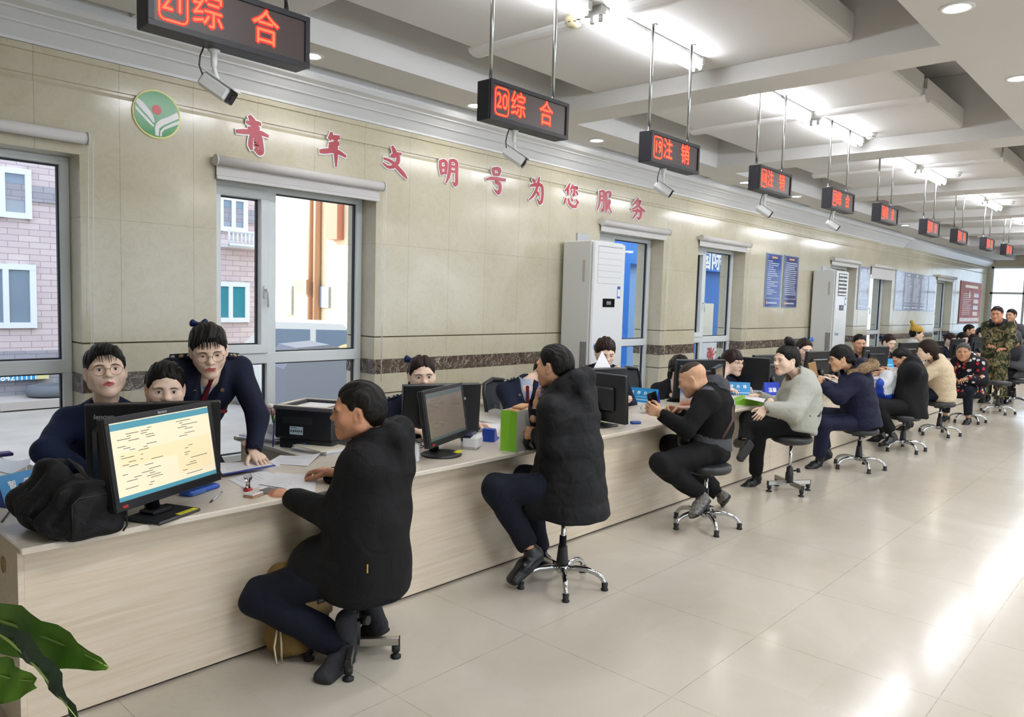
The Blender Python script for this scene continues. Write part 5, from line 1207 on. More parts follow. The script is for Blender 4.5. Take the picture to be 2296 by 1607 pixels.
# ---- stools
RUB = mat('black rubber foot', '#15151A', 0.6); PLB = mat('black plastic', '#1A1B1F', 0.45); SEATM = mat('black vinyl seat', '#26282A', 0.42, bump=(300, .05)); FLATC = mat('satin steel leg', '#B9B7B2', 0.28, 1.0)
def seat_geo(t, h, r=0.175):
    mb = MB(); mb.lathe([(0, h-0.062), (r*.86, h-0.062), (r*.97, h-0.050), (r, h-0.030), (r*.97, h-0.008), (r*.84, h), (0, h+0.004)], seg=32); mb.build('seat', SEATM, t)
    mb = MB(); mb.box((-0.085, -0.06, h-0.085), (0.085, 0.06, h-0.060), bev=0.006); mb.build('seat_plate', PLB, t)
def star_stool(label, x, y, h, rot, lever=False):
    t = thing('swivel_stool', label, 'stool', (x, y, 0), math.radians(rot))
    seat_geo(t, h)
    mb = MB(); mb.cyl((0, 0, 0.12), (0, 0, h-0.06), 0.0135, seg=16); mb.build('column', CHROME, t)
    mb = MB(); mb.lathe([(0.0, 0.115), (0.036, 0.115), (0.034, 0.14), (0.027, 0.215), (0.0265, 0.225), (0.021, 0.226), (0.020, 0.285), (0.0, 0.285)], seg=20); mb.build('gas_lift_cover', PLB, t)
    mb = MB(); mb.lathe([(0.0, 0.072), (0.028, 0.072), (0.037, 0.085), (0.037, 0.112), (0.030, 0.117), (0, 0.117)], seg=20); mb.build('hub', CHROME, t)
    for k in range(5):
        a = 2*math.pi*k/5; d = np.array([math.cos(a), math.sin(a), 0]); mb = MB()
        mb.tube([d*r+np.array([0, 0, z]) for r, z in ((0.025, 0.096), (0.08, 0.106), (0.14, 0.106), (0.19, 0.094), (0.225, 0.074), (0.243, 0.050), (0.248, 0.036))], [0.015, 0.0165, 0.0165, 0.0155, 0.0145, 0.0135, 0.013], 0, 12)
        o = mb.build('leg', CHROME, t); mb = MB(); mb.lathe([(0.0, 0.0), (0.021, 0.0), (0.021, 0.008), (0.016, 0.013), (0.0185, 0.042), (0.0, 0.042)], c=tuple(d*0.248), seg=16); mb.build('foot', RUB, o)
    if lever:
        mb = MB(); mb.tube([(0.02, 0, h-0.075), (0.11, 0, h-0.09), (0.15, 0, h-0.105)], 0.004, 0, 6); mb.tube([(0.15, 0, h-0.105), (0.19, 0, h-0.125)], [0.009, 0.014], 0, 8); mb.build('lever', PLB, t)
    return t
def cross_stool(label, x, y, h, rot):
    t = thing('swivel_stool', label, 'stool', (x, y, 0), math.radians(rot)); seat_geo(t, h)
    mb = MB(); mb.cyl((0, 0, 0.15), (0, 0, h-0.06), 0.0145, seg=16); mb.build('column', CHROME, t)
    mb = MB(); mb.lathe([(0, 0.075), (0.034, 0.075), (0.034, 0.16), (0.027, 0.175), (0.027, 0.215), (0, 0.215)], seg=18); mb.build('collar', PLB, t)
    mb = MB(); mb.cyl((0.02, -0.02, 0.185), (0.045, -0.035, 0.19), 0.007); mb.cyl((0.045, -0.035, 0.19), (0.070, -0.050, 0.195), 0.020, seg=14); mb.build('knob', PLB, t)
    for k in range(4):
        R = rotz(k*math.pi/2); mb = MB(); mb.box((0.028, -0.0125, 0.058), (0.205, 0.0125, 0.095), 0, R, bev=0.003); mb.box((0.203, -0.0128, 0.0577), (0.208, 0.0128, 0.0955), 1, R); o = mb.build('leg', [FLATC, PLB], t)
        c = tuple(R@np.array([0.190, 0, 0])); mb = MB(); mb.lathe([(0.0, 0.0), (0.024, 0.0), (0.024, 0.010), (0.013, 0.016), (0.013, 0.026), (0.019, 0.030), (0.019, 0.058), (0, 0.058)], c=c, seg=16); mb.build('foot', RUB, o)
    return t
cross_stool('black stool with flat steel cross legs under the nearest seated man', 1.93, 2.68, 0.40, 45-86)
star_stool('chrome star base stool under the man in long black coat', 3.30, 2.59, 0.48, 8)
star_stool('chrome star base stool under the man in grey and black fleece', 4.95, 2.58, 0.47, 12)
cross_stool('black stool with flat steel cross legs under the woman in pale grey jacket', 6.47, 2.58, 0.50, 45-80)
star_stool('chrome star base stool with side lever under the woman in navy parka', 7.97, 2.48, 0.42, 5, True)
star_stool('chrome star base stool under the man holding the white plastic bag', 9.42, 2.46, 0.42, 14)
star_stool('chrome star base stool under the person in cream jacket', 11.0, 2.45, 0.44, 3)
star_stool('chrome star base stool under the old woman in flowered coat', 12.65, 2.46, 0.46, 10)
star_stool('empty chrome star base stool in front of the camouflage man', 14.2, 2.35, 0.52, 0)
star_stool('chrome star base stool under the crouched grey figure at right edge', 15.95, 2.40, 0.44, 20)

# ---- monitors
BZ = mat('monitor black plastic', '#15161A', 0.38, bump=(700, .04)); BZ2 = mat('monitor satin black', '#101115', 0.3); SILV = mat('logo silver', '#B9BCC2', 0.3, 0.6); YST = mat('yellow sticker', '#E6DE2E', 0.5); STK_T = mat('sticker print', '#55501A', 0.6)
REDL = mat('red mark', '#B02028', 0.4)
def screen_mat(name, paper, bar, es):
    return [mat(name+' page', paper, 0.25, emit=paper, es=es), mat(name+' bar', bar, 0.25, emit=bar, es=es), mat(name+' text', '#4A4438', 0.3, emit='#4A4438', es=es*.8), mat(name+' tint', paper if name != 'lit screen' else '#EAD9B0', 0.25, emit=paper if name != 'lit screen' else '#EAD7AC', es=es)]
SCR_ON = screen_mat('lit screen', '#EBDDBF', '#4E8FA0', 0.27); SCR_DIM = screen_mat('dim screen', '#6E6358', '#4B5552', 0.2); SCR_TAN = screen_mat('tan screen', '#8A7358', '#6E6553', 0.24)
SCR_OFF = mat('screen off', '#08090C', 0.12)
def monitor(label, x, y, zc, yaw, tilt, w, h, screen=None, base='square', logo=True, back='hub', aio=False, sticker=False, front_only=False, pc_logo=False, by=None, bx=None):
    """screen faces local -y; (x,y,zc) centre of the screen"""
    t = thing('monitor', label, 'monitor', (x, y, CT), math.radians(yaw)); z = zc-CT; a = math.radians(tilt); R = np.array([[1, 0, 0], [0, math.cos(a), math.sin(a)], [0, -math.sin(a), math.cos(a)]])
    o = np.array([0, 0, z]); d = 0.028; b = 0.021; bb = 0.034; rnd = random.Random(int(x*100))
    mb = MB(); mb.box((-w/2, -0.006, -h/2), (w/2, d, h/2), 0, R, o, bev=0.005)
    for lo, hi in (((-w/2, -h/2), (w/2, -h/2+bb)), ((-w/2, h/2-b), (w/2, h/2)), ((-w/2+.0004, -h/2+bb-.001), (-w/2+b, h/2-b+.001)), ((w/2-b, -h/2+bb-.001), (w/2-.0004, h/2-b+.001))): mb.box((lo[0], -0.012, lo[1]), (hi[0], -0.005, hi[1]), 0, R, o, bev=0.002)
    mb.build('casing', BZ, t)
    sw, sh0, sh1 = w/2-b, -h/2+bb, h/2-b
    mb = MB(); mb.box((-sw, -0.0085, sh0), (sw, -0.0062, sh1), 0, R, o)
    if screen:
        H_ = sh1-sh0
        mb.box((-sw, -0.0089, sh1-H_*.10), (sw, -0.0086, sh1-H_*.015), 1, R, o); mb.box((-sw, -0.0089, sh0), (sw, -0.0086, sh0+H_*.055), 1, R, o)
        mb.box((-sw*.98, -0.00895, sh0+H_*.08), (sw*.2, -0.0086, sh0+H_*.42), 0, R, o)
        mb.box((-sw*.9, -0.0088, sh0+H_*.15), (sw*.95, -0.0086, sh0+H_*.60), 3, R, o)
        for k in range(26):
            zz = sh1-H_*(0.14+0.030*k); 
            if zz < sh0+H_*.09: break
            for c in ((-.92, .25), (-.55, .3), (.25, .4)):
                if rnd.random() < (0.75 if k < 8 else 0.55):
                    l = rnd.uniform(.04, c[1])*w*.45; x0 = c[0]*sw+rnd.uniform(0, .06); mb.box((x0, -0.0092, zz), (min(x0+l, sw*.97), -0.00905, zz+0.0022), 2, R, o)
        mb.build('screen', screen, t)
    else: mb.build('screen', SCR_OFF, t)
    if logo:
        mb = MB()
        if screen: put_text(mb, 'lenovo', o+R@np.array([0, -0.0124, h/2-b/2]), R@np.array([1, 0, 0]), R@np.array([0, 0, 1]), 0.017, 0, bold=0.0006)
        if not front_only: put_text(mb, 'lenovo', o+R@np.array([w/2-0.075, d+0.0006, h/2-0.055]), R@np.array([-1, 0, 0]), R@np.array([0, 0, 1]), 0.030, 0, bold=0.0010, shear=0.15)
        mb.build('logo', SILV, t)
    mb = MB(); mb.box((-w/2+0.03, -0.0126, -h/2+0.010), (-w/2+0.055, -0.0118, -h/2+0.020), 0, R, o); mb.build('badge', REDL, t)
    # back housing
    mb = MB()
    if aio: mb.box((-w/2+0.03, d-0.002, -h/2+0.01), (w/2-0.03, d+0.045, h/2-0.09), 0, R, o, bev=0.02)
    else: mb.box((-w*.31, d-0.002, -h*.28), (w*.31, d+0.026, h*.24), 0, R, o, bev=0.016)
    hs = mb.build('rear_housing', BZ2, t)
    mb = MB()
    for k in range(22): mb.box((-w*.28+k*w*.56/22, d+(0.046 if aio else .027), h*.17-(0 if not aio else .01)), (-w*.28+k*w*.56/22+0.004, d+(0.0455 if aio else .0265)+.001, h*.21), 0, R, o)
    mb.build('vent_slots', mat('vent dark', '#1B1C1E', 0.5), hs)
    # stand
    by0 = 0.05; mb = MB(); q = o+R@np.array([0, d+0.03, -0.05])
    mb.tube([(0, by0+0.015, 0.012), (0, by0+0.030, z*0.45), q], [0.030, 0.026, 0.030], 0, 10, flat=(0, 1, 0)); mb.build('neck', BZ2, t)
    mb = MB()
    if base == 'square': mb.box((-0.115, -0.075, 0.0), (0.115, 0.105, 0.014), bev=0.006); mb.box((-0.05, 0.01, 0.012), (0.05, 0.09, 0.03), bev=0.006)
    else: mb.lathe([(0, 0), (0.115, 0), (0.118, 0.006), (0.10, 0.015), (0.03, 0.022), (0, 0.022)], c=(0, 0.02, 0), seg=36)
    bo = mb.build('base', PLB, t)
    if sticker:
        mb = MB()
        zz = 0.0143 if base == 'square' else 0.0142
        mb.box((0.0, -0.071, zz-.0005), (0.10, -0.046, zz+.0006), 0); [mb.box((0.012, -0.066+k*0.007, zz+.0006), (0.03+0.055*rnd.random(), -0.064+k*0.007, zz+.0009), 1) for k in range(3)]
        if base != 'square':
            mb = MB(); mb.box((0.02, -0.075, 0.0135), (0.09, -0.045, 0.0195), 0)
        mb.build('sticker', [YST, STK_T], bo)
    return t
monitor('nearest black monitor with lit document page, turned to the first client', 1.247, 2.995, 0.971, 24.6, 9.4, 0.56, 0.345, SCR_ON, 'square', sticker=True)
monitor('black all-in-one monitor seen from behind, back of the nearest lit screen', 1.42, 3.52, 0.915, -24+180, 7, 0.56, 0.375, None, 'square', aio=True)
monitor('black monitor with dim page on round base beside white scanner', 2.884, 3.147, 0.951, 22, 9.5, 0.51, 0.315, SCR_DIM, 'round', logo=False, sticker=True)
m2 = monitor('black monitor back with white sticker before the seated clerk with blue bow', 3.26, 3.60, 0.894, -21.7+180, 4, 0.53, 0.33, None, 'square', logo=False)
mb = MB(); mb.box((0.175, 0.0285, 0.225), (0.245, 0.0295, 0.315), 0); mb.build('white_sticker', mat('white paper sticker', '#E6E6E8', 0.6), m2)
monitor('black monitor turned sideways beside the man in long black coat', 4.47, 3.20, 0.925, 85, 3, 0.49, 0.35, None, 'square', sticker=True)
monitor('black monitor back in front of the clerk reading a paper', 4.92, 3.55, 0.905, -18+180, 5, 0.50, 0.36, None, 'square', aio=True)
monitor('black monitor back just left of the shaved head', 6.28, 3.40, 0.93, -27+180, 4, 0.53, 0.36, None, 'square')
monitor('black monitor with tan screen behind the shaved head', 6.05, 3.08, 0.93, 20, 6, 0.50, 0.31, SCR_TAN, 'round', logo=False)
monitor('wide black monitor back beside the woman with hair bun', 8.0, 3.50, 0.90, -14+180, 4, 0.55, 0.37, None, 'square', aio=True)
monitor('dark monitor with small paper tag between the bun woman and the navy parka', 9.42, 3.50, 0.90, -10+180, 4, 0.53, 0.36, None, 'square', logo=False)
monitor('navy black monitor just behind the navy parka woman', 10.1, 3.55, 0.87, -6+180, 4, 0.53, 0.36, None, 'square', logo=False)
monitor('black monitor hiding the chin of the male clerk', 11.65, 3.50, 0.89, -20+180, 4, 0.55, 0.37, None, 'square')
monitor('long black monitor above the bent man holding the plastic bag', 13.3, 3.50, 0.91, -12+180, 4, 0.60, 0.37, None, 'square', logo=False)
monitor('black monitor behind the cream jacket', 15.0, 3.50, 0.90, -12+180, 4, 0.55, 0.37, None, 'square', logo=False)
monitor('far black monitor behind the flowered coat', 16.6, 3.50, 0.90, -12+180, 4, 0.55, 0.37, None, 'square', logo=False)
monitor('farthest black monitor by the camouflage man', 18.3, 3.50, 0.90, -12+180, 4, 0.55, 0.37, None, 'square', logo=False)
pcx = thing('desktop_computer', 'narrow black desktop computer left of the wide monitor back', 'computer', (7.55, 3.50, CT), math.radians(-70)); mb = MB(); mb.box((-0.20, -0.05, 0), (0.20, 0.05, 0.36), bev=0.006); mb.build('tower', BZ2, pcx); mb = MB(); mb.box((-0.203, -0.035, 0.25), (-0.1995, 0.035, 0.27)); mb.build('drive_slot', SILV, pcx)

# ---- staff chairs
def office_chair(label, x, y, rz, mesh_c='#2A2D33'):
    t = thing('office_chair', label, 'chair', (x, y, 0), math.radians(rz))   # faces local -y
    mb = MB(); mb.box((-0.24, -0.24, 0.44), (0.24, 0.22, 0.51), bev=0.03); mb.build('seat', SEATM, t)
    mb = MB(); W = 0.225; pts = [(-W*.8, 0.25, 0.55), (-W, 0.265, 0.72), (-W*1.02, 0.29, 0.86), (-W*.86, 0.305, 0.93), (0, 0.32, 0.955), (W*.86, 0.305, 0.93), (W*1.02, 0.29, 0.86), (W, 0.265, 0.72), (W*.8, 0.25, 0.55), (0, 0.245, 0.53), (-W*.8, 0.25, 0.55)]
    mb.tube(pts, 0.016, 0, 8); mb.build('backrest_frame', PLB, t)
    mb = MB(); V = []; nx, nz = 9, 9
    for j in range(nz):
        for i in range(nx):
            u = -1+2*i/(nx-1); v = j/(nz-1); V.append((u*W*(0.86+0.16*math.sin(math.pi*min(1, v*1.15))*0.9), 0.247+0.06*v+0.035*(1-u*u)*.8, 0.55+0.385*v))
    for off in (0, -0.004):
        mb.add([(a, b+off, c) for a, b, c in V], [(j*nx+i, j*nx+i+1, (j+1)*nx+i+1, (j+1)*nx+i) for j in range(nz-1) for i in range(nx-1)], 0, True)
    mb.build('backrest_mesh', mat('chair mesh grey', mesh_c, 0.8), t)
    mb = MB(); mb.tube([(0, 0.30, 0.75), (0, 0.30, 0.5), (0, 0.1, 0.42)], 0.022); mb.cyl((0, 0, 0.1), (0, 0, 0.45), 0.028); mb.build('column', PLB, t)
    for k in range(5):
        a = 2*math.pi*k/5+.3; d = np.array([math.cos(a), math.sin(a), 0]); mb = MB(); mb.tube([d*0.03+np.array([0, 0, .10]), d*0.27+np.array([0, 0, .075])], [0.022, 0.015]); mb.cyl(d*.27+np.array([-d[1]*.012, d[0]*.012, .027]), d*.27+np.array([d[1]*.012, -d[0]*.012, .027]), 0.027, seg=12); mb.build('leg', PLB, t)
    return t
office_chair('black office chair behind the green gift bag', 4.55, 3.98, 20)
office_chair('black mesh office chair right of the blue tent sign by the window', 6.45, 3.98, 5, '#8A9097')
# ---------------------------------------------------------------- things lying and standing on the counter
BLUE_S = mat('sign sky blue', '#1A86C4', 0.35); BLUE_D = mat('sign dark blue', '#12318C', 0.35); WTXT = mat('sign white print', '#EEF2F5', 0.4); PALE_S = mat('sign pale ring', '#3FA0D4', 0.4)
def tent_sign(label, x, y, rz, w=0.30, h=0.125):
    t = thing('tent_sign', label, 'sign', (x, y, CT), math.radians(rz)); dpt = 0.055; a = math.atan2(dpt, h); L = math.hypot(dpt, h)
    u = np.array([1, 0, 0.0]); v = np.array([0, dpt/L, h/L])
    mb = MB(); mb.prism([(-dpt, 0), (dpt, 0), (0.0, h)], (-w/2, 0, 0), (0, 1, 0), (0, 0, 1), (1, 0, 0), w, 1); mb.build('card', [BLUE_D, BLUE_D], t, fixn=True)
    mb = MB(); f = np.array([0, -dpt, 0]); nv = np.array([0, -h/L, dpt/L])
    def pl(p, q): return f+u*p+v*q+nv*0.0006
    mb.quad(pl(-w/2, 0.001), pl(w/2, 0.001), pl(w/2, L), pl(-w/2, L), 0)
    nn = nv*0.0005
    mb.quad(pl(-w/2, 0.022)+nn, pl(w/2, 0.022)+nn, pl(w/2, 0.028)+nn, pl(-w/2, 0.028)+nn, 1)
    for k in range(24):
        a0, a1 = 2*math.pi*k/24, 2*math.pi*(k+1)/24; mb.quad(*[pl(r_*math.cos(q), L*.60+r_*math.sin(q))+nn*.5 for r_, q in ((0.034, a0), (0.034, a1), (0.030, a1), (0.030, a0))], 2)
    for k, c in enumerate('暂停办理'): put_text(mb, c, pl((-0.375+k*0.25)*w*.86, L*.64)+nn, u, v, 0.036, 1, bold=0.0008)
    put_text(mb, 'ZANTINGBANLI', pl(0, L*.37)+nn, u, v, 0.0135, 1)
    mb.build('printed_face', [BLUE_S, WTXT, PALE_S], t); return t
tent_sign('blue tent sign half hidden behind the black bag at the left end', 0.945, 3.62, 22)
tent_sign('blue tent sign standing beside the small picture card, by the mesh chair', 5.86, 3.73, -84+4)
tent_sign('blue tent sign behind the fleece shoulder, beside the white cup', 7.16, 3.47, -56)
# black bag with a paper in its mouth
BAGM = cloth_mat('black bag nylon', '#17171A', 0.6, 700, 0.2, 16, 0.5)
b = Blob(); R_ = rotz(0.12)
b.box((0.025, 0.0, 0.085), (0.105, 0.175, 0.088), 0.030, 0.02, R=R_); b.box((-0.01, -0.01, 0.15), (0.085, 0.150, 0.055), 0.045, 0.04, R=R_)
b.cap((-0.075, -0.09, 0.06), (-0.095, 0.12, 0.10), 0.055, 0.075, 0.04); b.cap((-0.035, 0.02, 0.205), (-0.01, 0.13, 0.215), (0.05, 0.035), (0.06, 0.035), 0.04, 0, (1, 0, 0)); b.ell((-0.05, 0.06, 0.235), (0.035, 0.05, 0.03), 0.03)
b.ell((0.055, 0.05, 0.225), (0.045, 0.085, 0.055), 0.015, sub=True); b.cap((-0.105, -0.14, 0.08), (-0.02, -0.16, 0.20), 0.018, 0.012, 0.03, sub=True); b.cap((-0.13, -0.03, 0.05), (-0.06, -0.08, 0.22), 0.016, 0.012, 0.03, sub=True); b.cap((-0.15, 0.09, 0.06), (-0.08, 0.03, 0.23), 0.016, 0.012, 0.03, sub=True)
b.half((0, 0, 0), (0, 0, -1))
bag = grown('shoulder_bag', [b.mesh(0.006, crease(0.006, 30, 1.0))], [BAGM]); bag.location = (0.915, 3.055, CT); tag(bag, 'crumpled black nylon bag on the near end of the counter', 'bag')
mb = MB(); mb.add([(0.02, 0.06, 0.26), (0.045, -0.02, 0.235), (0.075, -0.01, 0.17), (0.062, 0.09, 0.20), (0.03, 0.105, 0.25)], [(0, 1, 2, 3, 4)]); mb.add([(0.02, 0.06, 0.261), (0.045, -0.02, 0.236), (0.075, -0.01, 0.171), (0.062, 0.09, 0.201), (0.03, 0.105, 0.251)], [(4, 3, 2, 1, 0)])
pp = mb.build('folded_paper', mat('paper white', '#E4E4E8', 0.7)); pp.location = bag.location; tag(pp, 'folded white paper sticking out of the black bag', 'paper')
mb = MB(); mb.tube([(-0.10, -0.13, 0.03), (-0.150, 0.0, 0.09), (-0.12, 0.12, 0.17)], 0.008, 0, 6); mb.build('strap', BAGM, bag)
mb = MB(); e_ = [R_@np.array(q)+np.array([0.025, 0, 0.085]) for q in ((-.09, -.177, -.07), (-.092, -.177, .055), (-.07, -.177, .075), (.075, -.177, .075), (.098, -.177, .055), (.100, -.177, -.06), (.085, -.177, -.078))]; mb.tube(e_, .0035, 0, 6); mb.build('piping', mat('bag piping', '#08080A', .5), bag)
mb = MB(); mb.box((-0.0115, -0.004, 0), (0.0115, 0.004, 0.006)); 
# papers
PAPER = mat('paper white', '#E4E4E8', 0.7); PAPER2 = mat('paper cream', '#DCD3BF', 0.7); PRINT = mat('paper print grey', '#9AA0A8', 0.7); FOLD = mat('folder blue', '#27348C', 0.4)
def sheet(name, label, cat, corners, z, thick=0.0012, curl=0.0, m=None, lines=6, group=None, seed=0, floor=CT):
    C = [np.array([float(c[0]), float(c[1])]) for c in corners]; ctr_ = sum(C)/len(C); n = 8; rnd = random.Random(seed)
    mb = MB(); V = []
    for lay in (thick, 0):
        for j in range(n+1):
            for i in range(n+1):
                u, v = i/n, j/n; p = (1-u)*(1-v)*C[0]+u*(1-v)*C[1]+u*v*C[2]+(1-u)*v*C[3]-ctr_
                V.append((p[0], p[1], lay+curl*((u-.3)**2*(v+.2))))
    N = (n+1)**2; F = []
    for j in range(n):
        for i in range(n):
            a = j*(n+1)+i; F += [(a, a+1, a+n+2, a+n+1), (N+a+n+1, N+a+n+2, N+a+1, N+a)]
    for i in range(n): F += [(N+i, N+i+1, i+1, i), (n*(n+1)+i, n*(n+1)+i+1, N+n*(n+1)+i+1, N+n*(n+1)+i), ((i+1)*(n+1), i*(n+1), N+i*(n+1), N+(i+1)*(n+1)), (i*(n+1)+n, (i+1)*(n+1)+n, N+(i+1)*(n+1)+n, N+i*(n+1)+n)]
    mb.add(V, F); o = mb.build(name, m or PAPER); o.location = (ctr_[0], ctr_[1], z)
    if lines:
        mb = MB()
        for k in range(lines):
            v = 0.15+0.7*k/lines; u0, u1 = 0.12, 0.3+0.55*rnd.random(); w = 0.012
            q = []
            for u, vv in ((u0, v), (u1, v), (u1, v+w), (u0, v+w)):
                p = (1-u)*(1-vv)*C[0]+u*(1-vv)*C[1]+u*vv*C[2]+(1-u)*vv*C[3]-ctr_; q.append((p[0], p[1], thick+0.0004+curl*((u-.3)**2*(vv+.2))))
            mb.quad(*q)
        mb.build('print', PRINT, o)
    return tag(o, label, cat, group)
def Z2(px, py, z=CT): p = at_z(px, py, z); return (p[0], p[1])
sheet('document_stack', 'thick stack of documents under the standing clerk hand', 'documents', [Z2(478, 1062), Z2(628, 1052), Z2(625, 1040), Z2(486, 1044)], CT+.0002, 0.016, 0.0, lines=0)
mb = MB(); c = [Z2(480, 1052, CT+.02), Z2(618, 1040, CT+.02), Z2(612, 1032, CT+.02), Z2(486, 1040, CT+.02)]
sheet('folder', 'blue edged folder on top of the document stack', 'folder', [Z2(500, 1064, CT+.018), Z2(618, 1044, CT+.018), Z2(600, 1034, CT+.018), Z2(488, 1046, CT+.018)], CT+.0166, 0.004, 0.0, FOLD, 0)
sheet('paper_sheet', 'white form on the blue folder under the clerk fingers', 'paper', [Z2(498, 1061, CT+.022), Z2(612, 1041, CT+.022), Z2(598, 1033, CT+.022), Z2(486, 1044, CT+.022)], CT+.0210, 0.001, 0.0)
sheet('paper_sheet', 'big white sheet lying behind the standing clerk hand toward the printer', 'paper', [Z2(598, 1038), Z2(690, 1046), Z2(720, 1022), Z2(628, 1022)], CT+.0005, 0.0012, 0.03, seed=2)
sheet('paper_sheet', 'printed form on the counter behind the clear stamp', 'paper', [Z2(512, 1075), Z2(556, 1099), Z2(640, 1075), Z2(590, 1054)], CT+.0005, 0.001, seed=3)
sheet('paper_sheet', 'white form under the first man right of his hand', 'paper', [Z2(580, 1098), Z2(705, 1104), Z2(712, 1068), Z2(620, 1060)], CT+.0018, 0.001, 0.01, seed=4)
sheet('paper_sheet', 'small receipt under the first man fingers', 'paper', [Z2(582, 1088), Z2(640, 1098), Z2(660, 1072), Z2(618, 1066)], CT+.0060, 0.001, 0.008, seed=5)
ph = thing('clipboard', 'dark clipboard edge under the first man fingers', 'clipboard', (*Z2(600, 1104), CT), .4); mb = MB(); mb.box((-.05, -.012, .0005), (.07, .05, .0040), bev=.001); mb.build('board', mat('clipboard dark', '#22242C', .4), ph)
# stamp and ink pad
p = Z2(568, 1112); t = thing('ink_pad', 'white square ink pad with red edge in front of the clear stamp', 'ink pad', (*p, CT), 0.35); mb = MB(); mb.box((-0.036, -0.03, 0), (0.036, 0.03, 0.008), bev=0.004); mb.build('tray', mat('ink pad tan edge', '#B98A6A', 0.4), t); mb = MB(); mb.box((-0.036, -0.03, 0.009), (0.036, 0.03, 0.018), bev=0.005); mb.build('lid', mat('ink pad white', '#DAD6D2', 0.3), t)
p = Z2(556, 1100); t = thing('rubber_stamp', 'clear knobbed rubber stamp with red base standing on the counter', 'stamp', (*p, CT)); mb = MB(); mb.lathe([(0, 0), (0.020, 0), (0.020, 0.012), (0, 0.012)], seg=20); mb.build('base', REDL, t)
mb = MB(); mb.lathe([(0, 0.0125), (0.011, 0.0125), (0.009, 0.035), (0.012, 0.048), (0.018, 0.056), (0.020, 0.066), (0.012, 0.078), (0, 0.08)], seg=20)
ACR = bpy.data.materials.new('clear acrylic'); ACR.use_nodes = True; ACR.node_tree.nodes['Principled BSDF'].inputs['Transmission Weight'].default_value = 1.0; ACR.node_tree.nodes['Principled BSDF'].inputs['Roughness'].default_value = 0.03; mb.build('handle', ACR, t)
p0 = np.array([*Z2(472, 1128), CT+.005]); p1 = np.array([*Z2(495, 1107), CT+.005]); mb = MB(); mb.tube([p0, p0*.8+p1*.2], [0.003, 0.0048]); mb.tube([p0*.8+p1*.2, p1], 0.0048, 1); mb.tube([p1, p1+(p1-p0)*.1], 0.0038, 0)
o = mb.build('pen', [BLACK_G, mat('pen clear barrel', '#B9BEC6', 0.2)], loc=tuple(p0)); tag(o, 'black tipped clear ballpoint pen right of the nearest monitor base', 'pen')
t = thing('card_reader', 'flat blue card holder behind the nearest monitor base', 'card holder', (*Z2(448, 1102), CT), math.radians(22)); mb = MB(); mb.box((-0.095, -0.035, 0), (0.095, 0.035, 0.022), bev=0.008); mb.build('body', mat('holder blue', '#1F4FAE', 0.35), t); mb = MB(); mb.box((0.02, -0.02, 0.0215), (0.08, 0.02, 0.0235), bev=0.001); mb.build('recess', mat('holder navy', '#15306E', 0.4), t); mb = MB(); mb.box((-0.08, -0.036, 0.004), (0.0, -0.0345, 0.017)); mb.build('label', mat('holder pale blue', '#4C7CC8', 0.4), t)
# printer
PRB = mat('printer black', '#1C1D21', 0.4); PRG = mat('printer grey top', '#55565C', 0.35)
t = thing('printer', 'black laser printer with grey rim on the side desk behind the first man', 'printer', (2.50, 3.86, CT), math.radians(-62))  # its rear faces local -y
mb = MB(); mb.box((-0.19, -0.16, 0.055), (0.19, 0.19, 0.232), bev=0.012); mb.box((-0.16, -0.15, 0.0), (0.18, 0.18, 0.058), bev=0.006); mb.build('body', PRB, t)
mb = MB()
for lo, hi in (((-0.195, -0.165), (0.195, -0.12)), ((-0.1949, 0.15), (0.1949, 0.195)), ((-0.1945, -0.121), (-0.15, 0.151)), ((0.15, -0.121), (0.1945, 0.151))): mb.box((lo[0], lo[1], 0.225), (hi[0], hi[1], 0.25), bev=0.006)
mb.build('top_rim', PRG, t)
mb = MB()
for k in range(7): mb.box((-0.13, -0.1625, 0.150+k*0.0055), (0.06, -0.159, 0.1522+k*0.0055))
mb.build('vent_slots', mat('printer slot grey', '#3A3B40', 0.5), t)
mb = MB(); mb.box((-0.05, -0.1625, 0.195), (0.0, -0.158, 0.215)); mb.build('latch', mat('printer dark', '#0C0C0E', 0.5), t)
mb = MB(); mb.box((-0.085, -0.1625, 0.085), (0.0, -0.1602, 0.132), 0); [mb.box((-0.078+k*0.013, -0.1632, 0.10), (-0.070+k*0.013, -0.1624, 0.112), 1) for k in range(6)]; mb.box((-0.08, -0.1632, 0.124), (-0.04, -0.1624, 0.127), 1); mb.build('warning_label', [mat('label pale blue', '#BCD0DC', 0.5), mat('label print', '#3B3F46', 0.5)], t)
mb = MB(); mb.box((-0.06, -0.1525, 0.018), (0.03, -0.148, 0.048), 0); mb.box((-0.012, -0.158, 0.02), (0.018, -0.150, 0.036), 1); mb.build('tray_handle', [mat('printer dark', '#0C0C0E', 0.5), mat('printer blue tab', '#3A66A8', 0.4)], t)
mb = MB(); mb.tube([(-0.185, -0.165, 0.15), (-0.185, -0.172, 0.06), (-0.185, -0.175, 0.004)], 0.004, 0, 6); mb.build('blue_cable', mat('cable blue', '#24337E', 0.5), t)
mb = MB(); mb.box((-0.12, -0.08, 0.233), (0.12, 0.12, 0.236)); mb.box((-0.10, -0.06, 0.2362), (0.09, 0.10, 0.238), 1); mb.build('output_tray', [mat('printer dark', '#0C0C0E', 0.5), PAPER], t)
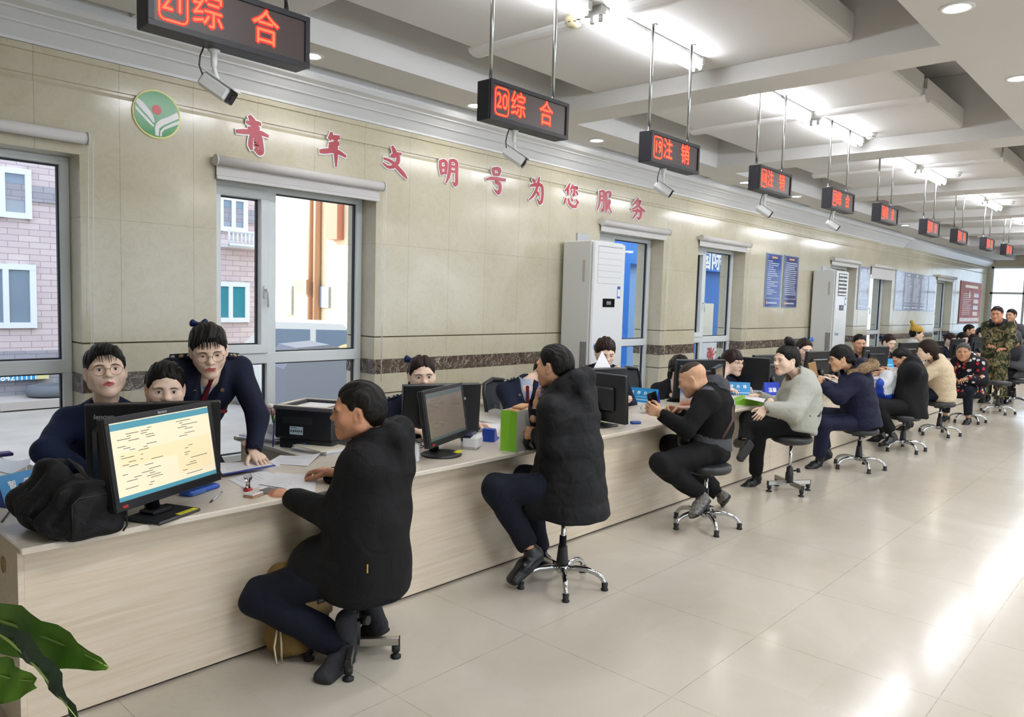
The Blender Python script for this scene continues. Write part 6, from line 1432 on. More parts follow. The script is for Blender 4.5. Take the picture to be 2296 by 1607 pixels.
def stack(label, px, py, w, d, n, rz, z=CT, seed=1, cat='papers'):
    t = thing('paper_stack', label, cat, (*Z2(px, py, z), z), math.radians(rz)); rnd = random.Random(seed); zz = 0
    for k in range(n):
        h = rnd.uniform(.004, .010); mb = MB(); mb.box((-w/2, -d/2, zz), (w/2, d/2, zz+h-.0004), 0, rotz(rnd.uniform(-.12, .12)), (rnd.uniform(-.01, .01), rnd.uniform(-.01, .01), 0)); zz += h; mb.build('papers', [PAPER, PAPER2, mat('paper bluish', '#C9CEDB', .7)][rnd.randrange(3)], t)
    return t
stack('pile of loose papers left of the printer', 600, 985, 0.22, 0.28, 5, 20, seed=3); stack('short stack of cream papers right of the printer', 722, 1010, 0.20, 0.26, 4, 10, seed=5)
stack('papers on the side desk behind the green gift bag', 1075, 905, 0.25, 0.3, 3, 15, seed=6); stack('pile of forms behind the man in long black coat', 1198, 950, 0.2, 0.28, 6, 8, seed=8); stack('papers beside the white cup behind the grey jacket', 1690, 878, 0.2, 0.28, 3, 5, seed=9); stack('papers on the counter by the navy parka woman', 1868, 858, 0.22, 0.3, 3, 5, seed=10); stack('papers on the counter by the bent man with the plastic bag', 1968, 852, 0.24, 0.32, 3, 12, seed=11)
# flowers behind the printer
t = thing('flower_bunch', 'small bunch of pink and white flowers behind the printer', 'flowers', (2.42, 4.22, CT)); mb = MB(); mb.lathe([(0, 0), (0.035, 0), (0.045, 0.09), (0.04, 0.092), (0, 0.09)], seg=16); mb.build('vase', mat('vase white', '#DADADA', 0.3), t); rnd = random.Random(4)
for k in range(9):
    a, r, h = rnd.uniform(0, 6.28), rnd.uniform(.02, .09), rnd.uniform(.13, .22); e = np.array([r*math.cos(a), r*math.sin(a), h]); mb = MB(); mb.tube([(0, 0, 0.08), e*.6+np.array([0, 0, .04]), e], .003, 1, 5); V = Blob().ell(e, (.022, .022, .018), .01).mesh(.006, lambda X, Y, Z: .003*np.sin(X*300)*np.sin(Y*300)); mb.add(V[0], [tuple(f) for f in V[1]], 0, True); mb.build('flower', [mat('flower pink %d' % (k % 2), ['#E6A9AE', '#EFE6DC'][k % 2], .6), mat('stem green', '#4E7A38', .6)], t)
# cups, scanner, holders
def cup(name, label, x, y, z, r, h, m, tilt=None, straw=False, lid=False):
    t = thing(name, label, 'cup', (x, y, z)); R = np.eye(3)
    if tilt: a, d = tilt; R = rotz(d)@np.array([[1, 0, 0], [0, math.cos(a), -math.sin(a)], [0, math.sin(a), math.cos(a)]])
    mb = MB(); mb.lathe([(0, 0.002), (r*.72, 0), (r*.98, h), (r*1.04, h+.002), (r*1.0, h+.006), (r*.94, h), (r*.70, .006), (0, .006)], R=R, loc=(0, 0, r*.75 if tilt else 0), seg=24); mb.build('cup_body', m, t)
    if straw: mb = MB(); mb.tube([(0, 0, .01), (-.025, .01, h+.07)], .0025, 0, 6); mb.build('straw', mat('straw', '#8A8478', .5), t)
    return t
CUPW = mat('paper cup white', '#E9E6DE', 0.5)
cup('paper_cup', 'white paper cup lying on its side behind the black bag', 0.93, 3.84, CT, 0.045, 0.085, CUPW, (1.2, 0.9))
cup('paper_cup', 'printed paper cup with straw behind the green gift bag', *Z2(1128, 918), CT, 0.036, 0.085, mat('paper cup printed', '#D9CFC4', .5, vary=(60, .15)), straw=True)
cup('white_tub', 'square white tub beside the blue tent sign by the bun woman', *Z2(1676, 884), CT, 0.035, 0.07, CUPW)
sheet('plastic_sheet', 'crumpled white plastic sheet on the desk under the nearest window', 'plastic', [Z2(0, 1058), Z2(60, 1072), Z2(70, 1040), Z2(0, 1030)], CT+.0004, .003, .05, mat('plastic white', '#DDE6EA', .25), 0)
o = MB().box((-0.05, -0.035, 0), (0.05, 0.035, 0.018), bev=.004).build('stapler_box', mat('box violet', '#2A2560', .5)); o.location = (*Z2(2, 1022), CT); tag(o, 'small dark violet box at the left edge under the window', 'box')
t = thing('scanner', 'white and navy document scanner on the counter by the dim monitor', 'scanner', (3.155, 3.20, CT), math.radians(28)); b = Blob(); b.box((0, 0, .05), (.062, .055, .05), .018, .01); mb = MB()
mb.box((-.062, -.055, 0), (.062, .055, .085), 0, bev=.018); mb.build('body', mat('scanner white', '#E2E4E6', .3), t); mb = MB(); mb.box((-.060, -.02, .035), (.0635, .0565, .098), 0, bev=.014); mb.box((.05, -.045, .02), (.0640, .02, .075), 0, bev=.006); mb.build('cover', mat('scanner navy', '#1E2742', .35), t)
t = thing('phone_holder', 'blue plastic holder with curved back right of the scanner', 'holder', (3.42, 3.30, CT), math.radians(30)); mb = MB(); mb.prism([(-.06, 0), (.075, 0), (.075, .012), (.02, .022), (-.012, .070), (-.035, .085), (-.06, .080)], (0, -.04, 0), (1, 0, 0), (0, 0, 1), (0, 1, 0), .08); mb.build('body', mat('holder bright blue', '#1B3FA0', .35), t, fixn=True); mb = MB(); mb.box((.025, -.03, .0195), (.068, .03, .0235), R=np.array([[1, 0, .15], [0, 1, 0], [-.15, 0, 1]])); mb.build('pad', mat('holder light blue', '#3F63C0', .4), t)
t = thing('handset_box', 'small white device with red buttons beside the first man back', 'device', (*Z2(924, 1034), CT), math.radians(35)); mb = MB(); mb.box((-.022, -.04, 0), (.022, .04, .10), bev=.008); mb.build('body', mat('scanner white', '#E2E4E6', .3), t); mb = MB(); mb.cyl((.005, -.0405, .02), (.005, -.0395, .02), .006); mb.cyl((.005, -.0405, .06), (.005, -.0395, .06), .003); mb.build('button', REDL, t)
sheet('envelope', 'cream envelope behind the blue holder', 'envelope', [Z2(1070, 985), Z2(1105, 990), Z2(1110, 968), Z2(1080, 966)], CT+.0004, .003, .01, PAPER2, 0)
sheet('paper_sheet', 'white sheet under the clerk hand beside the gift bag', 'paper', [Z2(1068, 968), Z2(1112, 975), Z2(1125, 950), Z2(1080, 948)], CT+.0004, .001, 0.0, seed=9)
# cables
for i, (lb, pts) in enumerate((('tangle of black cables behind the dim monitor', [(925, 985), (945, 1000), (935, 1010), (960, 1002), (950, 990), (930, 1000), (965, 1005), (990, 985)]), ('thin black cable on the bare left end of the counter', [(4, 1172), (20, 1150), (32, 1145), (45, 1150)]), ('black cable behind the black bag and monitor', [(236, 1100), (250, 1112), (262, 1100), (250, 1090), (270, 1105)]), ('cables under the wide monitor by the bun woman', [(1690, 868), (1700, 872), (1715, 866), (1705, 860), (1722, 872)]))):
    P = [np.array([*Z2(a, b_), CT+.004+.012*(k % 2)*(i != 1)]) for k, (a, b_) in enumerate(pts)]; mb = MB()
    mb.tube(P, .0035, 0, 6); tag(mb.build('cable', CABLE, loc=tuple(P[0])), lb, 'cable')
# gift bag
t = thing('gift_bag', 'green sided white paper gift bag on the counter by the man on the phone', 'bag', (3.40, 3.02, CT), math.radians(14)); w, d, h = .165, .055, .245
mb = MB(); mb.box((-w, -d, 0), (w, -d+.002, h), 0); mb.box((-w, d-.002, 0), (w, d, h), 0); mb.box((-w, -d+.002, 0), (w, d-.002, .003), 0)
mb.build('white_panel', mat('gift bag white', '#C9CBC2', .45, vary=(5, .05)), t)
for sx in (-1, 1):
    mb = MB(); a, b_ = (-w-.0005, -w+.002) if sx < 0 else (w-.002, w+.0005); n_ = 6
    V = [(a+(-.008 if k == 0 else 0)*0 + .018*(k in (0,))*0, y_, z_) for k in (0, 1) for z_ in (0, h) for y_ in (-d, 0, d)]
    mid = .020*(-sx)
    for x_ in (0,):
        P0 = [(a, -d, 0), (a+mid*.2, 0, 0), (a, d, 0), (a, -d, h), (a+mid, 0, h), (a, d, h)]; mb.add(P0, [(1, 0, 3, 4), (2, 1, 4, 5)]); mb.add([(p_[0]+.002, p_[1], p_[2]) for p_ in P0], [(0, 1, 4, 3), (1, 2, 5, 4)])
    mb.build('green_side', mat('gift bag green', '#7DBB2C', .45), t)
for sy in (-1, 1):
    mb = MB(); mb.tube([(-.05, sy*(d+.001), h-.03), (-.035, sy*(d+.006), h-.10), (-.005, sy*(d+.008), h-.155), (.02, sy*(d+.006), h-.10), (.045, sy*(d+.001), h-.02)], .0035, 0, 6); mb.build('handle', mat('bag cord grey', '#A9B0B0', .5), t)
t2 = thing('paper_parcel', 'brown paper parcel sticking out of the gift bag', 'parcel', (3.40, 3.02, CT+.0035), math.radians(14)); mb = MB(); mb.box((-.14, -.04, 0.0), (.14, .04, .245), 0, bev=.01); mb.box((-.10, -.03, .24), (.06, .03, .262), 0, rotz(.15), bev=.006); mb.build('wrapping', mat('kraft paper', '#B98F66', .7, bump=(30, .3)), t2)
# small picture card, plastic bag with fruit, green pouch
t = thing('picture_card', 'small upright picture card with blue sky print beside the shaved man', 'card', (5.98, 3.34, CT), math.radians(-30)); mb = MB(); mb.box((-.075, 0, 0), (.075, .004, .16), 0); mb.build('card', PAPER, t)
g = NG('card picture', .3, .4); sp = g.n('SeparateXYZ', {'Vector': g.tc.outputs['Object']}); g.color(g.ramp(g.math('ADD', g.math('MULTIPLY', sp.outputs[2], 6.0), g.math('MULTIPLY', g.noise(40, 4), .25)), [(.15, s2l('#B0533E')), (.35, s2l('#C9A48A')), (.6, s2l('#C7CCD8')), (.95, s2l('#3D5FA6'))])); mb = MB(); mb.box((-.074, -.001, .001), (.074, -.0002, .159)); mb.build('print', g.m, t)
PLAST = mat('clear plastic bag', '#E8E4DC', .15, alpha=.38)
p = Z2(1462, 925); bb = Blob(); bb.ell((0, 0, .035), (.10, .06, .04), .03); bb.ell((-.06, .02, .03), (.05, .05, .03), .03); bb.half((0, 0, 0), (0, 0, -1))
o = grown('plastic_bag', [bb.mesh(.006, crease(.006, 60, 2))], [PLAST]); o.location = (*p, CT); tag(o, 'crumpled clear plastic bag on the counter left of the man with a phone', 'plastic bag')
for k, (dx, dy, c, lb) in enumerate(((.03, 0, '#E3D68A', 'pale yellow bun inside the clear plastic bag'), (-.045, .01, '#C98A86', 'pinkish snack inside the clear plastic bag'), (-.01, -.03, '#B23A3A', 'small red packet under the clear plastic bag'))):
    o = grown('snack', [Blob().ell((0, 0, .024), (.035, .025, .024), .01).mesh(.005)], [mat('snack '+c, c, .6)]); o.location = (p[0]+dx, p[1]+dy, CT); tag(o, lb, 'snack')
t = thing('green_pouch', 'lime green and black pouch with white paper by the bun woman hand', 'pouch', (*Z2(1672, 905), CT), math.radians(-50)); mb = MB(); mb.prism([(-.13, 0), (.13, 0), (.11, .035), (-.02, .07), (-.12, .02)], (0, -.09, 0), (1, 0, 0), (0, 0, 1), (0, 1, 0), .18); mb.build('pouch_body', mat('pouch green', '#7FBF2E', .45), t, fixn=True); mb = MB(); mb.box((-.16, -.08, 0), (-.131, .09, .03), bev=.01); mb.build('black_side', BLACK_G, t)
sheet('paper_sheet', 'white paper lying on the green pouch', 'paper', [Z2(1668, 896, CT+.06), Z2(1712, 905, CT+.06), Z2(1716, 897, CT+.06), Z2(1676, 890, CT+.06)], CT+.072, .002, .0, lines=0)
for k, (px, py, lb, c) in enumerate(((1728, 885, 'blue counter card behind the bun woman', '#1E3FB4'), (1990, 822, 'bright blue tent card beside the bent man', '#1A9AD4'), (1425, 950, 'small blue case beside the sideways monitor', '#24459A'), (2088, 815, 'pale counter card behind the cream jacket', '#C9D6E0'))):
    t = thing('counter_card' if k != 2 else 'blue_case', lb, 'sign' if k != 2 else 'case', (*Z2(px, py), CT), math.radians(-30)); mb = MB()
    if k == 2: mb.box((-.04, -.02, 0), (.04, .02, .02), bev=.006); mb.build('body', mat('card '+c, c, .4), t)
    else:
        mb.prism([(-.04, 0), (.04, 0), (0, .13)], (-.09, 0, 0), (0, 1, 0), (0, 0, 1), (1, 0, 0), .18); mb.build('card', mat('card '+c, c, .4), t, fixn=True); mb = MB()
        if k == 0: put_text(mb, '温馨', (0, -.026, .05), (1, 0, 0), (0, .29, .957), .05, 0, bold=.001)
        else: mb.quad((-.06, -.0325, .03), (.06, -.0325, .03), (.06, -.030, .04), (-.06, -.030, .04))
        mb.build('print', WTXT, t)
# pot plant on the sill side behind the third monitor
t = thing('potted_plant', 'small green potted plant by the third window, behind the sideways monitor', 'plant', (6.02, 4.25, CT)); mb = MB(); mb.lathe([(0, 0), (.05, 0), (.065, .09), (.06, .092), (0, .085)], seg=20); mb.build('pot', mat('plant pot white', '#D2D4D2', .4), t); rnd = random.Random(7)
mb = MB()
for k in range(34):
    a, L, e = rnd.uniform(0, 6.28), rnd.uniform(.10, .20), rnd.uniform(.2, 1.2); d = np.array([math.cos(a), math.sin(a), 0]); P = [np.array([0, 0, .08])+d*L*q*.9+np.array([0, 0, 1])*(L*q*e*1.3-.10*q*q) for q in (0, .35, .7, 1)]; s_ = np.array([-d[1], d[0], 0])
    W = (.006, .010, .008, .0005); V = [p_+s_*w_ for p_, w_ in zip(P, W)]+[p_-s_*w_ for p_, w_ in zip(P, W)]; mb.add(V, [(i, i+1, 5+i, 4+i) for i in range(3)], 0, True)
mb.build('leaves', mat('plant leaf green', '#5C9A3E', .5), t)
# backpack under the counter by the first man
CAN = cloth_mat('olive canvas', '#7A6238', .8, 500, .25, 20, .5); CAN2 = cloth_mat('tan canvas', '#A98B62', .8, 500, .2, 20, .5)
b = Blob(); b.box((0, 0, .20), (.13, .085, .20), .07, .04); b.box((.02, -.085, .13), (.10, .04, .10), .035, .03); b.cap((-.05, 0, .36), (.06, 0, .36), .06, .06, .05); b.half((0, 0, 0), (0, 0, -1))
o = grown('backpack', [b.mesh(.009, crease(.006, 28, 3))], [CAN]); o.location = (1.78, 2.915, 0.0); o.rotation_euler = (0, 0, .05); tag(o, 'olive and tan backpack on the floor under the counter by the first man', 'backpack')
o2 = grown('front_pocket', [Blob().box((.03, -.118, .27), (.085, .022, .085), .02, .02).mesh(.007)], [CAN2], o); mb = MB(); mb.box((.02, -.1445, .255), (.085, -.139, .285)); put_text(mb, 'SUNS', (.0525, -.145, .27), (1, 0, 0), (0, 0, 1), .022, 1); mb.build('patch', [mat('patch dark', '#2B2A28', .6), mat('patch print', '#A9A38F', .6)], o)
mb = MB(); mb.tube([(-.12, -.06, .20), (-.155, -.08, .10), (-.15, -.09, .03), (-.125, -.09, .02), (-.12, -.08, .10), (-.115, -.06, .19)], .004, 0, 6); mb.build('draw_cord', mat('cord cream', '#CFC4A8', .6), o); mb = MB(); mb.tube([(-.08, -.07, .37), (-.04, -.10, .41), (.02, -.08, .40)], .008, 0, 6); mb.build('strap', mat('strap dark', '#2B2620', .7), o)
# foreground plant
def AD(px, py, dep): d = ray(px, py); return CC+d*(dep/(d@CF))
LG = NG('broad leaf green', .35, .5); f = LG.noise(14, 4); LG.color(LG.ramp(f, [(.3, s2l('#4E7E22')), (.6, s2l('#6A9A30')), (.8, s2l('#82AE46'))])); LD = mat('broad leaf dark', '#2F4A36', .22, spec=.6, vary=(12, .25))
t = thing('foliage_plant', 'broad leaved green plant at the bottom left corner, nearest the camera', 'plant', (0.22, 1.10, 0))
def leaf(P, W, m, side, fold=.25):
    P = [np.asarray(p) for p in P]; n = 13; tt = np.linspace(0, 1, n); T = np.linspace(0, 1, len(P)); C = np.stack([np.interp(tt, T, [p[k] for p in P]) for k in range(3)], 1)
    for _ in range(3): C[1:-1] = (C[:-2]+2*C[1:-1]+C[2:])/4
    w = np.interp(tt, np.linspace(0, 1, len(W)), W); mb = MB(); V = []
    for i in range(n):
        d = nrm(C[min(i+1, n-1)]-C[max(i-1, 0)]); s_ = np.asarray(side, float); s_ = nrm(s_-d*(s_@d)); up_ = np.cross(s_, d)
        for q in (-1, -.55, 0, .55, 1): V.append(C[i]+s_*w[i]*q*(1+.05*math.sin(i*2.1+q))+up_*(abs(q)**1.3*fold*w[i]+.004*math.sin(i*1.7+q*2)))
    for o_ in (0, 1):
        mb.add([v+np.array([0, 0, -.0012*o_]) for v in V], [(i*5+j, i*5+j+1, (i+1)*5+j+1, (i+1)*5+j) for i in range(n-1) for j in range(4)], 0, True)
    o = mb.build('leaf', m, t, True); mb = MB(); mb.tube([c+np.array([0, 0, .0015]) for c in C], [.0022*(1-.8*i/n) for i in range(n)], 0, 6); mb.build('midrib', mat('leaf rib pale', '#A9C06A', .4), o, True)
sd = CR*0.3-CU*1.0
leaf([AD(-60, 1375, 1.0), AD(20, 1398, .99), AD(110, 1435, .97), AD(185, 1465, .95), AD(241, 1497, .94)], [.022, .034, .033, .020, .001], LG.m, -CU+CR*.35, .2)
leaf([AD(-50, 1390, .96), AD(25, 1440, .95), AD(85, 1500, .93), AD(130, 1560, .92), AD(172, 1612, .90)], [.012, .020, .022, .015, .001], LD, -CU*.5-CR*.85+CF*.7, -.5)
leaf([AD(-80, 1480, 1.02), AD(-20, 1510, 1.01), AD(30, 1525, 1.0), AD(82, 1530, .99)], [.030, .035, .028, .006], LG.m, -CU, .15)
mb = MB()
for q in ((-60, 1375, 1.0), (-50, 1390, .96), (-80, 1480, 1.02)): mb.tube([(0.22, 1.10, .30), (0.20, 1.12, .8), AD(*q)], [.008, .006, .0035], 0, 8)
mb.build('stem', mat('stem green', '#4E7A38', .6), t, True)
mb = MB(); mb.lathe([(0, 0), (.12, 0), (.16, .28), (.165, .30), (.15, .30), (.14, .27), (0, .27)], seg=28); mb.build('pot', mat('plant pot grey', '#8A8680', .5), t)
# ---------------------------------------------------------------- the people
def A3(*a): return np.array(a, float)
H_BLK = hair_mat('hair black', '#0E0C0B', '#26201C'); H_BRN = hair_mat('hair dark brown', '#1C120E', '#43291F'); H_GRY = hair_mat('hair greying', '#353331', '#8C8884'); H_CUT = hair_mat('hair cropped', '#2C2622', '#5A4E45')
NAVY_U = cloth_mat('uniform navy', '#141A2E', .8, 900, .15, 8, .25); NAVY_S = cloth_mat('suit navy blue', '#16213E', .8, 900, .15, 8, .25); BLKC = cloth_mat('black parka cloth', '#101013', .75, 800, .2, 10, .6); BLKD = cloth_mat('black down coat', '#0F1014', .6, 900, .2, 14, .5)
JEAN = cloth_mat('dark navy jeans', '#131724', .85, 900, .25, 12, .45); BLKT = cloth_mat('black trousers', '#0D0D10', .8, 900, .2, 12, .4); SUEDE = cloth_mat('grey suede', '#35363A', .9, 300, .25, 20, .3); SOLE = mat('shoe sole dark', '#1E1F22', .7); BLKL = mat('black leather', '#121215', .3, bump=(60, .2))
SHIRT_W = cloth_mat('white shirt', '#DADCE2', .7, 900, .05, 14, .2); SHIRT_B = cloth_mat('pale blue shirt', '#AEB9CF', .7, 900, .05, 14, .2); TIE_R = cloth_mat('dark red tie', '#5A1520', .5, 900, .1, 20, .1); BOWM = cloth_mat('navy bow satin', '#1C2658', .35, 300, .15, 40, .4)
GOLD = mat('badge gold', '#B8A06A', .3, .8); SILVR = mat('badge silver', '#C6CACD', .3, .8); GLS = mat('glasses gold wire', '#8E6E50', .3, .9); GLD = mat('glasses dark wire', '#3A302C', .35, .6)
def bow_at(J, sub, hp, size=1.0, m=None):
    """two-loop hair bow at head-frame point hp"""
    b = Blob(); c = A3(*hp)
    for sx in (-1, 1):
        b.cap(c, c+A3(sx*.038, -.008, .012)*size, (.008*size, .012*size), (.015*size, .024*size), .008, 0, (0, 1, 0)); b.cap(c, c+A3(sx*.020, -.012, -.040)*size, .006*size, .011*size, .008)
    b.ell(c, (.012*size,)*3, .006); V, F, M = b.mesh(.004); sub('hair_bow', [(J['hd'](V), F, M)], [m or BOWM])
def uniform(shirt=SHIRT_B, tie=TIE_R, badges=True, nametag=False, depth=0.17):
    def f(J, sub):
        N, up, fr, rt, s = J['N'], J['up'], J['fr'], J['rt'], J['s']; b = Blob()
        b.cap(N-up*.34*s, N-up*.07*s, (.135*s, .116*s), (.095*s, .080*s), .03, 0, rt); b.cap(N-up*.05*s, N+up*.025, (.066*s, .064*s), (.058*s, .056*s), .03, 0, rt)
        b.cap(N+up*.03, N+up*.15, .050*s, .055*s, .006, sub=True); V, F, M = b.mesh(.007); sub('shirt', [(V, F, M)], [shirt])
        if tie:
            t = Blob(); k = N-up*.020*s+fr*.074*s; t.cap(k, k-up*.030+fr*.010, (.015, .010), (.011, .009), .006, 0, rt); t.cap(k-up*.03+fr*.010, N-up*.30*s+fr*.124*s, (.011, .006), (.026, .006), .006, 0, rt); sub('tie', [t.mesh(.004)], [tie])
        if badges:
            for sg, kx in ((-1, 'L'), (1, 'R')):
                S = J['S'+kx]; mb = MB(); a = N+rt*sg*.085*s+A3(0, 0, .0)+up*.012; e = S+rt*sg*.012+A3(0, 0, .070*s)
                a = A3(*a); a[2] = max(a[2], e[2])+.012; d = nrm(e-a); n = nrm(np.cross(d, fr)*(-sg)); n = n if n[2] > 0 else -n; w = nrm(np.cross(n, d))*.024
                q = [a-w*.8, e-w, e+w, a+w*.8]; mb.add([p+n*.004-J['base'] for p in q]+[p-n*.012-J['base'] for p in q], [(0, 1, 2, 3), (7, 6, 5, 4), (0, 4, 5, 1), (1, 5, 6, 2), (2, 6, 7, 3), (3, 7, 4, 0)], 0)
                for tt, r_, mi in ((.22, .006, 2), (.50, .012, 1), (.85, .010, 2)):
                    c = a+(e-a)*tt+n*.004-J['base']; mb.tube([c, c+n*.0035], r_, mi, 12)
                mb.build('epaulette', [NAVY_U, GOLD, SILVR], J['body'], fixn=True)
                mb = MB(); c = N-up*.075*s+rt*sg*.068*s+fr*.105*s-J['base']; mb.tube([c, c+fr*.006], .010, 0, 12); mb.build('collar_badge', GOLD, J['body'])
        if nametag:
            mb = MB(); c = N-up*.20*s-rt*.095*s+fr*.142*s-J['base']; R = np.stack([rt, fr, up], 1); mb.box((-.032, -.004, -.008), (.032, .004, .008), 0, R, c); mb.box((-.024, .0035, -.003), (.024, .0045, .003), 1, R, c); mb.build('name_badge', [mat('badge red', '#9A2530', .4), GOLD], J['body'])
    return f
def vneck(depth=.30, w=.062):
    def fn(b, J):
        N, up, fr, s = J['N'], J['up'], J['fr'], J['s']
        b.cap(N+up*.05+fr*.07*s, N-up*.05*s+fr*.120*s, w*1.1, w*1.0, .006, sub=True); b.cap(N-up*.05*s+fr*.120*s, N-up*depth*s+fr*.175*s, w*1.0, w*.35, .006, sub=True)
    return fn
def chainx(*f):
    def g(J, sub):
        for q in f: q(J, sub)
    return g
UNI = dict(kind='jacket', m=NAVY_U, bulk=.012, collar=.0, disp=crease(.003, 24, 1), fn=vneck())

# --- clients on the stools
def parka_hem(b, J, k, dz=-.150, low=.22, fwd=.22, wd=1.0):
    P, up, rt, fr, s = J['P'], J['up'], J['rt'], J['fr'], J['s']
    b.cap(P+up*.12, P-A3(0, 0, low)-fr*.01, (.180*s*wd+k, .150*s+k), (.200*s*wd+k, .175*s+k), .05, 0, rt)
    if fwd: b.cap(P-A3(0, 0, .01), P+J['fw']*fwd*s-A3(0, 0, .05), (.18*s+k, .09*s+k), (.155*s+k, .075*s+k), .05, 0, rt)
    b.half(A3(0, 0, P[2]+dz), (0, 0, -1), .015)
def m1x(J, sub):
    base = J['base']; mb = MB(); c = J['P']-J['rt']*.175-J['fw']*.075+A3(0, 0, .02)-base; mb.box((-.002, -.003, -.018), (.002, .003, .018), 0, None, c-J['rt']*.045); mb.build('sleeve_tag', mat('yellow tag', '#C9A23A', .5), J['body'])
person('man in black hooded parka and dark jeans seated on the nearest stool', A3(1.97, 2.66, .47), A3(2.06, 2.70, .965), 128, at_y(802, 922, 2.72), 141, -4, 4, 1.0, head=dict(fat=.007, jw=1.08, wd=1.03), skin=skin_mat('skin ruddy', '#C99374'), hs=1.06,
    hair=hair_parts('short', thick=.012, seed=2), hairmat=H_BLK, arms={'L': dict(E=at_y(752, 1160, 2.70), W=at_y(657, 1112, 2.93), d=nrm(A3(-.45, .80, .06)), b=nrm(A3(-.1, -.1, 1)), pose='rest'), 'R': dict(W=A3(2.05, 3.03, .76), d=(-.2, 1, 0), pose='rest')},
    legs={'L': (at_y(582, 1340, 2.90), at_y(775, 1452, 2.66), at_y(700, 1520, 2.55)), 'R': (A3(2.05, 2.98, .44), A3(2.08, 2.72, .13), A3(2.12, 2.90, .05))},
    top=dict(kind='parka', m=BLKC, bulk=.040, collar=.085, collar_r=.090, hood=.02, hem=parka_hem, disp=crease(.006, 20, .5)), trousers=dict(m=JEAN, bulk=.020, disp=crease(.005, 30, 2)), shoes=('boot', [SUEDE, SOLE]), extra=m1x, vox=.008, hvox=.0032)
def coat_hem(b, J, k):
    P, up, rt, fr, s = J['P'], J['up'], J['rt'], J['fr'], J['s']
    b.cap(P+up*.15, P+A3(0, 0, -.26)-J['fw']*.03, (.170*s+k, .140*s+k), (.215*s+k, .170*s+k), .05, 0, rt); b.cap(P+A3(0, 0, .02), P+J['fw']*.17-A3(0, 0, .08)-rt*.07, (.16*s+k, .10*s+k), (.15*s+k, .10*s+k), .05, 0, rt); b.half(A3(0, 0, P[2]-.160), (0, 0, -1), .008)
person('man in long black down coat with a phone raised to his face', A3(3.36, 2.60, .56), A3(3.40, 2.68, 1.075), 108, at_y(1241, 822, 2.74), 104, -3, 3, 1.04, head=dict(jw=1.0), hair=hair_parts('short', thick=.014, seed=5), hairmat=H_BLK, eyes=False,
    arms={'L': dict(E=at_y(1243, 1002, 2.60), W=at_y(1208, 972, 2.84), d=nrm(A3(-.1, .9, -.05)), b=nrm(A3(-.8, -.3, .5)), pose='curl'), 'R': dict(E=at_y(1222, 985, 2.92), W=at_y(1203, 905, 2.86), d=nrm(A3(.05, -.15, 1)), b=nrm(A3(-.6, .75, .1)), pose='grip')},
    legs={'L': (at_y(1112, 1095, 2.80), at_y(1190, 1232, 2.70), at_y(1132, 1285, 2.74)), 'R': (A3(3.42, 3.00, .52), at_y(1213, 1245, 2.86), at_y(1190, 1268, 2.96))},
    top=dict(kind='coat', m=BLKD, bulk=.042, collar=.07, collar_r=.095, hood=.055, hem=coat_hem, disp=lambda X, Y, Z: quilt((0, 0, 0), (0, 0, 1), .125, .006)(X, Y, Z)+crease(.003, 30, 3)(X, Y, Z)), trousers=dict(m=JEAN, bulk=.018, disp=crease(.004, 30, 4)), shoes=('shoe', [BLKL, SOLE]), vox=.008)
FLE_B = cloth_mat('black fleece', '#131213', .95, 400, .25, 10, .4); FLE_G = cloth_mat('grey fleece', '#4A4B50', .95, 400, .2, 14, .4); STRAP = mat('brown strap', '#4A342C', .6)
def m3fn(b, J):
    N, up, fr, rt, s, P = J['N'], J['up'], J['fr'], J['rt'], J['s'], J['P']
    b.cap(J['SL']+up*.035, J['SR']+up*.035, .052, .052, .02, 1); b.cap(N-up*.10-fr*.07-rt*.09, N-up*.10-fr*.07+rt*.09, .05, .05, .02, 1); b.ell(N-fr*.08+up*.0, (.10, .05, .065), .03, 1, np.stack([rt, fr, up], 1)); b.cap(N-up*.02, N+up*.05, .082, .080, .02, 1)
    b.cap(N, N+up*.16, .060, .072, .006, sub=True)
    b.cap(P+up*.055, P+up*.015, (.192, .158), (.192, .158), .008, 1, rt); b.half(P+up*.0, -up, .015)
def m3x(J, sub):
    N, P, rt, up, fr = J['N'], J['P'], J['rt'], J['up'], J['fr']; q = [N+rt*.11-up*.01+fr*.02, N+rt*.06-up*.04-fr*.09, N-rt*.02-up*.10-fr*.148, N-rt*.10-up*.22-fr*.160, N-rt*.165-up*.34-fr*.10]
    mb = MB(); V = []; F = []; P_ = [np.asarray(a)-J['base'] for a in q]
    for a in (P_,): mb.tube(a, [.011]*5, 0, 6)
    mb.build('shoulder_strap', STRAP, J['body']); mb = MB(); c = q[2]-fr*.012-J['base']; R = np.stack([rt, fr, up], 1); mb.tube([c+R@A3(.014*math.cos(t), -.004, .018*math.sin(t)) for t in np.linspace(0, 6.283, 17)], .003, 0, 6, False); mb.build('strap_ring', SILVR, J['body'])
    b = Blob(); b.box(P+fr*.17+up*.13-rt*.10, (.08, .05, .10), .03, .02, R=np.stack([rt, fr, up], 1)); sub('bag_front', [b.mesh(.01)], [BLKL])
SK3 = skin_mat('skin olive', '#CDA282')
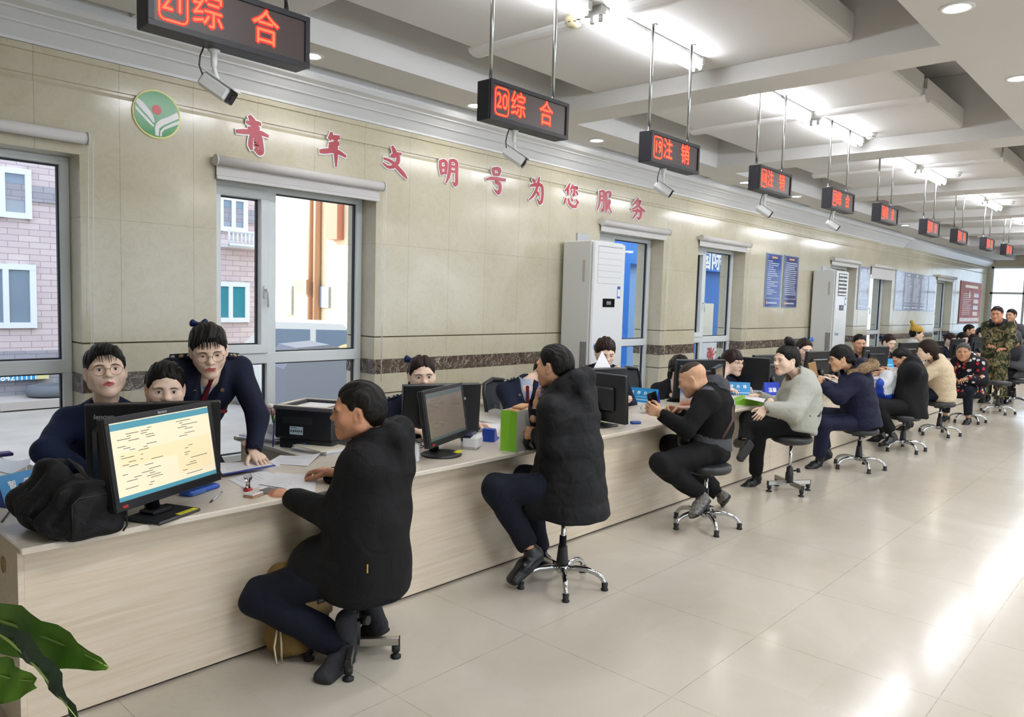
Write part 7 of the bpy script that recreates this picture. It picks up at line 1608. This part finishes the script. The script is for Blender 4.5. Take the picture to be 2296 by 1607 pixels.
person('man with shaved head in grey and black fleece looking at his phone', A3(5.02, 2.60, .55), A3(5.09, 2.645, 1.005), 112, at_y(1553, 850, 2.75), 112, -24, 0, 1.02, head=dict(fat=.008, jw=1.1, wd=1.04), skin=SK3, hs=1.04, hair=hair_parts('shaved', thick=.004, disp_amt=.0008), hairmat=H_CUT, eyes=False,
    arms={'L': dict(E=at_y(1540, 962, 2.62), W=at_y(1482, 928, 2.80), d=nrm(A3(-.3, .55, .25)), b=nrm(A3(-.6, -.6, -.2)), pose='grip'), 'R': dict(W=at_y(1518, 918, 2.90), hint=(.6, -.3, -1), d=nrm(A3(-.75, .35, .1)), b=nrm(A3(.2, .6, .6)), pose='grip')},
    legs={'L': (at_y(1483, 1040, 2.70), at_y(1570, 1108, 2.56), at_y(1535, 1148, 2.54)), 'R': (A3(5.10, 2.98, .52), at_y(1612, 1105, 2.70), at_y(1606, 1122, 2.86))},
    top=dict(kind='fleece_jacket', m=FLE_B, mats=[FLE_B, FLE_G], bulk=.026, collar=0, fn=m3fn, disp=crease(.005, 22, 4)), trousers=dict(m=BLKT, bulk=.020, disp=crease(.005, 30, 5)), shoes=('shoe', [cloth_mat('hiking shoe grey', '#6E6C68', .8, 60, .45, 30, .3), SOLE]), extra=m3x, vox=.009)
GREYP = cloth_mat('pale grey green puffer', '#A9AAA0', .65, 900, .08, 14, .45)
def gx(J, sub):
    N, rt, up, fr, base = J['N'], J['rt'], J['up'], J['fr'], J['base']; mb = MB(); q = [N+rt*.10+up*.0+fr*.03, N+rt*.03-up*.08-fr*.135, N-rt*.06-up*.20-fr*.168, N-rt*.155-up*.29-fr*.135, N-rt*.205-up*.30-fr*.03]
    mb.tube([p-base for p in q], .0085, 0, 6); mb.build('bag_strap', mat('strap dark plum', '#2E2428', .6), J['body'])
def bun(c, r): return lambda e: (e.ell(c, r, .02), e.ell((c[0]+.015, c[1]+.01, c[2]+.02), (r[0]*.6,)*3, .02), e.ell((c[0]-.02, c[1]-.01, c[2]-.012), (r[0]*.6,)*3, .02))
person('woman with high hair bun in pale grey puffer jacket, legs crossed', A3(6.52, 2.56, .57), A3(6.63, 2.585, .985), 128, at_y(1763, 808, 2.67), 150, -4, 0, .98, female=True, head=dict(jw=1.05, fat=.004), lip=mat('lip rose', '#A8544E', .45), hs=1.07, hair=hair_parts('tied', thick=.013, extra=bun((0, -.035, .150), (.040, .040, .036)), seed=3), hairmat=H_BLK,
    arms={'L': dict(E=at_y(1778, 925, 2.49), W=at_y(1716, 914, 2.68), d=nrm(A3(-.45, .35, -.75)), b=nrm(A3(-.7, -.5, .2)), pose='rest'), 'R': dict(W=at_y(1698, 887, 2.98), hint=(.7, -.2, -1), d=nrm(A3(-.85, .3, .05)), b=(0, 0, 1), pose='rest')},
    legs={'L': (at_y(1700, 962, 2.80), at_y(1694, 1066, 2.86), at_y(1662, 1083, 2.93)), 'R': (A3(6.35, 2.93, .60), A3(6.10, 2.84, .42), A3(5.99, 2.88, .30))},
    top=dict(kind='puffer_jacket', m=GREYP, bulk=.050, collar=.08, collar_r=.10, disp=lambda X, Y, Z: quilt((0, 0, .05), (.1, .1, 1), .14, .007)(X, Y, Z)+crease(.005, 28, 6)(X, Y, Z), fn=lambda b, J: b.half(J['P']-J['up']*.06, -J['up'], .02)), trousers=dict(m=BLKT, bulk=.016, disp=crease(.003, 30, 7)), shoes=('boot', [BLKL, SOLE]), extra=gx, vox=.010)
NPUF = cloth_mat('navy puffer', '#121632', .6, 900, .12, 14, .4)
FUR = hair_mat('fur trim tan', '#7E684C', '#C9AF8C')
def fur_ring(J, sub, pts, r=.05, n=520, seed=1, m=None, L=.035):
    rnd = random.Random(seed); P = [np.asarray(p) for p in pts]; b = Blob()
    for a, c in zip(P[:-1], P[1:]): b.cap(a, c, r, r, .02)
    parts = [b.mesh(.012, lambda X, Y, Z: .006*np.sin(X*180+Y*60)*np.sin(Z*190)*np.sin(Y*170))]; V = []; F = []
    for i in range(n):
        t = rnd.random()*(len(P)-1); k = min(int(t), len(P)-2); c = P[k]+(P[k+1]-P[k])*(t-k); d = nrm([rnd.gauss(0, 1) for _ in range(3)]); e = nrm([rnd.gauss(0, 1) for _ in range(3)]); s_ = nrm(np.cross(d, e))*.0022; o = c+d*r*.85; tip = o+d*L*rnd.uniform(.6, 1.2)+e*.012
        j = len(V); V += [o-s_, o+s_, tip+s_*.1, tip-s_*.1]; F.append((j, j+1, j+2, j+3))
    parts.append((np.array(V), np.array(F), np.zeros(len(F), int))); sub('fur_trim', parts, [m or FUR])
def nx(J, sub):
    N, rt, up, fr = J['N'], J['rt'], J['up'], J['fr']; fur_ring(J, sub, [N+rt*.13+fr*.03+up*.0, N+rt*.14-fr*.09+up*.035, N+rt*.07-fr*.19+up*.045, N-rt*.07-fr*.19+up*.045, N-rt*.14-fr*.09+up*.035, N-rt*.13+fr*.03+up*.0], .048, 2600, 1, None, .030)
person('woman in navy parka with tan fur hood trim and glasses, looking at her phone', A3(7.97, 2.48, .49), A3(7.84, 2.55, .985), 118, at_y(1885, 803, 2.62), 122, -14, 0, .98, female=True, head=dict(jw=.95), skin=skin_mat('skin warm', '#D6AC8A'), lip=LIP_N(), hs=1.05, hair=hair_parts('fringe', thick=.012, extra=lambda e: e.cap((0, -.09, -.01), (0, -.12, -.08), .035, .02), seed=8), hairmat=H_BLK, glasses=GLD,
    arms={'L': dict(E=at_y(1882, 890, 2.58), W=at_y(1842, 862, 2.73), d=nrm(A3(-.55, .3, .5)), b=nrm(A3(.2, .85, .3)), pose='grip'), 'R': dict(W=at_y(1848, 858, 2.88), d=nrm(A3(-.6, .1, .4)), pose='grip')},
    legs={'L': (at_y(1846, 948, 2.70), at_y(1836, 1028, 2.76), at_y(1806, 1040, 2.82)), 'R': (A3(8.0, 2.92, .50), A3(8.05, 2.84, .10), A3(8.0, 2.95, .03))},
    top=dict(kind='parka', m=NPUF, bulk=.042, collar=.07, collar_r=.09, hood=.03, hem=lambda b, J, k: parka_hem(b, J, k*.7, -.045, .10, .12), disp=lambda X, Y, Z: quilt((0, 0, 0), (0, .15, 1), .11, .006)(X, Y, Z)+crease(.003, 28, 2)(X, Y, Z)), trousers=dict(m=NPUF, bulk=.020), shoes=('boot', [BLKL, SOLE]), extra=nx, vox=.011)
person('man in black coat bent over a white and blue plastic bag on his lap', A3(9.50, 2.44, .49), A3(9.58, 2.455, 1.0), 112, at_y(2022, 803, 2.60), 118, -34, 0, 1.0, head=dict(fat=.004), hair=hair_parts('buzz', thick=.010, seed=9), hairmat=H_BLK, eyes=False,
    arms={'L': dict(W=at_y(1996, 838, 2.72), hint=(-.6, -.5, -.6), d=nrm(A3(-.5, .6, .2)), b=(-.3, -.3, 1), pose='curl'), 'R': dict(W=A3(9.75, 2.82, .84), d=(-.3, .8, .1), pose='rest')},
    legs={'L': (at_y(1963, 908, 2.68), at_y(2000, 972, 2.53), at_y(1968, 990, 2.60)), 'R': (A3(9.55, 2.88, .50), A3(9.75, 2.80, .10), A3(9.7, 2.95, .03))},
    top=dict(kind='coat', m=BLKC, bulk=.040, collar=.05, hem=lambda b, J, k: parka_hem(b, J, k*.8, -.10, .2, .2), disp=crease(.006, 22, 8)), trousers=dict(m=BLKT, bulk=.022), shoes=('shoe', [BLKL, SOLE]), vox=.012)
CREAM = cloth_mat('cream quilted cloth', '#D6C3A6', .8, 400, .1, 30, .5)
person('person in cream quilted jacket with dark hair seen from behind', A3(11.05, 2.45, .53), A3(10.86, 2.50, .985), 115, at_y(2079, 787, 2.585), 112, -8, 0, .98, female=True, hair=hair_parts('side', thick=.022, extra=lambda e: e.cap((0, -.07, -.03), (0, -.085, -.10), (.075, .04), (.06, .03), .02, 0, (1, 0, 0)), seed=4), hairmat=H_BRN, hs=1.08, eyes=False, brows=False,
    arms={'L': dict(W=A3(10.6, 2.86, .80), d=(-.2, .9, 0)), 'R': dict(W=A3(10.95, 2.90, .80), d=(0, .9, 0))}, legs={'L': (A3(10.75, 2.88, .52), A3(10.95, 2.84, .10), A3(10.9, 2.95, .04)), 'R': (A3(11.05, 2.90, .52), A3(11.15, 2.86, .10), A3(11.12, 2.97, .04))},
    top=dict(kind='quilted_jacket', m=CREAM, bulk=.038, collar=.05, disp=lambda X, Y, Z: quilt((0, 0, 0), (0, 0, 1), .085, .006)(X, Y, Z), fn=lambda b, J: b.half(J['P']-J['up']*.07, -J['up'], .02)), trousers=dict(m=JEAN, bulk=.014), shoes=('boot', [BLKL, SOLE]), vox=.012)
g = NG('flowered black cloth', .75, .25); vo = g.n('TexVoronoi', {'Scale': 17.0, 'Randomness': 1.0}); g.set(vo.inputs['Vector'], g.tc.outputs['Object']); sc_ = g.n('SeparateColor', {0: vo.outputs['Color']})
spot = g.math('LESS_THAN', g.math('ADD', vo.outputs['Distance'], g.math('MULTIPLY', g.noise(60, 2), .25)), .50); pick = g.math('MULTIPLY', spot, g.math('GREATER_THAN', sc_.outputs[1], .30))
g.color(g.mix(pick, s2l('#14131C'), g.ramp(sc_.outputs[0], [(0, s2l('#C9C6C2')), (.38, s2l('#A8A4A2')), (.5, s2l('#B3232F')), (.78, s2l('#C77A3A')), (.88, s2l('#DAD8D4'))], True))); FLOR = g.m
person('old woman with grey streaked hair in black flowered coat, facing left', A3(12.70, 2.48, .49), A3(12.66, 2.49, .945), 165, at_y(2160, 789, 2.545), 186, -4, 0, .98, female=True, skin=skin_mat('skin aged', '#BE9070'), lip=LIP_N(), head=dict(jw=1.05, fat=.003), hs=1.1, hair=hair_parts('tied', thick=.008, seed=6), hairmat=H_GRY,
    arms={'L': dict(W=A3(12.35, 2.45, .66), d=(-.8, .4, -.2)), 'R': dict(W=A3(12.38, 2.62, .66), d=(-.8, -.2, -.2))}, legs={'L': (A3(12.36, 2.42, .49), A3(12.40, 2.40, .10), A3(12.22, 2.43, .04)), 'R': (A3(12.36, 2.66, .49), A3(12.42, 2.7, .10), A3(12.25, 2.74, .04))},
    top=dict(kind='flowered_coat', m=FLOR, bulk=.045, collar=.05, hem=lambda b, J, k: parka_hem(b, J, k*.6, -.13, .22, .34), disp=crease(.004, 22, 9)), trousers=dict(m=JEAN, bulk=.012), shoes=('shoe', [BLKL, SOLE]), vox=.013)
g = NG('camouflage cloth', .85, .25); v1 = g.noise(9, 3, None, .6, 1.2); v2 = g.noise(13, 3, g.scale((1, 1.3, .8)), .6, 1.5)
g.color(g.mix(g.ramp(v2, [(.56, (0, 0, 0)), (.58, (1, 1, 1))]), g.ramp(v1, [(.0, s2l('#2A2D1E')), (.44, s2l('#4F5438')), (.53, s2l('#8A7A56')), (.60, s2l('#4A3F2C'))], True), s2l('#1C1C17'))); CAMO = g.m
DFUR = hair_mat('dark fur collar', '#14131A', '#2C2A33')
person('man in camouflage coat and trousers with dark fur collar, standing by the counter end', A3(15.60, 2.68, .80), A3(15.62, 2.66, 1.435), 165, at_y(2235, 704, 2.65), 176, -8, 0, .98, head=dict(fat=.006, jw=1.05), skin=skin_mat('skin ruddy', '#C99374'), hs=1.1, hair=hair_parts('buzz', thick=.010, seed=7), hairmat=H_BRN,
    arms={'L': dict(W=A3(15.25, 2.48, 1.0), d=(-.8, .5, 0), hint=(.2, -.5, -.8)), 'R': dict(W=A3(15.25, 2.72, 1.02), d=(-.7, -.4, .1))}, legs={'L': (A3(15.56, 2.56, .45), A3(15.60, 2.54, .09), A3(15.40, 2.56, .03)), 'R': (A3(15.56, 2.80, .45), A3(15.62, 2.82, .09), A3(15.42, 2.84, .03))},
    top=dict(kind='camouflage_coat', m=CAMO, bulk=.055, collar=.0, hem=lambda b, J, k: parka_hem(b, J, k*.7, -.13, .22, 0), disp=crease(.008, 18, 3)), trousers=dict(m=CAMO, bulk=.045, disp=crease(.008, 18, 5)), shoes=('boot', [BLKL, SOLE]), vox=.013,
    extra=lambda J, sub: fur_ring(J, sub, [J['N']-J['rt']*.06+J['fr']*.12-J['up']*.03, J['N']-J['rt']*.11+J['fr']*.03+J['up']*.03, J['N']-J['fr']*.09+J['up']*.05, J['N']+J['rt']*.11+J['fr']*.03+J['up']*.03, J['N']+J['rt']*.06+J['fr']*.12-J['up']*.03], .042, 160, 3, DFUR, .015))
GRYC = cloth_mat('grey hooded coat', '#4E4F55', .9, 500, .15, 14, .4)
person('crouched person in dark grey hooded coat cut off by the right edge', A3(16.15, 2.42, .56), A3(16.05, 2.45, 1.02), 150, A3(15.92, 2.48, 1.17), 150, -25, 0, 1.0, hair=None, eyes=False, brows=False, arms={'L': dict(W=A3(15.75, 2.5, .72), d=(-.8, .3, -.2)), 'R': dict(W=A3(15.85, 2.72, .72), d=(-.8, .3, -.2))}, legs={'L': (A3(15.80, 2.52, .54), A3(15.9, 2.5, .10), A3(15.7, 2.52, .03)), 'R': (A3(15.85, 2.8, .54), A3(15.95, 2.8, .10), A3(15.78, 2.85, .03))},
    top=dict(kind='hooded_coat', m=GRYC, bulk=.05, collar=.05, fn=lambda b, J: (b.ell(J['H']-J['B'][:, 1]*.02+J['B'][:, 2]*.02, (.115, .125, .14), .03), b.ell(J['H']+J['B'][:, 1]*.10-J['B'][:, 2]*.02, (.075, .08, .10), .01, sub=True)), hem=lambda b, J, k: parka_hem(b, J, k*.7, -.10, .2, .2)), trousers=dict(m=BLKT), shoes=('shoe', [BLKL, SOLE]), vox=.014)
person('man in dark grey jacket standing right behind the camouflage man', A3(17.15, 2.75, .80), A3(17.15, 2.72, 1.40), 160, A3(17.05, 2.72, 1.57), 160, -5, 0, 1.0, hair=hair_parts('short'), hairmat=H_BLK, arms={'L': dict(W=A3(16.95, 2.5, .95)), 'R': dict(W=A3(16.9, 2.95, .95))}, legs={'L': (A3(17.1, 2.64, .45), A3(17.15, 2.62, .09), A3(16.95, 2.64, .03)), 'R': (A3(17.1, 2.86, .45), A3(17.15, 2.88, .09), A3(16.95, 2.9, .03))},
    top=dict(kind='jacket', m=GRYC, bulk=.04, collar=.05, hem=parka_hem), trousers=dict(m=BLKT), shoes=('shoe', [BLKL, SOLE]), vox=.015, hvox=.005)

# --- staff behind the counter
person('young woman in navy suit and gold round glasses, seated at far left behind the monitors', A3(1.40, 4.02, .50), A3(1.365, 3.97, 1.035), 252, at_y(237, 833, 3.90), 256, 9, -3, 1.0, female=True, head=dict(jw=.95, fat=.003), hs=1.10, hair=hair_parts('tied', thick=.011, extra=lambda e: e.ell((0, -.115, .02), (.035, .03, .035)), seed=1)+[strands(bangs(13, .082, .036, .050, 5, None))], hairmat=H_BLK, glasses=GLS,
    arms={'R': dict(E=at_y(103, 1010, 3.86), W=at_y(215, 1066, 3.80), d=nrm(A3(.8, -.2, -.1)), b=nrm(A3(0, -.6, .8)), pose='rest'), 'L': dict(W=A3(1.62, 3.68, .78), d=(0, -1, 0))}, legs=dict(seat=True),
    top=dict(kind='suit_jacket', m=NAVY_S, bulk=.016, collar=0, fn=vneck(.30, .062), disp=crease(.004, 24, 3)), trousers=dict(m=NAVY_S), shoes=('shoe', [BLKL, SOLE]), extra=uniform(SHIRT_W, None, False), vox=.008, hvox=.003)
person('dark haired woman seated between two colleagues, mouth hidden by the monitor', A3(1.60, 3.95, .44), A3(1.575, 3.87, .955), 255, at_y(371, 872, 3.78), 250, -6, 2, .98, female=True, head=dict(jw=1.0, fat=.004), hs=1.08, hair=hair_parts('tied', thick=.013, extra=lambda e: e.ell((.0, -.105, .01), (.05, .035, .045)), seed=12), hairmat=H_BLK,
    arms={'R': dict(W=A3(1.40, 3.72, .76), d=(.1, -1, 0)), 'L': dict(W=A3(1.70, 3.70, .76), d=(-.1, -1, 0))}, legs=dict(seat=True), top=UNI, trousers=dict(m=NAVY_U), shoes=('shoe', [BLKL, SOLE]), extra=uniform(), vox=.009, hvox=.003)
person('woman in navy uniform with epaulettes and red tie, standing and leaning on the counter', A3(1.80, 4.14, .80), A3(1.835, 3.84, 1.215), 254, at_y(468, 785, 3.72), 249, -17, -4, 1.0, female=True, head=dict(jw=.92), hs=1.09, hair=hair_parts('tied', thick=.012, extra=lambda e: (e.ell((0, -.10, .04), (.05, .035, .05)), e.cap((-.075, -.01, .0), (-.078, .0, -.05), .006, .003)), seed=14)+[strands(bangs(17, .082, .040, .052, 9))], hairmat=H_BLK, glasses=GLS, open_eye=.6, shrug=.045,
    arms={'L': dict(E=at_y(578, 932, 3.70), W=at_y(568, 1012, 3.60), d=nrm(A3(.0, -.75, -.30)), b=nrm(A3(0, -.35, .9)), pose='flat'), 'R': dict(E=A3(1.60, 3.86, .98), W=A3(1.56, 3.66, .78), d=(.1, -1, -.1), pose='flat')}, legs={'L': (A3(1.90, 4.16, .44), A3(1.90, 4.2, .09), A3(1.88, 4.02, .03)), 'R': (A3(1.72, 4.16, .44), A3(1.72, 4.22, .09), A3(1.70, 4.04, .03))},
    top=dict(UNI, fn=vneck(.30, .060), bulk=.016), trousers=dict(m=NAVY_U), shoes=('shoe', [BLKL, SOLE]), extra=chainx(uniform(SHIRT_B, TIE_R, True, True), lambda J, sub: bow_at(J, sub, (.03, -.09, .095), .8)), vox=.008, hvox=.003)
person('clerk with blue velvet bow in half tied hair, eyes above the second monitor', A3(3.24, 3.95, .43), A3(3.21, 3.84, .935), 240, at_y(946, 843, 3.76), 238, -3, -2, .98, female=True, head=dict(jw=.9), hs=1.07, hair=hair_parts('tied', thick=.012, part=-.004, extra=lambda e: (e.cap((.066, -.02, .0), (.070, -.02, -.10), .018, .014), e.ell((0, -.095, -.05), (.06, .03, .08))), seed=21), hairmat=H_BRN,
    arms={'R': dict(W=A3(3.05, 3.62, .77), d=(.2, -1, 0)), 'L': dict(W=at_z(1072, 952, .755), d=nrm(A3(.35, -.7, .0)), b=nrm(A3(.3, -.2, .9)), pose='curl')}, legs=dict(seat=True), top=UNI, trousers=dict(m=NAVY_U), shoes=('shoe', [BLKL, SOLE]), extra=chainx(uniform(), lambda J, sub: bow_at(J, sub, (.045, -.085, .085), 1.0)), vox=.009, hvox=.003)
person('clerk in navy uniform mostly hidden behind the man on the phone', A3(4.42, 3.90, .44), A3(4.33, 3.82, .985), 235, at_y(1222, 836, 3.74), 240, -10, 0, .98, female=True, hair=hair_parts('tied', seed=4), hairmat=H_BLK, arms={'R': dict(W=A3(4.18, 3.52, .77), d=(.2, -1, 0)), 'L': dict(W=A3(4.5, 3.55, .77), d=(-.2, -1, 0))}, legs=dict(seat=True), top=UNI, trousers=dict(m=NAVY_U), shoes=('shoe', [BLKL, SOLE]), extra=uniform(), vox=.010)
def holding_paper(J, sub):
    mb = MB(); q = [at_y(1330, 828, 3.62), at_y(1350, 786, 3.66), at_y(1371, 826, 3.60), at_y(1350, 850, 3.58)]
    n = nrm(np.cross(q[1]-q[0], q[2]-q[0]))*.0012; mb.add([p-q[0] for p in q]+[p-q[0]+n for p in q], [(0, 1, 2, 3), (7, 6, 5, 4), (0, 4, 5, 1), (1, 5, 6, 2), (2, 6, 7, 3), (3, 7, 4, 0)]); o = mb.build('paper_sheet', PAPER); o.location = tuple(q[0]); tag(o, 'white paper held up by the clerk in front of the air conditioner', 'paper')
person('clerk in navy uniform reading a raised white paper before the air conditioner', A3(5.40, 3.98, .52), A3(5.40, 3.86, 1.04), 225, at_y(1357, 790, 3.80), 230, -20, 0, .98, female=True, head=dict(jw=.92), hs=1.05, hair=hair_parts('side', thick=.012, part=.03, extra=lambda e: e.ell((0, -.10, -.01), (.05, .035, .05)), seed=5), hairmat=H_BRN, open_eye=.5,
    arms={'R': dict(W=A3(5.18, 3.62, .99), d=nrm(A3(-.1, -.5, .8)), b=(-.5, .5, .3), pose='grip'), 'L': dict(W=A3(5.40, 3.62, .80), d=(-.4, -.6, .1), pose='grip')}, legs=dict(seat=True), top=UNI, trousers=dict(m=NAVY_U), shoes=('shoe', [BLKL, SOLE]), extra=chainx(uniform(), holding_paper), vox=.010)
person('dark haired woman in black suit half hidden by the monitor behind the shaved man', A3(6.42, 3.80, .40), A3(6.36, 3.70, .86), 228, at_y(1524, 830, 3.66), 232, -16, 0, .98, female=True, hs=1.12, hair=hair_parts('side', thick=.016, part=.0, extra=lambda e: (e.cap((.070, .0, -.02), (.064, .02, -.10), .022, .015), e.cap((-.070, .0, -.02), (-.064, .02, -.10), .022, .015), e.ell((0, -.07, -.06), (.075, .04, .09))), seed=6), hairmat=H_BLK,
    arms={'R': dict(W=A3(6.12, 3.50, .77), d=(.2, -1, 0)), 'L': dict(W=A3(6.5, 3.48, .77), d=(-.2, -1, 0))}, legs=dict(seat=True), top=dict(UNI, m=BLKC), trousers=dict(m=BLKT), shoes=('shoe', [BLKL, SOLE]), extra=uniform(SHIRT_W, None, False), vox=.010)
person('clerk with short fringe, thin glasses and navy bow, turned to the woman with hair bun', A3(7.30, 3.80, .40), A3(7.27, 3.71, .875), 250, at_y(1643, 813, 3.64), 258, -4, 0, .98, female=True, head=dict(jw=.95, mouth_open=.002), hs=1.12, hair=hair_parts('fringe', thick=.013, extra=lambda e: e.ell((0, -.11, .0), (.035, .03, .035)), seed=9), hairmat=H_BRN, glasses=GLS,
    arms={'R': dict(W=A3(7.05, 3.52, .77), d=(.2, -1, 0)), 'L': dict(W=A3(7.4, 3.50, .77), d=(-.2, -1, 0))}, legs=dict(seat=True), top=UNI, trousers=dict(m=NAVY_U), shoes=('shoe', [BLKL, SOLE]), extra=chainx(uniform(badges=False), lambda J, sub: bow_at(J, sub, (0, -.13, .01), .9)), vox=.011)
def simple_clerk(label, head, y, hy, hp=0, hair='tied', hm=None, bow=None, female=True, coat=None, hs=1.08, seed=1, bowm=None, extra=None, hatfn=None, pz=None, turn=0, thick=.012):
    Hh = at_y(head[0], head[1], y); t = math.radians(hy); N = Hh-A3(math.cos(t)*.06, math.sin(t)*.06, .165); P = N-A3(0, 0, .50)+A3(-math.cos(t)*.03, .06, 0)
    if pz: P[2] = pz
    W = [A3(N[0]-.14, N[1]-.30, max(.77, N[2]-.22)), A3(N[0]+.14, N[1]-.30, max(.77, N[2]-.22))]
    ex = [uniform(badges=False)] if coat is None else []
    if bow: ex.append(lambda J, sub: bow_at(J, sub, bow[0], bow[1], bowm))
    if hatfn: ex.append(hatfn)
    return person(label, P, N, 250+turn, Hh, hy, hp, 0, .97, female=female, hs=hs, hair=hair_parts(hair, thick=thick, extra=extra, seed=seed) if hair else None, hairmat=hm or H_BLK, arms={'R': dict(W=W[0], d=(.1, -1, 0)), 'L': dict(W=W[1], d=(-.1, -1, 0))}, legs=dict(seat=True), top=dict(UNI, m=coat or NAVY_U) if coat is None else dict(kind='jacket', m=coat, bulk=.03, collar=.05), trousers=dict(m=NAVY_U), shoes=('shoe', [BLKL, SOLE]), extra=chainx(*ex), vox=.014, hvox=.0045)
BOWB = cloth_mat('sky blue bow', '#4A78C8', .4, 300, .2, 40, .4)
simple_clerk('clerk with sky blue bow, almost hidden behind the hair bun', (1803, 783), 3.66, 232, -12, hm=H_BRN, bow=((-.05, -.02, .100), 1.2), bowm=BOWB, seed=3)
simple_clerk('male clerk with short black hair looking over the dark monitor', (1927, 770), 3.70, 214, -6, hair='short', female=False, seed=8)
simple_clerk('clerk with reddish hair and navy bow bowing to the right, by the sixth window', (1993, 768), 3.72, 240, -16, hm=H_BRN, bow=((.02, -.12, .03), 1.1), extra=lambda e: e.ell((0, -.115, .02), (.035, .03, .035)), seed=10)
YEL = cloth_mat('mustard knit', '#C9A24A', .9, 120, .2, 60, .6); WHTC = cloth_mat('white coat', '#D2D4CE', .8, 400, .06, 14, .3)
def beanie(J, sub):
    b = Blob(); b.ell((0, -.012, .055), (.090, .108, .090), .01); b.cap((0, -.06, .10), (0, -.10, .17), .05, .022, .05); b.ell((0, -.115, .19), (.030,)*3, .012); pts = [(0.12, .055), (0.05, .045), (-.05, .0), (-.12, -.01)]
    V, F, M = b.mesh(.006, lambda X, Y, Z: .0025*np.sin(np.arctan2(X, Y)*34), lambda D, X, Y, Z: smax(D, pw(Y, pts)-Z, .004)); sub('knit_hat', [(J['hd'](V), F, M)], [YEL])
simple_clerk('person in white coat and mustard knit hat with pompom, behind the counter', (2056, 748), 3.95, 292, -6, hair='side', hm=H_BLK, coat=WHTC, hatfn=beanie, turn=40, seed=2)
simple_clerk('clerk with brown hair and navy bow left of the old woman in flowers', (2131, 762), 3.72, 242, -18, hm=H_BRN, bow=((.02, -.12, .03), 1.0), extra=lambda e: e.ell((0, -.115, .02), (.035, .03, .035)), seed=11)
simple_clerk('far clerk with dark hair beneath the orange red poster', (2174, 741), 3.85, 262, -8, hair='short', female=False, seed=15)
simple_clerk('far clerk with dark round hair, left of the camouflage man', (2158, 760), 3.60, 236, -20, seed=16)
simple_clerk('far clerk in dark cap right beside the camouflage man', (2200, 747), 3.9, 262, -8, hair='fringe', seed=17)
simple_clerk('far clerk whose face looks right, above the old woman', (2184, 763), 3.62, 255, -5, hm=H_BRN, seed=18)

# --- things in their hands
PHB = mat('phone dark', '#16161C', .2); PHS = mat('phone lit screen', '#3A3A78', .2, emit='#4A4FA8', es=.35); PHG = mat('phone gold case', '#B08A5E', .35)
def phone(label, c, wdir, up, case, L=.155, w=.075):
    u = nrm(up); x = np.asarray(wdir, float); x = nrm(x-u*(x@u)); n = np.cross(x, u); R = np.stack([x, n, u], 1)
    t = thing('mobile_phone', label, 'phone', c); mb = MB(); mb.box((-w/2, -.004, -L/2), (w/2, .004, L/2), 0, R, bev=.003); mb.build('body', case, t); mb = MB(); mb.box((-w/2+.004, -.0052, -L/2+.006), (w/2-.004, -.0041, L/2-.006), 0, R)
    rnd = random.Random(2)
    for i in range(4):
        for j in range(6): mb.box((-w/2+.010+i*.0155, -.0056, -L/2+.018+j*.021), (-w/2+.020+i*.0155, -.0053, -L/2+.028+j*.021), 1, R)
    mb.build('screen', [PHS, mat('phone icons', '#9A8AA8', .3, emit='#8A86B8', es=.4)], t); return t
phone('brown cased phone held to the face of the man in long black coat', at_y(1212, 862, 2.83), (.6, .8, 0), (.12, .05, 1), mat('phone brown case', '#8A6A52', .4))
phone('phone with app icons held by the man with shaved head', at_y(1464, 900, 2.90), nrm(A3(.75, -.45, .1)), nrm(A3(-.42, -.05, .9)), PHB)
phone('gold phone held up by the woman in navy parka', at_y(1823, 828, 2.84), nrm(A3(.5, -.6, 0)), nrm(A3(-.30, .1, .9)), PHG)
b = Blob(); b.box((0, 0, 0), (.07, .02, .05), .018, .01); o = grown('wallet', [b.mesh(.006, crease(.003, 50, 1))], [mat('wallet dark brown', '#2A211C', .4)]); o.location = tuple(at_y(1192, 985, 2.93)); o.rotation_euler = (.3, .5, .4); tag(o, 'dark brown pouch in the hand of the man in long black coat', 'wallet')
PLW = cloth_mat('white plastic', '#C6C9CE', .3, 200, .05, 12, .5); PLB_ = cloth_mat('blue plastic', '#1F3FA0', .3, 200, .1, 12, .5)
b = Blob(); b.box((0, 0, .13), (.15, .07, .15), .06, .05, R=rotz(.2)); b.cap((-.12, 0, .02), (.04, 0, -.02), .06, .07, .05, 1); b.cap((-.16, 0, .10), (-.05, 0, .0), .04, .05, .05, 1)
o = grown('carrier_bag', [b.mesh(.010, crease(.010, 22, 2))], [PLW, PLB_]); o.location = tuple(at_y(1985, 885, 2.66)); o.rotation_euler = (0, .25, -.3); tag(o, 'white and blue plastic carrier bag on the lap of the bent man', 'bag')
